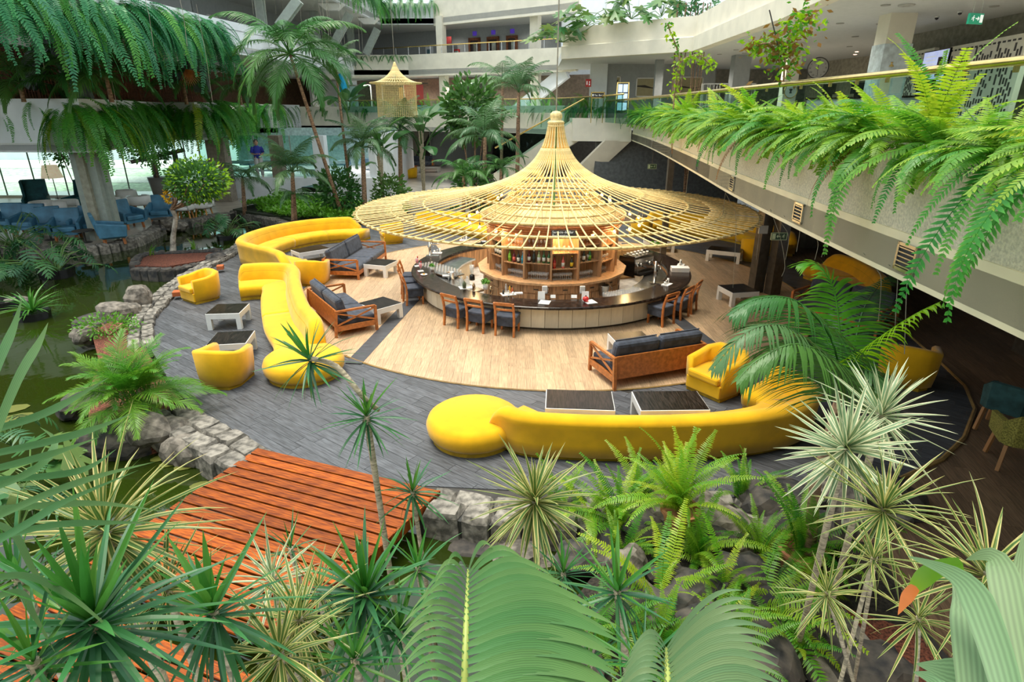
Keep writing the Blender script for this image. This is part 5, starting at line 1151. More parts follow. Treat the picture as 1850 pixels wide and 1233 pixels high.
# white slatted screen
sc = thing('slatted_screen', 'white screen of thin slanting slats beside the reception column', 'screen', (D(1268,165,33).x, 33, 4.4), -.1); fr = MB(); L_ = 2.6
for x in (0, L_): fr.box((x,0,.95),(.07,.06,1.9))
for z in (.05,1.87): fr.box((L_/2,0,z),(L_,.06,.06))
obj('frame', fr, m_white, sc); rr = random.Random(3)
for i in range(17): x = .12+i*.145; obj('slat', MB().bar((x,0,.06),(x+(rr.random()-.5)*.26,0,1.86),.035,.03,up=(0,1,0)), m_white, sc)
# clock
ck = thing('wall_clock', 'large round clock with dark numerals on the reception wall', 'clock', D(1478,123,26.5), -.62, scale=.52)
obj('face', MB().lathe([(.72,0),(.72,.04),(0,.04)], 40), MC((.36,.33,.28)), ck, rot=(pi/2,0,0)); obj('rim', MB().ring((0,0,.04), .74, .035, 48, 6), m_dark, ck, rot=(pi/2,0,0), smooth=True)
for i, s_ in enumerate(('XII','I','II','III','IIII','V','VI','VII','VIII','IX','X','XI')):
    a = pi/2-i*pi/6; o = text(s_, .17, m_dark, ck, (.57*math.cos(a)-.0, -.05, .57*math.sin(a)-.06), align='CENTER', name='numeral')
obj('hour_hand', MB().bar((0,-.055,0),(.02,-.055,.32),.04,.01,up=(0,1,0)), m_dark, ck); obj('minute_hand', MB().bar((0,-.06,0),(.04,-.06,-.5),.03,.01,up=(0,1,0)), m_dark, ck)
# counter below the clock and dark back-office opening
# white perforated panels of the reception with a screen between them
pA = D(1618,95,22); wn = None
w0 = Vector((D(1590,150,25).x,25,0)); w1 = Vector((D(1846,150,16.2).x,16.2,0)); wd = (w1-w0); WL = wd.length; wa = math.atan2(wd.y, wd.x)
def wall_uv(px, py):
    n = Vector((wd.y,-wd.x,0)).normalized(); q = W(px,py,w0,n); return (q-w0).dot(wd.normalized()), q.z
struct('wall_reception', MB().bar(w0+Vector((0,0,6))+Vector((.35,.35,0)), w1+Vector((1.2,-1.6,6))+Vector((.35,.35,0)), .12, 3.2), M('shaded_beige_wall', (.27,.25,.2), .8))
for (pa, pb, lab, seed) in (((1622,100),(1672,178),'narrower perforated white wall panel left of the screen',3),((1722,85),(1826,200),'large perforated white wall panel right of the screen',8)):
    u0, _ = wall_uv(*pa); u1, _ = wall_uv(pb[0], pb[1]); z1 = min(7.3, wall_uv(*pa)[1]); z0 = 4.75; L_ = u1-u0; o0 = w0+wd.normalized()*u0
    t_ = thing('perforated_panel', lab, 'wall panel', (o0.x,o0.y,z0), wa); H_ = z1-z0; obj('panel', MB().box((L_/2,0,H_/2),(L_,.14,H_)), MC((.66,.63,.52), .6), t_)
    rr = random.Random(seed); sl_ = MB(); nx = int(L_/.13)
    for i in range(nx):
        z = .12
        while z < H_-.3:
            h = .1+rr.random()*.16
            if rr.random() < .68: sl_.box((.1+i*.13, -.072, z+h/2),(.075,.01,h))
            z += h+.07
    for i in range(int(nx*.6)): sl_.box((.15+i*.22,-.072,H_-.12),(.13,.01,.045))
    o = obj('slots', sl_, m_dark, t_); o['kind'] = 'stuff'
u0, z1 = wall_uv(1677,87); u1, z0 = wall_uv(1710,128); o0 = w0+wd.normalized()*u0; L_ = u1-u0
tv = thing('wall_screen', 'lit information screen between the perforated panels', 'screen', Vector((o0.x,o0.y,5.5))-Vector((0.1,.15,0)), wa); H_ = 1.25
obj('casing', MB().box((L_/2,0,H_/2),(L_+.08,.1,H_+.06)), m_black, tv); obj('display', MB().box((L_/2,-.055,H_/2),(L_,.01,H_)), M('display', (.42,.47,.72), .3, emis=.8), tv)
tx = MB()
for i in range(7): tx.box((L_*.33,-.063,H_*.88-i*.11),(L_*.45*(1-.1*(i%3)),.004,.03))
obj('text_lines', tx, m_signw, tv); obj('caption_bar', MB().box((L_*.62,-.063,H_*.14),(L_*.7,.004,H_*.18)), MC((.4,.27,.12)), tv); obj('picture', MB().box((L_*.74,-.063,H_*.62),(L_*.2,.004,H_*.45)), m_dark, tv); obj('code_block', MB().box((L_*.93,-.063,H_*.7),(L_*.06,.004,H_*.5)), MC((.2,.22,.35)), tv)
# poster-covered column
pc = thing('poster_column', 'pale glossy information board wrapped round the reception column', 'board', (11.0,19.2,4.38)); obj('board', MB().box((0,0,1.2),(.8,.66,2.4)), M('glossy_board', (.6,.68,.7), .1), pc)
for i, (x, z, w_, h_, c_) in enumerate(((-.18,1.35,.3,.55,(.75,.7,.5)),(.18,1.35,.28,.5,(.7,.7,.68)),(-.1,.6,.4,.4,(.25,.45,.6)),(.2,.5,.2,.5,(.6,.65,.7)))): obj('poster', MB().box((x,-.335,z),(w_,.01,h_)), MC(c_, .3), pc)
obj('emblem', MB().lathe([(.07,0),(.05,.05),(.02,.06),(.02,.1),(.05,.12)], 8, (-.1,-.335,1.8)), m_brass, pc)
q = (11.5,27); ps = thing('round_sign', 'small round white emblem sign on the reception column behind the tree', 'sign', (11.5,26.74,5.75)); obj('disc', MB().lathe([(.26,0),(.26,.03),(0,.03)], 24), m_white, ps, rot=(pi/2,0,0)); obj('rim', MB().ring((0,0,.03), .26, .02, 32, 5), m_brass, ps, rot=(pi/2,0,0)); obj('symbol', MB().lathe([(.06,0),(.03,.08),(.08,.16),(0,.18)], 6, (0,-.035,-.08)), m_dark, ps)
# reception desk, dark, low
dk = thing('reception_desk', 'dark reception counter seen through the glass railing', 'desk', (11.9,21.5,4.38), -1.2); obj('front', MB().box((0,0,.5),(5,.2,1.0)), m_wallg, dk); obj('worktop', MB().box((0,.2,1.03),(5.1,.7,.06)), m_ctr, dk); obj('red_strip', MB().box((0,-.11,.62),(5,.01,.05)), m_red, dk)
for i in range(4):
    mo = thing('computer_monitor', 'dark monitor on the reception counter', 'monitor', (12.05+math.cos(-1.2)*(i*1.2-1.8),21.6+math.sin(-1.2)*(i*1.2-1.8),5.44), -1.2, 'reception monitors'); obj('screen', MB().box((0,0,.28),(.55,.04,.35)), m_black, mo); obj('stand', MB().box((0,.03,.06),(.18,.14,.12)), m_black, mo)
# spots added to brighten the far galleries, the restaurant and the hall
for x, y, z, e in ((-12.5,54,7.3,260),(-8,52,7.3,260),(-3.5,50,7.3,260),(.8,47.5,7.3,260),(3.4,43,7.3,160),(-6,54,3.4,150),(-1,56,3.4,90),(-16.5,42,3.4,170),(-11.5,42,3.4,170),(-5,52,10.8,30),(1,49,10.8,30),(-17.5,44,7.3,120),(-16,56,10.8,30)):
    l = bpy.data.lights.new('interior_fill', 'SPOT'); l.energy = e*2; l.spot_size = 2.8; l.spot_blend = .7; l.shadow_soft_size = .04; l.color = (1,.93,.82); o = bpy.data.objects.new('interior_fill', l); COL.objects.link(o); o.location = (x,y,z)
# ceiling fittings
for x, y in ((9.5,9),(13.5,9),(9.8,15),(14,15),(10.2,21),(14.5,21),(10,27.5),(14,27.5),(9,33.5),(13,34),(18,12),(19,20)):
    l = bpy.data.lights.new('ceiling_downlight', 'SPOT'); l.energy = 300; l.spot_size = 2.7; l.spot_blend = .6; l.shadow_soft_size = .03; l.color = (1,.92,.8); o = bpy.data.objects.new('ceiling_downlight', l); COL.objects.link(o); o.location = (x,y,7.5)
for i, (px, py) in enumerate(((1758,55),(1692,66),(1637,76),(1548,93),(1545,98),(1760,-20))):
    q = P(px,py,7.555); t_ = thing('downlight', 'lit recessed downlight in the reception ceiling', 'ceiling light', q, 0, 'lit reception downlights'); obj('lens', MB().lathe([(.085,-.012),(.0,-.012)], 16), m_lamp, t_); obj('rim', MB().ring((0,0,-.006), .09, .012, 20, 5), m_white, t_)
for i, (px, py) in enumerate(((1600,9),(1518,42),(1648,43),(1740,44),(1535,84),(1590,8+35),(1490,41),(1796,11),(1545,66),(1330,90),(1345,96),(1300,98),(1345,-5))):
    q = P(px,py,7.555); tag(obj('ceiling_fitting', MB().lathe([(.12,0),(.11,-.02),(0,-.02)], 16), MC((.35,.34,.3)), loc=q), 'small unlit round fitting in the reception ceiling', 'ceiling fitting', 'unlit ceiling fittings')
q = P(1638,9,7.555); sd_ = thing('smoke_detector', 'wide round ventilation plate in the reception ceiling', 'ceiling fitting', q); obj('plate', MB().lathe([(.2,0),(.18,-.03),(.1,-.03),(.09,-.01),(0,-.01)], 20), MC((.45,.44,.4)), sd_)
for px, py, l_ in ((1693,34,'dark dome camera left of the exit sign'),(1735,25,'dark dome camera just beside the exit sign')):
    q = P(px,py-4,7.555); t_ = thing('dome_camera', l_, 'camera', q); obj('mount', MB().lathe([(.06,0),(.06,-.03),(0,-.03)], 14), m_white, t_); obj('dome', MB().lathe([(.05,-.03),(.04,-.07),(0,-.09)], 14), m_black, t_, smooth=True)
# sloping soffit lamps on the left galleries
for i, (px, py, Y, l_) in enumerate(((40,75,24.5,'left'),(305,107,31,'middle'),(450,128,36,'right'))):
    q = D(px,py,Y); q.z = 7.18; t_ = thing('soffit_lamp', 'pale tray-shaped lamp under the gallery soffit, %s of three' % l_, 'lamp', q); obj('tray', MB().hexa([(-.35,-.2,0),(.35,-.2,0),(.35,.2,0),(-.35,.2,0),(-.75,-.35,.36),(.75,-.35,.36),(.75,.35,.36),(-.75,.35,.36)]), m_white, t_)
for i, (px, py, Y, l_) in enumerate(((515,6,34,'left'),(602,38,41,'middle'),(668,64,47,'right'))):
    q = D(px,py,Y); q.z = 10.66; t_ = thing('soffit_lamp', 'pale tray-shaped lamp under the second gallery, %s of three' % l_, 'lamp', q); obj('tray', MB().hexa([(-.35,-.2,0),(.35,-.2,0),(.35,.2,0),(-.35,.2,0),(-.75,-.35,.36),(.75,-.35,.36),(.75,.35,.36),(-.75,.35,.36)]), m_white, t_)
# second, smaller canopy hanging far behind with woven sides
h2 = thing('woven_canopy', 'smaller pointed woven canopy hanging behind the palms', 'canopy', (D(715,150,33).x,33,0)); HZ = D(715,112,33).z
pr2 = sm([(.02,0,HZ),(.2,0,HZ-.4),(.5,0,HZ-.7),(.9,0,HZ-.9),(1.3,0,HZ-.98)], 4)
cm2 = MB().tube(pr2, .018, 5).mesh('rod', [m_rattan], True)
for i in range(48): obj('rod', cm2, None, h2, rot=(0,0,2*pi*i/48))
for p_ in (pr2[5], pr2[10], pr2[-1]): obj('ring', MB().ring((0,0,p_.z), p_.x, .03, 40, 5), m_rattan, h2)
mesh2 = MB()
for i in range(60):
    a = 2*pi*i/60; mesh2.tube([(1.0*math.cos(a),1.0*math.sin(a),HZ-.92),(1.0*math.cos(a),1.0*math.sin(a),HZ-2.6)], .009, 3, cap=False)
for k in range(26): mesh2.ring((0,0,HZ-.95-k*.064), 1.0, .008, 30, 3)
o = obj('woven_side', mesh2, m_rattan, h2); o['kind'] = 'stuff'; obj('hanging_cable', MB().tube([(0,0,HZ),(0,0,14)], .012, 5), m_wire, h2)
# shop fronts on the first floor across the hall
sf = thing('shop_display', 'red and blue shop display behind the palms on the first floor', 'display', (D(730,165,50).x,51,4.4)); obj('red_poster', MB().box((.6,0,1.6),(1.5,.05,1.8)), MC((.5,.06,.05)), sf); obj('blue_stand', MB().box((.9,-.4,.5),(1.6,.5,1.0)), MC((.0,.25,.35)), sf); obj('orange_strip', MB().box((-.4,-.2,1.9),(.3,.1,.8)), MC((.7,.35,.05)), sf); obj('rail', MB().box((0,-.1,2.6),(3.5,.1,.08)), m_dark, sf)
sf2 = thing('blue_garment', 'bright blue garment hanging behind the tall slanting palm', 'clothes', D(618,150,46)); obj('cloth', blob(.35,.25,.75,4), MC((.0,.35,.6)), sf2)
for i, (x, w_) in enumerate(((-13,2.6),(-9.8,2.2),(-3.2,2.6),(2.1,1.5))):
    t_ = thing('shop_window', 'glazed shop window on the first floor, %s' % ('leftmost','second','third, left of the stair','nearest the stair')[i], 'window', (x,52.5-.5*(x+8),4.4), -.47); obj('pane', MB().box((0,0,1.3),(w_,.02,2.5)), m_rail, t_); fr = MB()
    for s_ in (-1,1): fr.box((s_*w_/2,0,1.3),(.08,.1,2.6))
    fr.box((0,0,2.6),(w_,.1,.1)); obj('frame', fr, m_steel_g, t_)
# hanging cords on the right
for i, (px, y0, y1, Y) in enumerate(((1330,400,520,12.5),(1372,395,470,12.0),(1425,430,470,9.2),(1418,480,500,9.2),(1445,415,455,8.6),(1478,440,470,8),(1490,440,465,8),(1592,510,590,6.2),(1622,500,610,5.7),(1640,495,640,5.3))):
    a = D(px,y0,Y); b_ = D(px-6,y1,Y); p0, _a = on_beam(Y); top_ = Vector((p0.x-.02, Y, 3.6)); cv = sm([top_, (top_+a)/2+Vector((.05,0,-.02)), a, b_], 6)
    tag(obj('hanging_wire', MB().tube(cv, .0035, 5), m_wire), 'thin pale cord hanging from the right gallery beam', 'cord', 'cords hanging from the right gallery')
# ------------------------------------------------------------------ leaf and frond makers
def leaf_strip(mb, p, d, side, L, w, droop, seg=3, prof=None, fold=0, grav=Vector((0,0,-1))):
    """one blade: starts at p, heads along d, bends towards gravity; side is its width direction"""
    prof = prof or [.45,1,.75,.0]
    n = len(prof)-1; q = Vector(p); t = Vector(d).normalized(); rows = []; st = L/n
    for i in range(n+1):
        s_ = side-t*side.dot(t); s_ = s_.normalized()*w*.5*prof[i] if s_.length > 1e-6 else Vector((0,0,0))
        rows.append((q.copy(), s_, t.copy()))
        t = (t+grav*droop/n).normalized(); q = q+t*st
    vs = []; uv = []; fs = []
    if fold:
        for i, (q, s_, t) in enumerate(rows):
            up = s_.cross(t).normalized() if s_.length > 1e-6 else Vector((0,0,0))
            if up.z < 0: up = -up
            o = up*fold*w*prof[i]; vs += [q-s_+o, q, q+s_+o]; v = i/n; uv += [(0.02,v),(.5,v),(.98,v)]
        for i in range(n): a = i*3; fs += [(a,a+1,a+4,a+3),(a+1,a+2,a+5,a+4)]
    else:
        for i, (q, s_, t) in enumerate(rows): v = i/n; vs += [q-s_, q+s_]; uv += [(0.02,v),(.98,v)]
        for i in range(n): a = i*2; fs.append((a,a+1,a+3,a+2))
    mb.add(vs, fs, 0, uv)
def arc(L, e0, e1, n=12, pw=1.15):
    pts = [Vector((0,0,0))]; 
    for i in range(n):
        e = math.radians(e0+(e1-e0)*((i+.5)/n)**pw); pts.append(pts[-1]+Vector((math.cos(e),0,math.sin(e)))*L/n)
    return pts
def frond(pts, n, ll, w, droop=.5, a0=75, a1=25, t0=.12, shape=None, seed=1, rad=.008, up=.15, prof=None, jit=.12, sidev=None, fold=0):
    rr = random.Random(seed); mb = MB(); k = len(pts)-1
    cum = [0]
    for i in range(k): cum.append(cum[-1]+(pts[i+1]-pts[i]).length)
    tot = cum[-1]
    def at(t):
        d = t*tot
        for i in range(k):
            if d <= cum[i+1] or i == k-1: f = (d-cum[i])/(cum[i+1]-cum[i]); return pts[i]+(pts[i+1]-pts[i])*f, (pts[i+1]-pts[i]).normalized()
    shape = shape or (lambda t: .35+.65*math.sin(pi*min(1, (t*1.05+.12))) if t < .9 else .45*(1-t)/.1*.8+.1)
    mb.tube(pts, [rad*(1-.8*i/k) for i in range(k+1)], 4, 0, False)
    for s_ in (-1,1):
        for i in range(n):
            t = t0+(1-t0)*(i+rr.random()*.3)/n; t = min(t, .995); p, tg = at(t)
            sd = tg.cross(Vector((0,0,1))) if sidev is None else Vector(sidev)
            if sd.length < .15: sd = Vector((0,1,0))
            sd = sd.normalized()*s_; nm = sd.cross(tg)*s_
            if nm.z < 0: nm = -nm
            a = math.radians(a0+(a1-a0)*t+rr.uniform(-6,6)); d = tg*math.cos(a)+sd*math.sin(a)+nm*up
            leaf_strip(mb, p, d, tg, ll*shape(t)*(1+rr.uniform(-jit,jit)), w, droop, prof=prof, fold=fold)
    return mb
fernshape = lambda t: max(.12, math.sin(pi*min(1,(t*.85+.18)))**.6) if t < .92 else .35
SH = {}
def fm(key, *a, mats=(), **k):
    me = frond(*a, **k).mesh('frond', list(mats), False); SH[key] = me; return me
def famset(pre, mat, specs, pw=1.15, **kw):
    out = []
    for i, (L, e0, e1) in enumerate(specs): out.append(fm(pre+str(i), arc(L, e0, e1, 12, pw), mats=[mat], seed=i+3, **kw))
    return out
fk = dict(n=40, ll=.08, w=.0155, droop=.35, a0=85, a1=60, t0=.06, shape=fernshape, rad=.004, up=.05, prof=[.8,1,0])
fern_up = famset('fu', lm_fern, [(1,78,15),(1,65,-10),(.9,85,40)], **fk)
fern_out = famset('fo', lm_fern, [(1,40,-60),(1.1,25,-75),(1,50,-35)], **fk)
rk = dict(fk); rk.update(n=28, ll=.135, w=.027, droop=.3, a0=80, a1=55)
fern_r = famset('rf', lm_fern, [(1,35,-50),(1,12,-68),(1,55,-25),(1,25,-60)], **rk)
fern_rb = famset('rb', lm_fernb, [(1,45,-35),(1,65,-5),(1,78,25)], **rk)
fern_b = famset('fb', lm_fernb, [(1,78,10),(1,55,-25),(.9,85,35),(1,35,-50)], **fk)
kc = dict(fk); kc.update(n=28, ll=.088, w=.021, pw=.55, droop=.12, a0=70, a1=52)
fern_hang = famset('fh', lm_fernc, [(1,5,-95),(1.1,-15,-92),(.95,30,-90)], **kc)
fern_hg = famset('fg', lm_fernm, [(1,10,-95),(1.1,-10,-92),(.95,45,-88)], **kc)
fern_hd = famset('fd', lm_fernd, [(1,40,-90),(1.05,20,-90),(.9,60,-70)], **kc)
fern_hb = famset('hb', lm_fernb, [(1,10,-95),(1.1,-10,-92),(.95,45,-88)], **kc)
fern_dry = famset('fy', lm_dry, [(1,10,-90)], **kc)
def fern(name, lab, loc, n, L, sets, rz=0, spread=pi, group=None, cat='fern', tilt=.12, seed=0, z=.0, zj=0):
    rr = random.Random(seed); t_ = thing(name, lab, cat, loc, 0, group)
    for i in range(n):
        me = sets[rr.randrange(len(sets))]; k = L*(.65+.55*rr.random()); a = rz+rr.uniform(-spread, spread)
        obj('frond', me, None, t_, loc=(rr.uniform(-.07,.07), rr.uniform(-.07,.07), z-zj*rr.random()), rot=(rr.uniform(-.25,.25), rr.uniform(-tilt,tilt), a), scale=k)
    return t_
pk = dict(n=42, ll=.44, w=.02, droop=1.1, a0=70, a1=22, t0=.2, rad=.014, up=.25, prof=[.6,1,.7,0])
palm_f = famset('pf', lm_kentia, [(1.5,80,5),(1.5,62,-30),(1.5,40,-60),(1.5,15,-75)], **pk)
palm_g = famset('pg', lm_palm, [(1.5,80,5),(1.5,62,-30),(1.5,40,-60),(1.5,15,-75)], **dict(pk, n=38, ll=.4, w=.022))
palm_h = famset('ph', lm_palm, [(1.5,45,-60),(1.5,20,-85),(1.5,0,-88),(1.5,-25,-90)], **dict(pk, n=40, ll=.42, w=.021, droop=.6))
areca_f = famset('af', lm_areca, [(1.2,82,25),(1.2,68,-5),(1.2,50,-35),(1.2,30,-40)], **dict(pk, n=34, ll=.34, w=.0125, droop=.45, t0=.3, rad=.008))
def palm(lab, base, crown, fs, n, L, r=.08, e=None, seed=0, name='palm_tree', group=None, spear=True):
    rr = random.Random(seed); base = Vector(base); crown = Vector(crown); t_ = thing(name, lab, 'palm', base, 0, group); h = crown-base
    if h.length > .2: obj('trunk', MB().tube([(0,0,0), h*.35+Vector((0,0,-.02)), h*.7, h], [r*1.15,r,r*.9,r*.7], 10), m_trunkp, t_, smooth=True)
    for i in range(n):
        k = i/n; me = fs[min(len(fs)-1, int(k*len(fs)))]
        obj('frond', me, None, t_, loc=h+Vector((0,0,.02)), rot=(rr.uniform(-.2,.2), rr.uniform(-.15,.12), i*2.4+rr.uniform(-.3,.3)), scale=L/1.5*(.85+.25*rr.random()))
    return t_
# ------------------------------------------------------------------ dracaenas
def strapmesh(L, w, droop, mat, fold=.18, prof=(.55,.9,1,.8,.5,0)):
    mb = MB(); leaf_strip(mb, (0,0,0), (1,0,0), Vector((0,1,0)), L, w, droop, prof=list(prof), fold=fold); return mb.mesh('leaf', [mat])
dr_g = [strapmesh(1,.05,d,lm_drac) for d in (.12,.3,.6)]; dr_l = [strapmesh(1,.062,d,lm_dracl) for d in (.05,.2)]
dr_v = [strapmesh(1,.055,d,lm_varie) for d in (.1,.3,.6)]; dr_p = [strapmesh(1,.062,d,lm_pale) for d in (.03,.1,.2)]; dr_dry = [strapmesh(1,.05,1.0,lm_dry)]
def dracaena(lab, head, foot, L, n, mats, young=None, r=.02, lean=None, lo=-45, seed=0, thick=1.0, dry=0, w=1.0, ax=(0,0), mid=None):
    rr = random.Random(seed*7+1); head = Vector(head); foot = Vector(foot); t_ = thing('dracaena', lab, 'plant', foot); h = head-foot
    ms_ = mid if mid else [h*.3, h*.7]
    obj('trunk', MB().tube(sm([Vector((0,0,0))]+[Vector(m_) for m_ in ms_]+[h], 4), r*thick, 8), m_cane, t_, smooth=True)
    for i in range(n):
        k = i/n; e = 86-(86-lo)*k**.85+rr.uniform(-7,7); me = (young if (young and k < .2) else mats)[rr.randrange(len(young if (young and k < .2) else mats))]
        if dry and i >= n-dry: me = dr_dry[0]
        o = obj('leaf', me, None, t_, scale=(L*(.72+.38*rr.random())*(.75 if k < .12 else 1), L*(.85+.4*rr.random())*w*2.0*.5, L))
        q = Matrix.Rotation(ax[0],3,'X')@Matrix.Rotation(ax[1],3,'Y')@Matrix.Rotation(i*2.39996+rr.uniform(-.2,.2),3,'Z')@Matrix.Rotation(-math.radians(e),3,'Y')@Matrix.Rotation(rr.uniform(-.3,.3),3,'X')
        o.rotation_euler = q.to_euler(); o.location = h+Vector((0,0,-.05*k))
    return t_
def along(line, d0, d1, step):
    out = []; acc = 0; pts = [Vector((*p[:2],0)) for p in line]; nxt = d0
    for a, b_ in zip(pts, pts[1:]):
        l = (b_-a).length; t = (b_-a).normalized() if l > 0 else Vector((1,0,0))
        while nxt <= acc+l and nxt <= d1:
            out.append((a+t*(nxt-acc), t)); nxt += step
        acc += l
    return out
# ------------------------------------------------------------------ ferns along the right planter
rr = random.Random(9); i = 0
for p, t in along(B1, 1.2, 33.5, .46):
    n = Vector((-t.y, t.x, 0)); dist = p.length
    for row, (o, L) in enumerate(((.1,.84),(.45,.8),(.85,.75))):
        if row == 2 and i % 2: continue
        q = p+n*(o+rr.uniform(-.08,.08))+t*rr.uniform(-.15,.15); q.z = gz-.05-.1*(row > 0)
        br = rr.random() < .38; L_ = L*(.85+.4*rr.random())*(1.0 if dist > 8 else .92)
        nf = 20 if row == 0 else 13
        outw = math.atan2(-n.y, -n.x)
        seg = ['above the nearest air vent','above the second air vent','above the third air vent','above the fourth air vent','above the fifth air vent','at the far end by the stair landing'][0 if p.y < 6.5 else 1 if p.y < 9.5 else 2 if p.y < 13.5 else 3 if p.y < 18 else 4 if p.y < 24 else 5]
        if row == 0:
            f_ = fern('boston_fern', 'arching fern spilling over the right planter, '+seg, q, nf, L_, fern_r+fern_r[1:2]+fern_out[:1]+(fern_rb if br else fern_r[2:]), outw, 1.6, 'ferns spilling over the right planter, '+seg, seed=i)
            if i % 9 == 2: fern('withered_fern', 'part-withered brown fern on the right planter, '+seg, q+Vector((0,0,-.02)), 4, L_*1.0, fern_dry+fern_out[:2], outw, .6, 'part-withered ferns, '+seg, seed=i+500)
        else: fern('boston_fern', 'upright fern inside the right planter, '+seg, q, nf, L_*.85, fern_rb+(fern_rb if br else fern_up[:2])+fern_r[2:3], outw, pi, 'upright ferns in the right planter, '+seg, seed=i+100*row)
    i += 1
p, a = on_beam(6.6); fern('tall_fern', 'tallest fern frond rising before the perforated panel on the right', (p.x+.45,6.3,gz), 5, 1.25, [fern_b[2], fern_up[2]], 0, pi, seed=5, tilt=.05)
# trailing fronds hanging low over the beam face
for i, (y, L) in enumerate(((3.9,1.2),(4.6,1.25),(5.6,1.0),(6.6,1.1),(8.4,1.0),(10.6,.9),(13,.9))):
    p, a = on_beam(y); fern('trailing_fern', 'long fern frond trailing down the stucco beam, %s from the right edge' % ('first','second','third','fourth','fifth','sixth','seventh')[i], (p.x+.02,y,gz), 4, L, [fern_hg[1],fern_hg[0]], pi+.2, .6, seed=i+40)
# ------------------------------------------------------------------ ferns on the left galleries
i = 0
for p, t in along(L2[:5], 4.5, 27.5, .42):
    n = Vector((-t.y, t.x, 0)); outw = math.atan2(-n.y, -n.x); q = p+n*rr.uniform(0,.3)
    d = p.y
    sg_ = 'left of the slanted column' if q.x < -14.6 else 'above the slanted column' if q.y < 23 else 'over the middle rattan screens' if q.y < 26.5 else 'at its right end'
    if d < 30.5:
        fern('hanging_fern', 'long blue-green fern on the upper left gallery, '+sg_, (q.x,q.y,8.85), 17, 2.15*(.85+.3*rr.random()), fern_hang+fern_hang+fern_hg[:1], outw, 1.1, 'ferns hanging from the upper left gallery, '+sg_, seed=i+900, zj=.9)
    i += 1
for p, t in along(L2[:8], 27, 62, .75):
    n = Vector((-t.y, t.x, 0)); outw = math.atan2(-n.y, -n.x); q = p+n*.3
    fern('gallery_fern', 'dark bushy fern on the receding upper left gallery', (q.x,q.y,8.8), 9, 1.25*(.8+.4*rr.random()), fern_hd+fern_hd[2:], outw, 2.4, 'dark ferns on the receding upper gallery', seed=int(p.y*10))
for p, t in along(L3[:5], 10, 45, .75):
    n = Vector((-t.y, t.x, 0)); outw = math.atan2(-n.y, -n.x)
    if p.y > 34: fern('gallery_fern', 'dark fern hanging from the topmost gallery', (p.x,p.y,12.4), 9, 1.9*(.8+.4*rr.random()), fern_hd+fern_hg[:1], outw, 1.3, 'dark ferns on the topmost gallery', seed=int(p.y*10+3))
i = 0
dens = []
for p, t in along(L1[:9], 1, 62, .5):
    px = 925+F*p.x/(p.y*math.cos(TH)-0+0)  # rough bearing only used to thin the planting
    n = Vector((-t.y, t.x, 0)); outw = math.atan2(-n.y, -n.x); q = p+n*(.15+rr.uniform(0,.3)); d = p.y
    u = p.x/p.y; i += 1
    left = p.x < -17.3 and d < 25
    if left and i % 3: continue
    if d > 25.2 and d < 34.8 and p.x > -19.2:
        k = 16
        fern('hanging_fern', 'bright green fern hanging from the first gallery beside the slanted column', (q.x,q.y,5.4), k, 2.4*(.75+.4*rr.random()), fern_hg+fern_hg+fern_hb[:1], outw, 1.2, 'bright ferns hanging from the first gallery', seed=i+300, zj=.6)
    elif left: fern('hanging_fern', 'thin fern hanging over the pale fascia at the far left', (q.x,q.y,5.4), 5, 1.7, fern_hg+fern_up[:1], outw, 1.2, 'thin ferns over the far left fascia', seed=i+300)
    elif d < 26: fern('hanging_fern', 'bright green fern hanging from the first gallery beside the slanted column', (q.x,q.y,5.4), 20, 2.2, fern_hg+fern_hb[:1], outw, 1.2, 'bright ferns hanging from the first gallery', seed=i+300, zj=.6)
    elif d < 36: fern('hanging_fern', 'lush green fern hanging at the middle bay of the first gallery', (q.x,q.y,5.4), 20, 2.6*(.7+.4*rr.random()), fern_hg+fern_hb[:1], outw, 1.3, 'lush ferns at the middle bay', seed=i+300, zj=.6)
    elif d < 47.5 and i % 2: fern('hanging_fern', 'dark green fern hanging at the far bay of the first gallery', (q.x,q.y,5.4), 16, 3.0*(.7+.4*rr.random()), fern_hg+fern_hd[:1], outw, 1.4, 'dark ferns at the far bay', seed=i+300)
    elif i % 2: fern('gallery_fern', 'low dark fern along the far corner of the first gallery', (q.x,q.y,5.3), 8, 1.5, fern_hd, outw, 2.4, 'low ferns at the far corner', seed=i+300)
for p, t in along(L1[8:]+[(4.8,33.6)], 1, 40, .62):
    n = Vector((-t.y, t.x, 0)); outw = math.atan2(-n.y, -n.x)
    fern('gallery_fern', 'low green fern along the planter below the far brass rail', (p.x+n.x*.3,p.y+n.y*.3,5.1), 11, 1.05*(.7+.6*rr.random()), fern_hd+fern_up[:2]+fern_hg[2:], outw, 2.6, 'low ferns below the far brass rail', seed=int(p.x*10))
# ------------------------------------------------------------------ palms beyond the bar and on the left
def pc_(px, py, Y): return D(px, py, Y)
def gp(px, py, Y): v = D(px, py, Y); return Vector((v.x, v.y, 0))
palm('kentia palm with pale fronds before the dark back hall', gp(722,330,33), pc_(722,238,33), palm_f, 13, 2.3, .12, seed=1)
palm('kentia palm right of the hall entrance, behind the canopy', gp(874,330,31), pc_(876,248,31), palm_f, 14, 2.5, .12, seed=2)
palm('tall slim palm just left of the canopy peak', gp(934,320,36), pc_(937,168,36), palm_f[:3], 12, 2.5, .12, seed=3)
palm('second tall palm crown behind the slim palm near the lifts', gp(905,320,39), pc_(908,148,39), palm_f[1:], 9, 2.7, .09, seed=4)
palm('old palm with a long slanting bare trunk and drooping crown', gp(614,330,29.5), pc_(524,98,28.5), palm_g[1:2]+palm_h, 26, 3.5, .09, seed=5)
palm('slim slanting palm right of the old drooping palm', gp(632,330,31), pc_(606,118,31), palm_f, 11, 1.9, .07, seed=6)
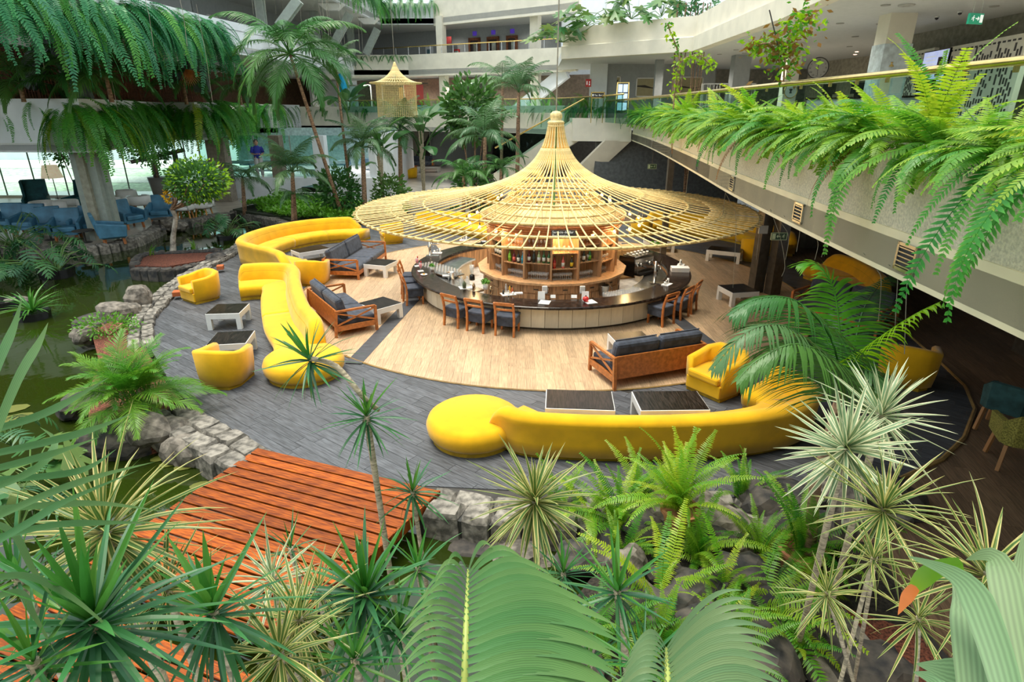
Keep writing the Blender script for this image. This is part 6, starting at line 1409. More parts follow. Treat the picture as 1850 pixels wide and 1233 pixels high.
palm('broad kentia palm between the piano and the back hall', gp(655,340,30), pc_(655,268,30), palm_f, 17, 2.3, .12, seed=7)
palm('low palm behind the green bed near the person', gp(438,360,31), pc_(438,322,31), palm_f[1:], 12, 1.9, .1, seed=8)
palm('drooping kentia palm in the green bed left of the piano', gp(528,370,27.5), pc_(528,312,27.5), palm_f, 17, 2.1, .11, seed=9)
palm('small palm low in the green bed below the drooping kentia', gp(525,385,27), pc_(528,352,27), palm_f[2:], 9, 1.2, .07, seed=19)
palm('bushy dark palm low behind the left of the canopy', gp(835,330,29), pc_(838,318,29), palm_g[1:], 13, 1.9, .09, seed=10)
palm('dark palm low behind the canopy beside the kentia trunk', gp(905,330,30), pc_(905,305,30), palm_g[1:], 12, 1.7, .09, seed=11)
# big paddle leaves
def paddle(L, w, mat, e0=70, e1=-10, seed=1):
    pts = arc(L, e0, e1); mb = MB(); mb.tube(pts, [.02*(1-.7*i/12) for i in range(13)], 5, 0, False); vs = []; uv = []
    for i in range(4, 13):
        t = (i-4)/8; s_ = w*math.sin(pi*min(.98, t*.9+.08))**.7; p = pts[i]; vs += [p+Vector((0,-s_,-.15*s_)), p+Vector((0,0,.02)), p+Vector((0,s_,-.15*s_))]; uv += [(0,t),(.4,t),(1,t)]
    fs = []
    for i in range(8): a = i*3; fs += [(a,a+1,a+4,a+3),(a+1,a+2,a+5,a+4)]
    mb.add(vs, fs, 0, uv); return mb.mesh('paddle_leaf', [mat])
lm_pad = leafM('paddle_leaf_green', (.05,.16,.03), None, .3, .3)
pad = [paddle(1.5,.22,lm_pad,80,10), paddle(1.5,.22,lm_pad,60,-50), paddle(1.5,.2,lm_pad,70,-20)]
def paddles(lab, base, n, L, stem=None, seed=0):
    rr = random.Random(seed); t_ = thing('bird_of_paradise', lab, 'plant', base); 
    for i in range(n):
        z = 0 if stem is None else stem*(.6+.4*rr.random()); a = i*2.4
        if stem: obj('stem', MB().tube([(0,0,0),(math.cos(a)*.12,math.sin(a)*.12,z)], .04, 6), m_cane, t_, smooth=True)
        obj('leaf', pad[i%3], None, t_, loc=(math.cos(a)*.12,math.sin(a)*.12,z), rot=(0,0,a), scale=L/1.5*(.8+.4*rr.random()))
paddles('large-leaved bird of paradise behind the small woven canopy', gp(765,330,33.5), 13, 2.4, 4.2, seed=1)
paddles('large-leaved plant with pale stems left of the kentia palm', gp(690,330,31.5), 8, 1.7, 3.4, seed=2)
paddles('bird of paradise between the gallery ferns near the middle', D(628,200,44), 8, 2.6, None, seed=3)
# ------------------------------------------------------------------ rounded crowns, shrubs and ground cover
def leafcloud(c, rx, ry, rz, n, s_, seed, shell=.55, w=.5):
    rr = random.Random(seed); mb = MB()
    for i in range(n):
        v = Vector((rr.gauss(0,1), rr.gauss(0,1), rr.gauss(0,1))).normalized(); k = shell+(1-shell)*rr.random()
        bump = 1+.12*noise.noise(v*2.3+Vector((seed,0,0)))
        p = Vector((v.x*rx, v.y*ry, v.z*rz))*k*bump; d = (v+Vector((rr.uniform(-.8,.8), rr.uniform(-.8,.8), rr.uniform(-.6,.5)))).normalized(); sd = d.cross(Vector((rr.uniform(-1,1),rr.uniform(-1,1),rr.uniform(-1,1)))).normalized(); L_ = s_*(.6+.7*rr.random())
        q = Vector(c)+p; mb.add([q, q+d*L_*.5-sd*L_*w*.5, q+d*L_, q+d*L_*.5+sd*L_*w*.5], [(0,1,2,3)], 0, [(.5,0),(.1,.5),(.5,1),(.9,.5)])
    return mb
tr = P(312,452,.1); tb_ = thing('clipped_tree', 'small tree with pale crooked trunk and clipped round crown in the pond', 'tree', tr)
cc = D(352,328,tr.y)-tr
obj('trunk', MB().tube(sm([(0,0,-.1),(.12,0,.5),(.35,0,1.2),(.25,0,1.55)], 4), [.13,.12,.11,.1,.1,.09,.09,.09,.08,.08,.08,.07,.07], 8), M('pale_bark', (.42,.38,.32), .85, var=.3, bump=.5), tb_, smooth=True)
for k in range(9): a = 2*pi*k/9; obj('branch', MB().tube([(.25,0,1.5), (.25+cc.x*.4+.35*math.cos(a), .35*math.sin(a), 1.75), (cc.x+.75*math.cos(a), .75*math.sin(a), cc.z-.05)], [.055,.035,.015], 5), m_trunkp, tb_)
o = obj('crown_leaves', leafcloud((cc.x,0,cc.z), .98, .95, .74, 2300, .17, 3, .5), lm_ficus, tb_); o['kind'] = 'stuff'
o = obj('new_leaves', leafcloud((cc.x+.15,0,cc.z+.05), 1.02, 1.0, .78, 420, .15, 5, .92), lm_ygreen, tb_); o['kind'] = 'stuff'
o = obj('yellow_leaves', leafcloud((cc.x-.95,-.3,cc.z-.5), .15, .12, .28, 90, .12, 6, .3), M('yellow_leaf', (.75,.45,.01), .6), tb_); o['kind'] = 'stuff'
def shrub(lab, c, rx, ry, rz, n, s_, mat, seed, name='shrub', zc=None):
    t_ = thing(name, lab, 'shrub', (c[0],c[1],0)); z = zc if zc is not None else rz*.8
    for k in range(5): a = 2*pi*k/5+seed; obj('stem', MB().tube([(0,0,0),(rx*.5*math.cos(a),ry*.5*math.sin(a),z)], .025, 5), m_trunkp, t_)
    o = obj('foliage', leafcloud((0,0,z), rx, ry, rz, n, s_, seed, .4), mat, t_); o['kind'] = 'stuff'
q = gp(612,350,30); shrub('dark leafy shrub behind the piano', (q.x,q.y), 1.1,.8,1.2, 1100,.26, lm_ficus, 2, zc=1.3)
q = gp(705,350,31); shrub('leafy shrub at the foot of the kentia palm', (q.x,q.y), 1.0,.8,1.1, 900,.24, lm_ficus, 3, zc=1.0)
q = gp(852,350,29.5); shrub('dark round shrub at the right edge of the back hall', (q.x,q.y), 1.0,.9,.85, 1200,.2, lm_palm, 4, zc=1.8)
q = gp(855,350,34); shrub('umbrella tree with glossy fingered leaves before the shop fronts', (q.x,q.y), 1.6,.9,1.7, 1000,.42, lm_pad, 5, zc=5.0)
q = gp(235,350,36); shrub('potted fig behind the slanted column', (q.x-3,q.y), 1.1,.8,1.2, 900,.2, lm_ficus, 8, zc=3.0)
t_ = thing('potted_fig', 'large fig in a tall grey pot in front of the terrace glass', 'plant', P(293,362)); obj('pot', MB().lathe([(.35,0),(.55,1.35),(.5,1.35),(0,1.25)], 18), MC((.25,.24,.24)), t_, smooth=True); obj('stem', MB().tube([(0,0,1.2),(.05,0,2.4)], .05, 6), m_trunkp, t_); o = obj('foliage', leafcloud((0,0,2.9),1.25,.9,1.0,900,.2,9,.4), lm_ficus, t_); o['kind'] = 'stuff'
m_bed = M('bed_soil', (.03,.04,.02), .9)
def bed(lab, poly, h, n, s_, seed, mat=lm_cover, name='ground_cover'):
    rr = random.Random(seed); poly = ccw(poly); x0, x1 = min(p[0] for p in poly), max(p[0] for p in poly); y0, y1 = min(p[1] for p in poly), max(p[1] for p in poly); mb = MB(); c = 0
    def inside(x, y): return all((poly[(i+1)%len(poly)][0]-poly[i][0])*(y-poly[i][1])-(poly[(i+1)%len(poly)][1]-poly[i][1])*(x-poly[i][0]) > 0 for i in range(len(poly)))
    while c < n:
        x, y = rr.uniform(x0,x1), rr.uniform(y0,y1)
        if not inside(x, y): continue
        c += 1; z = h*(.55+.5*noise.noise(Vector((x*.7,y*.7,seed)))+.25*rr.random()); d = Vector((rr.uniform(-1,1), rr.uniform(-1,1), rr.uniform(-.1,.9))).normalized(); sd = d.cross(Vector((0,0,1))).normalized(); L_ = s_*(.6+.7*rr.random()); q = Vector((x,y,z))
        mb.add([q, q+d*L_*.5-sd*L_*.32, q+d*L_, q+d*L_*.5+sd*L_*.32], [(0,1,2,3)], 0, [(.5,0),(.1,.5),(.5,1),(.9,.5)])
    mb2 = MB().prism(poly, -.2, h*.35); struct('ground', mb2, m_bed)
    o = obj(name, mb, mat); o['kind'] = 'stuff'; o['label'] = lab; return o
bed('dense bright green ground cover bed behind the longest yellow sofa', [(-14.6,31.6),(-11.2,29.2),(-10.2,28.2),(-8.5,27.6),(-5.8,28.6),(-5.0,30.4),(-8.6,32.8),(-13.6,36)], .55, 9000, .2, 2)
bed('green bed behind the bar seen through the canopy', [(-3.5,28.5),(1.5,28.5),(4.5,27.2),(4.6,29.6),(0,31.5),(-3.5,30.5)], .5, 3000, .2, 3, lm_ficus)
shrub('low clump of ivy on the far right pond rim', (-16.2,30.6), .7,.5,.35, 300,.18, lm_cover, 12)
# left gallery palms with drooping fronds
for i, (px, py, Y, n, L, lab) in enumerate(((35,150,24.0,13,2.4,'palm with drooping fronds at the far left of the first gallery'),(118,140,24.2,14,2.4,'palm with a yellowing frond left of the slanted column, first gallery'),(190,130,24.7,18,3.0,'largest gallery palm, its fronds arching right over the first planter'),(330,148,33,14,2.4,'gallery palm with orange-tipped leaves at the middle bay'),(430,150,36,13,2.5,'dark gallery palm behind the old slanting palm'))):
    c = D(px,py,Y); palm(lab, (c.x,c.y,5.3), (c.x,c.y,min(6.3,max(5.5,c.z))), palm_g[1:], n, min(L,2.6), .08, seed=30+i)
c = D(335,125,31); ol = MB(); rr2 = random.Random(2)
fan = thing('dry_fan_leaf', 'orange withered fan leaf among the gallery palms', 'leaf', c); 
for k in range(14): a = -1.1+k*.17; leaf_strip(ol, (0,0,0), Vector((math.cos(a-1.2),.1,math.sin(a-1.2))), Vector((0,1,.4)), .8, .09, .3)
obj('blades', ol, M('withered_orange', (.55,.2,.03), .7), fan)
# thin hanging roots below the galleries
for i in range(34):
    rr3 = random.Random(i); Y = 30+rr3.random()*14; px = 430+rr3.random()*230; c = D(px, 10, Y); L_ = 1.5+rr3.random()*2.5
    if i < 12: c = D(5+rr3.random()*380, 60, 21.5+rr3.random()*6); z = 8.8
    else: z = 11.5
    tag(obj('hanging_root', MB().tube([(c.x,c.y,z),(c.x+.05,c.y,z-L_*.5),(c.x,c.y,z-L_)], .008, 3), m_wire), 'thin aerial root hanging from the left galleries', 'root', 'aerial roots below the left galleries')
# ------------------------------------------------------------------ monstera over the upper right planter and climbing trees
def lobed(L, mat, lobes=7, seed=1):
    rr = random.Random(seed); mb = MB(); vs = [Vector((0,0,0))]; n = lobes*4
    ring = []
    for i in range(n+1):
        a = -2.5+5.0*i/n; k = (i % 4); r = L*(.55+.45*math.cos(a*.55))*(1 if k in (1,2) else .52 if k == 0 else .8); ring.append(Vector((r*math.cos(a)*1.0+L*.15, r*math.sin(a)*.85, -.12*abs(math.sin(a))*r)))
    vs += ring; mb.add(vs, [(0,i+1,i+2) for i in range(n)], 0, [(.4,0)]+[(.1+.8*(i%2),1) for i in range(n+1)]); return mb.mesh('leaf', [mat])
mon = [lobed(.45, lm_mon, 7, 1), lobed(.45, lm_mon, 6, 2)]; phil = [frond(arc(.5,25,-45), 8, .24, .045, droop=.5, a0=95, a1=25, t0=.08, seed=3, rad=.006, up=.1, prof=[.5,1,.9,.5,0]).mesh('leaf', [lm_phil]), frond(arc(.5,5,-60), 7, .26, .05, droop=.6, a0=100, a1=25, t0=.05, seed=4, rad=.006, up=.1, prof=[.5,1,.9,.5,0]).mesh('leaf', [lm_phil])]
def lobed_plant(name, lab, c, n, R_, H_, meshes, seed, k=1.0, stemh=0, rz=None, spread=pi, cat='plant', down=0):
    rr = random.Random(seed); t_ = thing(name, lab, cat, c)
    for i in range(n):
        a = (rz or 0)+rr.uniform(-spread,spread); r = R_*(.25+.75*rr.random()); z = H_*(.2+.8*rr.random())*(1-.5*(r/R_)**2)-down*rr.random()*r; p = Vector((r*math.cos(a), r*math.sin(a), z))
        obj('stem', MB().tube([(0,0,-.05), p*.55+Vector((0,0,.12*H_)), p], .012*k, 4), m_trunkp if cat == 'tree' else MC((.1,.2,.04)), t_)
        obj('leaf', meshes[i%len(meshes)], None, t_, loc=p, rot=(rr.uniform(-.4,.4), rr.uniform(.1,.9), a+rr.uniform(-.5,.5)), scale=k*(.7+.5*rr.random()))
    return t_
for i, (px, py, Y, n, R_, lab) in enumerate(((1015,75,33.8,16,1.5,'yellow-green monstera hanging over the left corner of the upper planter'),(1060,45,33,15,1.3,'monstera clump second from the left on the upper planter'),(1100,38,32.5,15,1.3,'monstera clump in the middle of the upper planter'),(1140,32,32,13,1.2,'monstera clump on the upper planter near the white screen'),(1195,28,31.5,8,.9,'thin low monstera on the upper planter, rightmost leafy clump'))):
    c = D(px,py,Y); c.z = max(c.z, 8.3); lobed_plant('monstera', lab, c, n, R_, 1.1, mon, i, 1.25, rz=-pi/2, spread=2.6, down=.5)
for i, (px, lab) in enumerate(((1235,'sparse blue-green shrub against the bright screen'),(1270,'sparse upright shrub at the bend of the upper parapet'))):
    c = D(px,15,31); shrub(lab, (c.x,c.y), .7,.4,.7, 160,.22, lm_phil, 40+i, zc=9.6)
def climber(lab, foot, pts, n, s_, mats, seed, rad=.5):
    rr = random.Random(seed); t_ = thing('climbing_plant', lab, 'plant', foot); f_ = Vector(foot)
    obj('stem', MB().tube([Vector(p)-f_ for p in sm(pts, 5)], .02, 6), m_trunkp, t_)
    P_ = sm(pts, 6)[4:]; mbs = [MB() for _ in mats]
    for i in range(n):
        q = P_[rr.randrange(len(P_))]-f_+Vector((rr.gauss(0,rad),rr.gauss(0,rad*.6),rr.gauss(0,rad*.8))); d = Vector((rr.uniform(-1,1),rr.uniform(-1,1),rr.uniform(-.9,.3))).normalized(); sd = d.cross(Vector((rr.random(),rr.random(),rr.random()))).normalized(); L_ = s_*(.6+.6*rr.random())
        mbs[rr.randrange(len(mats))].add([q, q+d*L_*.5-sd*L_*.22, q+d*L_, q+d*L_*.5+sd*L_*.22], [(0,1,2,3)], 0, [(.5,0),(.1,.5),(.5,1),(.9,.5)])
    for m_, k in zip(mbs, mats):
        o = obj('foliage', m_, k, t_); o['kind'] = 'stuff'
Yc = 18.5
climber('slender yellow-green climber on a stake, left of the two by the brass rail', D(1216,200,Yc), [D(1216,200,Yc),D(1222,140,Yc),D(1232,110,Yc),D(1262,100,Yc),D(1284,118,Yc)], 150, .17, [lm_ygreen, lm_fern], 1, .1)
climber('upper shoot of the slender climber by the brass rail', D(1228,112,Yc), [D(1228,112,Yc),D(1222,85,Yc),D(1212,60,Yc),D(1206,42,Yc)], 60, .15, [lm_ygreen, lm_fern], 2, .06)
Yd = 12.5
climber('leafy small tree with reddish leaves behind the brass rail', D(1415,170,Yd), [D(1415,170,Yd),D(1418,110,Yd),D(1425,70,Yd),D(1460,30,Yd)], 420, .15, [lm_fern, lm_ygreen, lm_dry], 3, .2)
climber('left branch of the reddish-leaved small tree', D(1412,120,Yd), [D(1412,120,Yd),D(1392,80,Yd),D(1362,85,Yd)], 190, .14, [lm_fern, lm_dry, lm_ygreen], 4, .13)
a = D(1412,110,Yd); tag(obj('plant_stake', MB().tube([D(1412,110,Yd), D(1390,18,Yd)], .012, 5), m_dark), 'dark thin stake rising through the reddish-leaved tree', 'stake')
# ------------------------------------------------------------------ pond plants and islands
def tubpot(lab, c, r=.32, h=.4):
    t_ = tag(obj('plant_tub', MB().lathe([(r*.85,-.35),(r,h-.3),(r*.92,h-.3),(0,h-.36)], 16), m_black, loc=c, smooth=False), lab, 'pot'); return t_
c = P(105,500,-.27); tubpot('black tub in the pond under the large philodendron', c, .55, .6); lobed_plant('philodendron', 'large dark philodendron growing from a black tub in the pond', c+Vector((0,0,.2)), 34, 1.75, 1.3, phil, 1, 1.35)
lobed_plant('philodendron', 'dark philodendron at the left edge before the blue armchairs', P(30,440,.1)+Vector((.2,-.4,0)), 34, 1.7, 1.35, phil, 2, 1.1)
lobed_plant('philodendron', 'small philodendron at the extreme left edge of the pond', P(5,470,-.27), 14, 1.3, .8, phil, 5, 1.1)
c = P(411,432,-.27); tubpot('black tub at the far side of the pond', c, .45, .5); lobed_plant('philodendron', 'feathery philodendron in the far tub near the green bed', c+Vector((0,0,.15)), 26, 1.3, 1.15, phil, 3, 1.15)
c = P(62,575,-.27); tubpot('black ribbed tub with spider lily in the pond', c, .42, .5)
t_ = thing('spider_lily', 'bright green spider lily with arching strap leaves in the pond tub', 'plant', c+Vector((0,0,.15))); rr = random.Random(4); spl = [strapmesh(1,.06,d,lm_dracl) for d in (.8,1.4,2.0)]
for i in range(46): obj('leaf', spl[i%3], None, t_, rot=(0,-math.radians(rr.uniform(35,85)),i*2.4), scale=.95*(.7+.5*rr.random()))
tubpot('dark tub at the left picture edge of the pond', P(5,555,-.27), .45, .5)
# palm island
isl = [tuple(P(*q,0)[:2]) for q in ((165,600),(178,650),(165,700),(160,760),(190,795),(250,800),(310,785),(345,745),(318,715),(290,680),(268,640),(255,600),(205,580))]
struct('ground', MB().prism(isl, -.5, .02), m_soil)
def rock(lab, c, rx, ry, rz, seed, mat=m_rock, rot=0, amp=.2):
    return tag(obj('rock', blob(rx,ry,rz,seed,amp,3), mat, loc=c, rot=(0,0,rot), smooth=False), lab, 'rock')
for i, (px, py, z, rx, ry, rz_, m_, lab) in enumerate(((265,778,.1,.42,.33,.3,m_rock2,'round grey boulder at the front of the palm island'),(210,800,-.1,.75,.35,.3,m_rock,'long dark rock along the front of the palm island'),(310,785,-.05,.35,.3,.32,m_rock2,'grey rock between the boulder and the stone kerb'),(345,815,-.15,.4,.35,.35,m_rock2,'rough rock under the kerb by the dark water'),
   (150,730,-.1,.4,.45,.3,m_rock,'dark rock at the left tip of the palm island'),(153,605,.05,.28,.28,.24,m_rock2,'small round grey rock beyond the palm clump'),(165,585,-.05,.45,.4,.25,m_rock,'flat dark rock under the red-stemmed shrub'),(210,570,.05,.5,.4,.4,m_rock2,'brown jagged rock near the kerb, lower of two'),(253,545,.15,.34,.3,.5,m_rock2,'upright jagged rock standing against the kerb'),(232,565,.05,.35,.3,.3,m_rock2,'low rock between the two jagged ones'),
   (300,405,.1,.55,.4,.35,m_rock2,'reddish boulder at the terrace corner'),(322,408,.0,.4,.35,.28,m_rock2,'second boulder at the terrace corner'),(30,545,-.2,.3,.25,.15,m_rock2,'pale stone in the water near the left edge'))):
    rock(lab, P(px,py,z), rx, ry, rz_, i+3, m_)
c = P(250,752,.05); t_ = thing('areca_palm', 'bushy bright areca palm clump on the soil island left of the deck', 'palm', c); rr = random.Random(8)
for i in range(12): a = rr.random()*6.28; r = rr.random()*.25; obj('stem', MB().tube([(r*math.cos(a),r*math.sin(a),0),(r*1.6*math.cos(a),r*1.6*math.sin(a),.5)], .02, 6), m_cane, t_)
for i in range(90): a = rr.random()*6.28; r = rr.random()*.3; obj('frond', areca_f[i%4], None, t_, loc=(r*math.cos(a),r*math.sin(a),.15+.3*rr.random()), rot=(rr.uniform(-.2,.2),rr.uniform(-.1,.2),i*2.4), scale=.95*(.75+.4*rr.random()))
c = P(195,600,.1); shrub('low red-stemmed shrub with tiny leaves behind the areca palm', (c.x,c.y), .85,.5,.3, 700,.08, lm_cover, 21, zc=.25)
isl2 = [tuple(P(*q,.0)[:2]) for q in ((243,482),(262,462),(330,455),(388,452),(396,465),(360,474),(300,484))]
struct('ground', MB().prism(isl2, -.6, .04), m_soil); stone_row('kerb', sm([(*P(*q,.05)[:2],) for q in ((240,487),(300,490),(350,480),(398,468),(396,455),(340,456),(262,461),(243,478))], 4), .32, .34, -.45, .12, 12, rows=1, mat=m_rock)
rock('dark rock at the right tip of the tree island', P(392,470,.0), .35,.3,.3, 31)
for px, py, l_ in ((275,462,'small green seedling left of the tree trunk on the pond island'),(350,452,'small green seedling right of the tree trunk on the pond island')):
    fern('seedling', l_, P(px,py,.05), 6, .5, fern_up, cat='plant', seed=px)
# lily-like leaves floating, red brackets on the kerb
for i, (px, py, r) in enumerate(((292,828,.17),(308,838,.17),(336,843,.18),(360,877,.14),(20,740,.3),(30,755,.28))):
    c = P(px,py,-.262); tag(obj('water_leaf', MB().lathe([(r,0),(r,.006),(0,.01)], 9, sy=.6), MC((.13,.14,.02)), loc=c, rot=(0,0,.5)), ('olive floating leaf nearest the palm island','olive floating leaf second from the palm island','olive floating leaf third, before the bridge','small olive floating leaf closest to the bridge','yellowing leaf mat at the left picture edge','lower yellowing leaf mat at the left picture edge')[i], 'leaf')
for i, (px, py) in enumerate(((320,530),(398,483))): tag(obj('kerb_light', MB().box((0,0,0),(.2,.28,.12)), MC((.5,.13,.04)), loc=P(px,py,.16), rot=(0,0,.3)), ('small orange-red box light on the kerb by the upper armchair','small orange-red box light on the kerb near the s-shaped sofa')[i], 'light')
# ------------------------------------------------------------------ footbridge
A = Vector((-3.9,7.98,0)); Bb = Vector((-1.0,6.88,0)); bu = (Bb-A).normalized(); bn = Vector((bu.y,-bu.x,0)); BL = (Bb-A).length
br_ = thing('footbridge', 'orange hardwood footbridge of separate boards crossing the pond', 'bridge', A); rr = random.Random(6)
ba = math.atan2(bu.y, bu.x)
for i in range(16):
    d = .09+i*.18; ln_ = BL-.02*i*(1 if i < 10 else 1.4)+rr.uniform(-.01,.01); z = .15
    obj('board', MB().box((0,0,0),(ln_,.15,.03),pv=rr.random()+.01), m_bridge, br_, loc=bu*(ln_/2)+bn*d+Vector((0,0,z)), rot=(0,0,ba), bevel=.004)
for s_ in (.15, BL-.25): obj('beam', MB().bar(bu*s_+Vector((0,0,.06)), bu*s_+bn*2.95+Vector((0,0,.06)), .08, .14), m_dark, br_)
obj('fascia_board', MB().bar(bu*(BL+.01)+Vector((0,0,.08)), bu*(BL-.35)+bn*2.9+Vector((0,0,.08)), .03, .16), m_bridge, br_)
b2 = thing('footbridge', 'lower landing of orange boards at the near end of the footbridge', 'bridge', A+bn*3.05)
for i in range(12):
    d = .09+i*.18; obj('board', MB().box((0,0,0),(3.1,.15,.03),pv=rr.random()+.01), m_bridge, b2, loc=bu*1.2+bn*d+Vector((0,0,-.03)), rot=(0,0,ba), bevel=.004)
for s_ in (.1, 2.4): obj('beam', MB().bar(bu*s_+Vector((0,0,-.12)), bu*s_+bn*2.3+Vector((0,0,-.12)), .08, .14), m_dark, b2)
struct('floor', MB().prism([(-9,1.5),(-9,4.0),(-5.1,4.4),(-5.3,1.5)], -.5, -.05), m_grey)
# ------------------------------------------------------------------ front garden
gpoly = [(.25,1.2),(.35,4.6),(.9,5.4),(1.6,5.9),(2.6,6.2),(3.6,6.15),(4.5,6.0),(4.2,4.4),(4.7,1.2)]
struct('ground', MB().prism(gpoly, -.6, .0), m_dirt)
struct('ground', MB().prism([(2.35,1.2),(2.2,3.6),(2.6,4.7),(3.4,5.0),(4.1,4.6),(4.6,1.2)], -.1, .06), m_soil)
for i, (px, py, z, rx, ry, rz_, m_, lab) in enumerate(((1230,915,.1,.6,.4,.28,m_rock2,'flat pale rock under the bright fern'),(1310,960,.1,.5,.35,.3,m_rock2,'pale rock right of the bright fern pot'),(1405,910,.1,.6,.35,.3,m_rock,'dark rock behind the potted fern'),(1170,960,.1,.3,.25,.25,m_rock,'dark rock left of the bright fern'),
   (1130,1030,.25,.22,.2,.35,m_rock2,'speckled upright stone among the green spiky plants'),(1330,1050,.2,.4,.35,.35,m_rock,'smooth grey rock below the yellow fern frond'),(1390,1130,.1,.5,.6,.35,m_rock,'large smooth grey rock in the lower right garden'),(1330,1180,.2,.55,.5,.45,m_rock,'large mottled rock at the bottom of the picture'),
   (1150,1130,.0,.5,.4,.5,m_rock,'dark rock in shade at the lower middle'),(1060,1010,-.1,.4,.3,.25,m_rock,'dark rock at the pond edge behind the variegated plant'),(1450,960,.15,.5,.4,.25,m_rock,'dark gravelly rock beside the terracotta pot'),(1600,900,.1,.5,.35,.25,m_rock,'low dark rock behind the variegated plants'),
   (1575,1215,.1,.35,.3,.25,m_rock,'black smooth rock at the bottom right'),(880,990,-.35,.5,.3,.2,m_rock,'dark rock at the water line right of the bridge'),(940,1010,-.3,.4,.3,.25,m_rock2,'grey rock at the water line behind the big leaf'),(1250,1100,.2,.4,.4,.4,m_rock,'dark rock covered by brown fern litter'),(1500,905,.1,.45,.3,.2,m_rock2,'pale rock behind the top variegated plants'),(1000,1180,.1,.5,.5,.4,m_rock2,'pale rock seen through the big palm leaf'))):
    rock(lab, P(px,py,z), rx, ry, rz_, i+50, m_, amp=.25)
tag(obj('drain_hatch', MB().box((0,0,0),(.7,.62,.1)), m_dark, loc=P(1490,1180,.12), rot=(0,0,.1)), 'black square cover set in a pale concrete surround at the lower right', 'cover')
fr = MB()
for s_ in (-1,1): fr.box((s_*.42,0,0),(.12,.86,.14)); fr.box((0,s_*.38,0),(.84,.12,.14))
tag(obj('concrete_surround', fr, m_rock2, loc=P(1490,1180,.08), rot=(0,0,.1)), 'pale broken concrete frame around the black square cover', 'frame')
tag(obj('concrete_block', MB().box((0,0,0),(.24,.3,.2)), m_rock2, loc=P(1475,1222,.1), rot=(0,0,.1), bevel=.02), 'small pale concrete block at the bottom edge', 'block')
def pot(lab, c, r=.2, h=.3, rot=(0,0,0)): return tag(obj('terracotta_pot', MB().lathe([(r*.7,0),(r*.95,h*.85),(r*1.08,h*.86),(r*1.08,h),(r*.92,h),(r*.85,h*.8),(0,h*.78)], 22), m_terra, loc=c, rot=rot, smooth=False), lab, 'pot')
c = P(1440,1035,.05); pot('round terracotta pot with a fern at the lower right', c, .24, .34); fern('potted_fern', 'dark green fern with long blunt leaflets in the terracotta pot', c+Vector((0,0,.3)), 36, 1.0, fern_up+fern_out+fern_up[:1], 0, pi, seed=71, tilt=.2)
c = P(1225,955,.3); pot('terracotta pot on the rock, mostly hidden by the bright fern', c, .22, .3); fern('bright_fern', 'big upright yellow-green fern in a pot before the front yellow sofa', c+Vector((0,0,.28)), 44, .98, fern_b+fern_b+fern_up[:1], 0, pi, seed=72, tilt=.2)
c = P(1115,945,.1); fern('garden_fern', 'green fern left of the big bright fern', c, 30, .95, fern_up+fern_b[:2]+fern_out[:1], 0, pi, seed=73, tilt=.2)
c = P(1010,930,.0); fern('garden_fern', 'dark upright fern frond just behind the variegated plant', c, 8, .95, [fern_up[2], fern_up[0]], 0, pi, seed=74, tilt=.1)
c = P(1185,1100,.2); fern('garden_fern', 'broad flat green fern below the bright fern', c, 20, 1.05, fern_up+fern_b[:1]+fern_out, 2, pi, seed=75, tilt=.2)
c = P(1300,1075,.3); fern('garden_fern', 'pale yellow-green fern frond spread over the grey rock', c, 14, .85, fern_b, 0, pi, seed=76, tilt=.2)
c = P(1370,1110,.2); fern('garden_fern', 'fern with long light fronds trailing right across the grey rock', c, 12, 1.15, fern_b[1:2]+fern_b[3:]+fern_out[:1], -.3, 1.2, seed=77)
c = P(1340,1205,.3); fern('garden_fern', 'low green fern at the bottom beside the mottled rock', c, 16, .75, fern_up+fern_b[:1], 0, pi, seed=78)
c = P(1090,1170,.1); fern('garden_fern', 'shaded fern behind the curved dracaena stem', c, 14, .8, fern_up+fern_out, 0, pi, seed=79)
c = P(1060,925,.1); fern('garden_fern', 'light fern hanging over the pond edge beside the variegated plant', c, 16, .8, fern_b[1:]+fern_out, 3.4, 1.6, seed=80)
for i, (px, py, z, n, L, st, lab) in enumerate(((1150,905,.1,22,.85,fern_up+fern_b,'green fern between the bright fern and its left neighbour'),(1255,1010,.2,24,.9,fern_up+fern_out,'dense green fern directly below the pot of the bright fern'),(1120,1010,.1,18,.7,fern_up+fern_b[:1],'small fern beside the speckled upright stone'),(1195,1180,.1,20,.8,fern_up+fern_out,'shaded fern above the brown litter at the bottom'),(1290,1150,.3,16,.8,fern_b+fern_up,'light fern over the dark rock right of the big leaves'),(1370,1000,.2,18,.75,fern_b+fern_up,'yellowish fern between the rocks and the terracotta pot'),(1340,900,.1,16,.7,fern_up,'small green fern behind the pale rock'),(1425,1180,.2,14,.7,fern_up+fern_b[:1],'small fern at the edge of the smooth grey rock'))):
    fern('garden_fern', lab, P(px,py,z), n, L, st, 0, pi, seed=120+i, tilt=.2)
for i, (px, py, z, rx, ry, rz_, lab) in enumerate(((1100,985,-.1,.35,.3,.3,'dark jagged rock at the water behind the ferns'),(1215,1060,.05,.3,.25,.3,'dark rock wedged under the broad fern'),(1275,985,.1,.35,.3,.25,'brownish rock under the fern pots'),(1440,1085,.1,.3,.3,.22,'smooth dark stone beside the terracotta pot'))): rock(lab, P(px,py,z), rx, ry, rz_, i+90, m_rock, amp=.3)
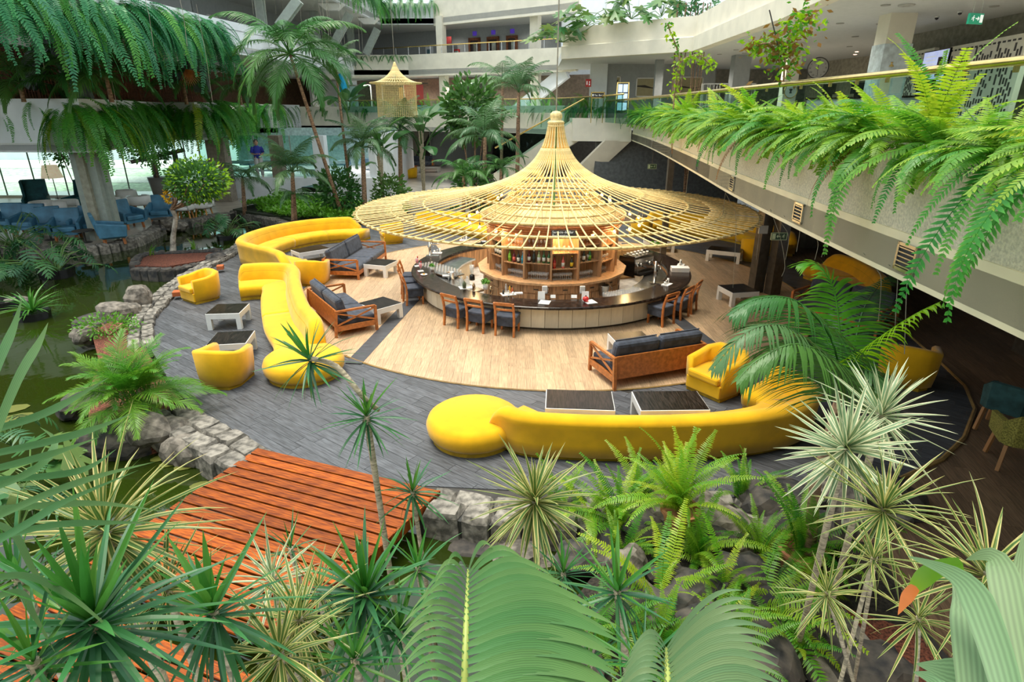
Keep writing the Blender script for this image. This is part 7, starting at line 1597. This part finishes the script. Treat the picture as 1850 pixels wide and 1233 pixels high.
# dracaena heads: bearing pixel, distance along the view, leaf length
def hd(px, py, r): v = ray(px, py); return Vector((0,0,CH))+v.normalized()*r
def drac(lab, px, py, r, L, n, mats, young=None, foot=None, lo=-45, seed=0, ax=(0,0), th=1.0, w=1.0, mid=None, r0=.02):
    h = hd(px, py, r); f_ = Vector((h.x+.1, h.y+.12, 0.0)) if foot is None else Vector((*foot, 0.0)) if len(foot) == 2 else Vector(foot)
    return dracaena(lab, h, f_, L, n, mats, young, r0, lo=lo, seed=seed, ax=ax, thick=th, w=w, mid=mid)
G, Y_, V_, Q_ = dr_g, dr_l, dr_v, dr_p
h1 = hd(662,752,5.0)
drac('tall green dracaena on a bare stem in front of the deck, middle', 662,752,5.0,.42,46,G,Y_,(h1.x+.02,h1.y+.35),-60,1,r0=.028)
h = hd(560,648,5.1); d0 = hd(652,722,5.0); t_ = drac('green dracaena head leaning left on a curved stem over the yellow sofa', 560,648,5.1,.48,44,G,Y_,(h1.x+.02,h1.y+.3,h1.z-.1),-50,2,ax=(0,-.5),r0=.022, mid=[tuple(Vector((d0.x-h1.x, d0.y-h1.y-.3, d0.z-h1.z+.12))), tuple((Vector((d0.x-h1.x, d0.y-h1.y-.3, d0.z-h1.z+.12))+(h-Vector((h1.x,h1.y+.3,h1.z-.1))))*.5+Vector((0,0,.1)))])
drac('dark green dracaena with dense round head below the tall one', 660,1075,3.5,.48,90,G,Y_,None,-55,3,r0=.022)
drac('largest dark green dracaena at the lower left', 168,1125,2.75,.52,84,G,Y_,None,-55,4,w=1.1,r0=.025)
drac('green dracaena between the largest one and the variegated group', 385,1105,3.0,.44,52,G,Y_,None,-70,5,w=1.1)
drac('small green dracaena at the right end of the footbridge', 745,888,5.4,.42,34,G,Y_,None,-50,6)
drac('light green dracaena below the one at the bridge end', 755,1025,4.6,.4,32,Y_+G,Y_,None,-45,7)
drac('fine-leaved green dracaena behind the big palm leaf', 1018,1035,4.7,.36,40,G,Y_,None,-50,8,w=.8)
drac('green dracaena on a curved stem at the lower middle', 1115,1068,3.9,.42,38,Y_+G,Y_,(1.0,2.75),-55,9,r0=.024)
drac('small green dracaena low behind the curved stem', 1065,1190,4.1,.36,26,Y_+G,Y_,None,-30,10,w=.7)
drac('small green dracaena above the pale variegated group by the bridge', 525,990,5.0,.3,20,G,Y_,None,-20,11,w=.8)
drac('tall variegated dracaena with long cream-edged leaves at the left', 190,960,3.6,.62,88,V_,None,None,-65,12,w=.8,r0=.03)
drac('pale variegated dracaena over the footbridge', 492,1045,3.9,.34,46,Q_,None,None,-45,13,w=.85)
drac('variegated dracaena with crowded leaves under the pale one', 540,1118,3.4,.4,60,V_,None,None,-75,14,w=.85)
drac('yellowish variegated dracaena on the lower bridge landing', 300,1062,3.7,.38,44,V_,None,None,-40,15,w=.85)
drac('drooping variegated dracaena at the bottom left of the big leaf', 505,1180,3.1,.4,52,V_,None,None,-80,16,w=.85)
drac('variegated dracaena on two stems right of the bridge', 966,905,4.9,.6,96,V_,None,None,-60,17,w=.95,r0=.026)
drac('whitish variegated dracaena, brightest head on the right', 1528,808,4.5,.5,92,Q_,None,(2.75,4.3),-60,18,w=.95,ax=(.35,0),r0=.026)
drac('whitish variegated dracaena behind the brightest head', 1592,748,4.9,.5,58,Q_,None,(3.1,4.5),-40,19,w=.9,r0=.026)
drac('flat variegated dracaena below the two whitish heads', 1597,918,4.2,.5,58,V_,None,(2.95,3.7),-45,20,w=.8,r0=.014)
drac('small variegated dracaena under the flat one', 1578,1008,4.0,.3,36,V_,None,None,-40,21,w=.8,r0=.012)
drac('variegated dracaena above the black square cover', 1495,1070,3.7,.3,38,V_,None,(3.0,3.35),-60,22,w=.8,r0=.012)
drac('sparse variegated dracaena over the red soil', 1660,1115,3.4,.3,30,V_,None,(2.9,2.75),-50,23,w=.8,r0=.011)
drac('spiky variegated dracaena near the right edge', 1785,1035,3.3,.42,56,V_,None,None,-40,24,w=.75,r0=.014)
drac('small yellow variegated dracaena near the footbridge edge at bottom', 575,1065,3.9,.34,40,V_,None,None,-50,26,w=.8)
# low filler plants at the bottom edge
for i, (px, py, r, lab) in enumerate(((640,1190,3.3,'grassy green dracaena low at the bottom left of the big leaf'),(720,1140,3.5,'grassy green dracaena low beneath the dark dense head'),(930,1120,3.6,'low green dracaena in shade under the big palm leaf'),(1160,1200,3.5,'low green dracaena at the bottom under the second palm leaf'),(60,1195,2.7,'low green dracaena at the bottom left corner'),(30,1040,3.3,'green dracaena at the left edge under the long blades'))):
    drac(lab, px, py, r, .36, 30, G+Y_, Y_, None, -20, 60+i, w=.8)
for i, (px, py, lab) in enumerate(((60,880,'split-leaved philodendron at the left edge above the dracaenas'),(30,960,'shaded philodendron below the left blades'),(20,800,'pale split philodendron leaf at the left edge over the water'))):
    lobed_plant('philodendron', lab, P(px,py,.2)*1.0, 12, .7, .7, phil if i else mon, 80+i, .8)
# ------------------------------------------------------------------ kentia palm at the right, built frond by frond
kp = thing('kentia_palm', 'big kentia palm with arching fronds in front of the shaded right side', 'palm', (3.35,5.35,0))
kb = D(1522,700,5.6)
def cpts(lst): return sm([D(x,y,Y) for x, y, Y in lst], 5)
obj('trunk', MB().tube([(3.35,5.35,0),(3.3,5.5,1.2),kb+Vector((0,0,-.05))], [.07,.06,.045], 10), m_trunkp, kp, world=True, smooth=True)
lmk = dict(n=40, w=.03, a0=80, a1=38, t0=.12, rad=.014, prof=[.5,1,.85,.5,0])
for lst, ll, dr, m_, up, n in (([(1522,700,5.6),(1500,610,5.4),(1440,545,5.2),(1370,540,5.1),(1318,570,5.0)], .78, 1.1, lm_palm, .1, 60),
   ([(1530,720,5.6),(1480,640,5.1),(1420,590,4.9),(1350,600,4.7),(1285,670,4.6)], .7, 1.0, lm_kentia, .1, 56),
   ([(1535,750,5.5),(1510,660,4.9),(1440,622,4.6),(1370,650,4.5),(1330,690,4.4)], .85, 1.3, lm_palm, .05, 64),
   ([(1522,700,5.6),(1517,600,5.9),(1505,520,6.1),(1475,478,6.2),(1440,480,6.2)], .6, .8, lm_fern, .15, 44),
   ([(1530,690,5.6),(1545,620,6.0),(1560,560,6.4),(1585,520,6.8),(1610,500,7.0)], .5, .8, lm_kentia, .15, 40),
   ([(1540,720,5.6),(1555,670,5.2),(1600,690,5.0),(1625,740,4.9)], .5, 1.1, lm_kentia, .1, 36)):
    obj('frond', frond(cpts(lst), ll=ll, droop=dr, up=up, **dict(lmk, n=n)), m_, kp, world=True)
obj('frond', frond(cpts([(1528,690,5.6),(1545,650,5.4),(1590,610,5.2),(1650,570,5.0),(1700,545,4.9)]), ll=.38, droop=1.5, up=.1, **dict(lmk, n=24, w=.026)), lm_ygreen, kp, world=True)
# ------------------------------------------------------------------ very near palm leaves
def blade(mb, a, b_, w, sag=.12, sidev=None, prof=(.35,.8,1,.9,.6,0), fold=.12, lift=0):
    a = Vector(a); b_ = Vector(b_); n = len(prof)-1; vs = []; uv = []; d = b_-a; sd = Vector(sidev) if sidev is not None else d.cross(Vector((0,0,1))).normalized()
    for i in range(n+1):
        t = i/n; q = a+d*t+Vector((0,0,lift*math.sin(pi*t)-sag*t*t)); s_ = sd.normalized()*w*.5*prof[i]; o = Vector((0,0,fold*w*prof[i])); vs += [q-s_+o, q, q+s_+o]; uv += [(.02,t),(.5,t),(.98,t)]
    fs = []
    for i in range(n): k = i*3; fs += [(k,k+1,k+4,k+3),(k+1,k+2,k+5,k+4)]
    mb.add(vs, fs, 0, uv)
def near_frond(name, lab, r0, r1, lv, mat, dist):
    """rachis from pixel r0 to r1; lv = list of (t, side pixel target, width)"""
    a = hd(*r0, dist); b_ = hd(*r1, dist+.18); t_ = thing(name, lab, 'palm leaf', a)
    obj('midrib', MB().tube([(a-a), (b_-a)*.5+Vector((0,0,.02)), b_-a], [.011,.009,.004], 8), MC((.35,.42,.1)), t_, smooth=True)
    for (t, tx, ty, w, dd) in lv:
        p = a+(b_-a)*t+Vector((0,0,.02*math.sin(pi*t))); q = hd(tx, ty, dist+dd); mb = MB(); d = q-p; v = d.cross(p-Vector((0,0,CH))).normalized()
        blade(mb, Vector((0,0,0)), d+Vector((0,0,.09)), w, sag=.09, sidev=v, lift=.05, prof=(.3,.55,.75,.9,1,1,.95,.85,.7,.5,.28,0)); obj('leaflet', mb, mat, t_, loc=p-a, smooth=True)
    return t_
lm_b1 = leafM('near_leaf_green', (.12,.28,.09), (.2,.38,.12), .3, .12, rough=.4, veins=8)
L_ = []
for i in range(21):
    f = i/20; t = .985-.98*f**1.15; tx = 905+215*min(1, f*2.1)**.75; ty = 1003+300*f**1.05; L_.append((t, tx+(6 if i%2 else -8), ty, .014+.024*min(1, f*1.8), .1))
for i in range(19):
    f = i/18; L_.append((.97-.95*f, 800-75*min(1, f*2.5)-8*(i%2), 1042+250*f, .014, .05+.1*(i%2)))
near_frond('palm_leaf', 'large fresh palm leaf with broad leaflets at the bottom centre', (838,1290), (846,1030), L_, lm_b1, 1.75)
L_ = []
for i in range(13):
    f = i/12; L_.append((.985-.9*f, 1345+85*f**.6, 1068+210*f, .014+.016*f, .1))
for i in range(12):
    f = i/11; L_.append((.97-.9*f, 1135-45*f, 1185+130*f, .014, .05))
near_frond('palm_leaf', 'second grey-green palm leaf at the bottom, right of the broad one', (1207,1300), (1204,1172), L_, lm_big, 1.75)
def blades(name, lab, lst, mat, dist, w):
    a0 = hd(*lst[0][0], dist); t_ = thing(name, lab, 'palm leaf', a0)
    for k, it in enumerate(lst):
        pts = sm([hd(x, y, dist+.05*k+(z if True else 0)) for (x, y), z in zip(it, [0,.05,.1,.12,.15,.2])], 5); mb = MB(); vs = []; uv = []; n = len(pts)
        for i, p in enumerate(pts):
            t = i/(n-1); tg = (pts[min(n-1,i+1)]-pts[max(0,i-1)]).normalized(); v = tg.cross(p-Vector((0,0,CH))).normalized(); s_ = v*w*.5*min(1, (1-t)*2.2+.02)*(.75+.25*math.sin(pi*t)); nn = tg.cross(v).normalized()*w*.12*(1-t)
            vs += [p-s_+nn-a0, p-a0, p+s_+nn-a0]; uv += [(.02,t),(.5,t),(.98,t)]
        fs = []
        for i in range(n-1): q = i*3; fs += [(q,q+1,q+4,q+3),(q+1,q+2,q+5,q+4)]
        mb.add(vs, fs, 0, uv); obj('leaflet', mb, mat, t_, smooth=True)
    return t_
lm_lb = leafM('left_blade_green', (.1,.24,.08), (.16,.3,.1), .3, .15, veins=6)
blades('palm_leaf', 'long narrow green blades entering from the left edge', [[(-40,860),(30,690),(70,620),(87,583)],[(-40,760),(-5,660),(25,590),(40,538)],[(-60,790),(60,755),(130,722),(197,682)],[(-60,830),(80,800),(170,775),(240,747)],[(-60,1010),(60,940),(120,905),(250,850)],
   [(-60,860),(40,835),(110,815),(180,790)],[(-60,900),(60,850),(100,800),(72,772)],[(-60,960),(80,895),(180,860),(280,835)],[(-60,870),(90,860),(160,845),(210,812)],[(-60,925),(60,915),(180,910),(300,925)],[(-60,985),(90,950),(190,945),(285,945)],[(-60,1060),(40,1040),(130,1080),(225,1160)],[(-60,1100),(30,1070),(60,1110),(100,1180)],[(-60,935),(20,960),(60,1030),(110,1100)]], lm_lb, 1.9, .021)
blades('palm_leaf', 'broad grey-green arching blades at the bottom right corner', [[(1830,1290),(1790,1150),(1740,1050),(1640,1005)],[(1860,1290),(1830,1130),(1800,1010),(1745,1012)],[(1760,1300),(1750,1180),(1740,1090),(1720,1040)],[(1880,1260),(1860,1150),(1845,1050),(1850,960)],[(1800,1310),(1760,1230),(1700,1210),(1655,1200)],[(1900,1300),(1860,1180),(1830,1120),(1760,1100)],[(1720,1310),(1700,1260),(1690,1230),(1650,1215)]], lm_big, 1.15, .044)
blades('palm_leaf', 'green leaf with a bright orange tip at the lower right', [[(1740,1020),(1690,1030),(1655,1060),(1622,1112)]], lm_fern, 1.3, .03)
blades('palm_leaf', 'small orange withered leaf tip above the grey-green blades', [[(1655,1060),(1640,1078),(1622,1112)]], M('orange_tip', (.8,.2,.02), .6), 1.32, .02)
bpy.context.view_layer.update()
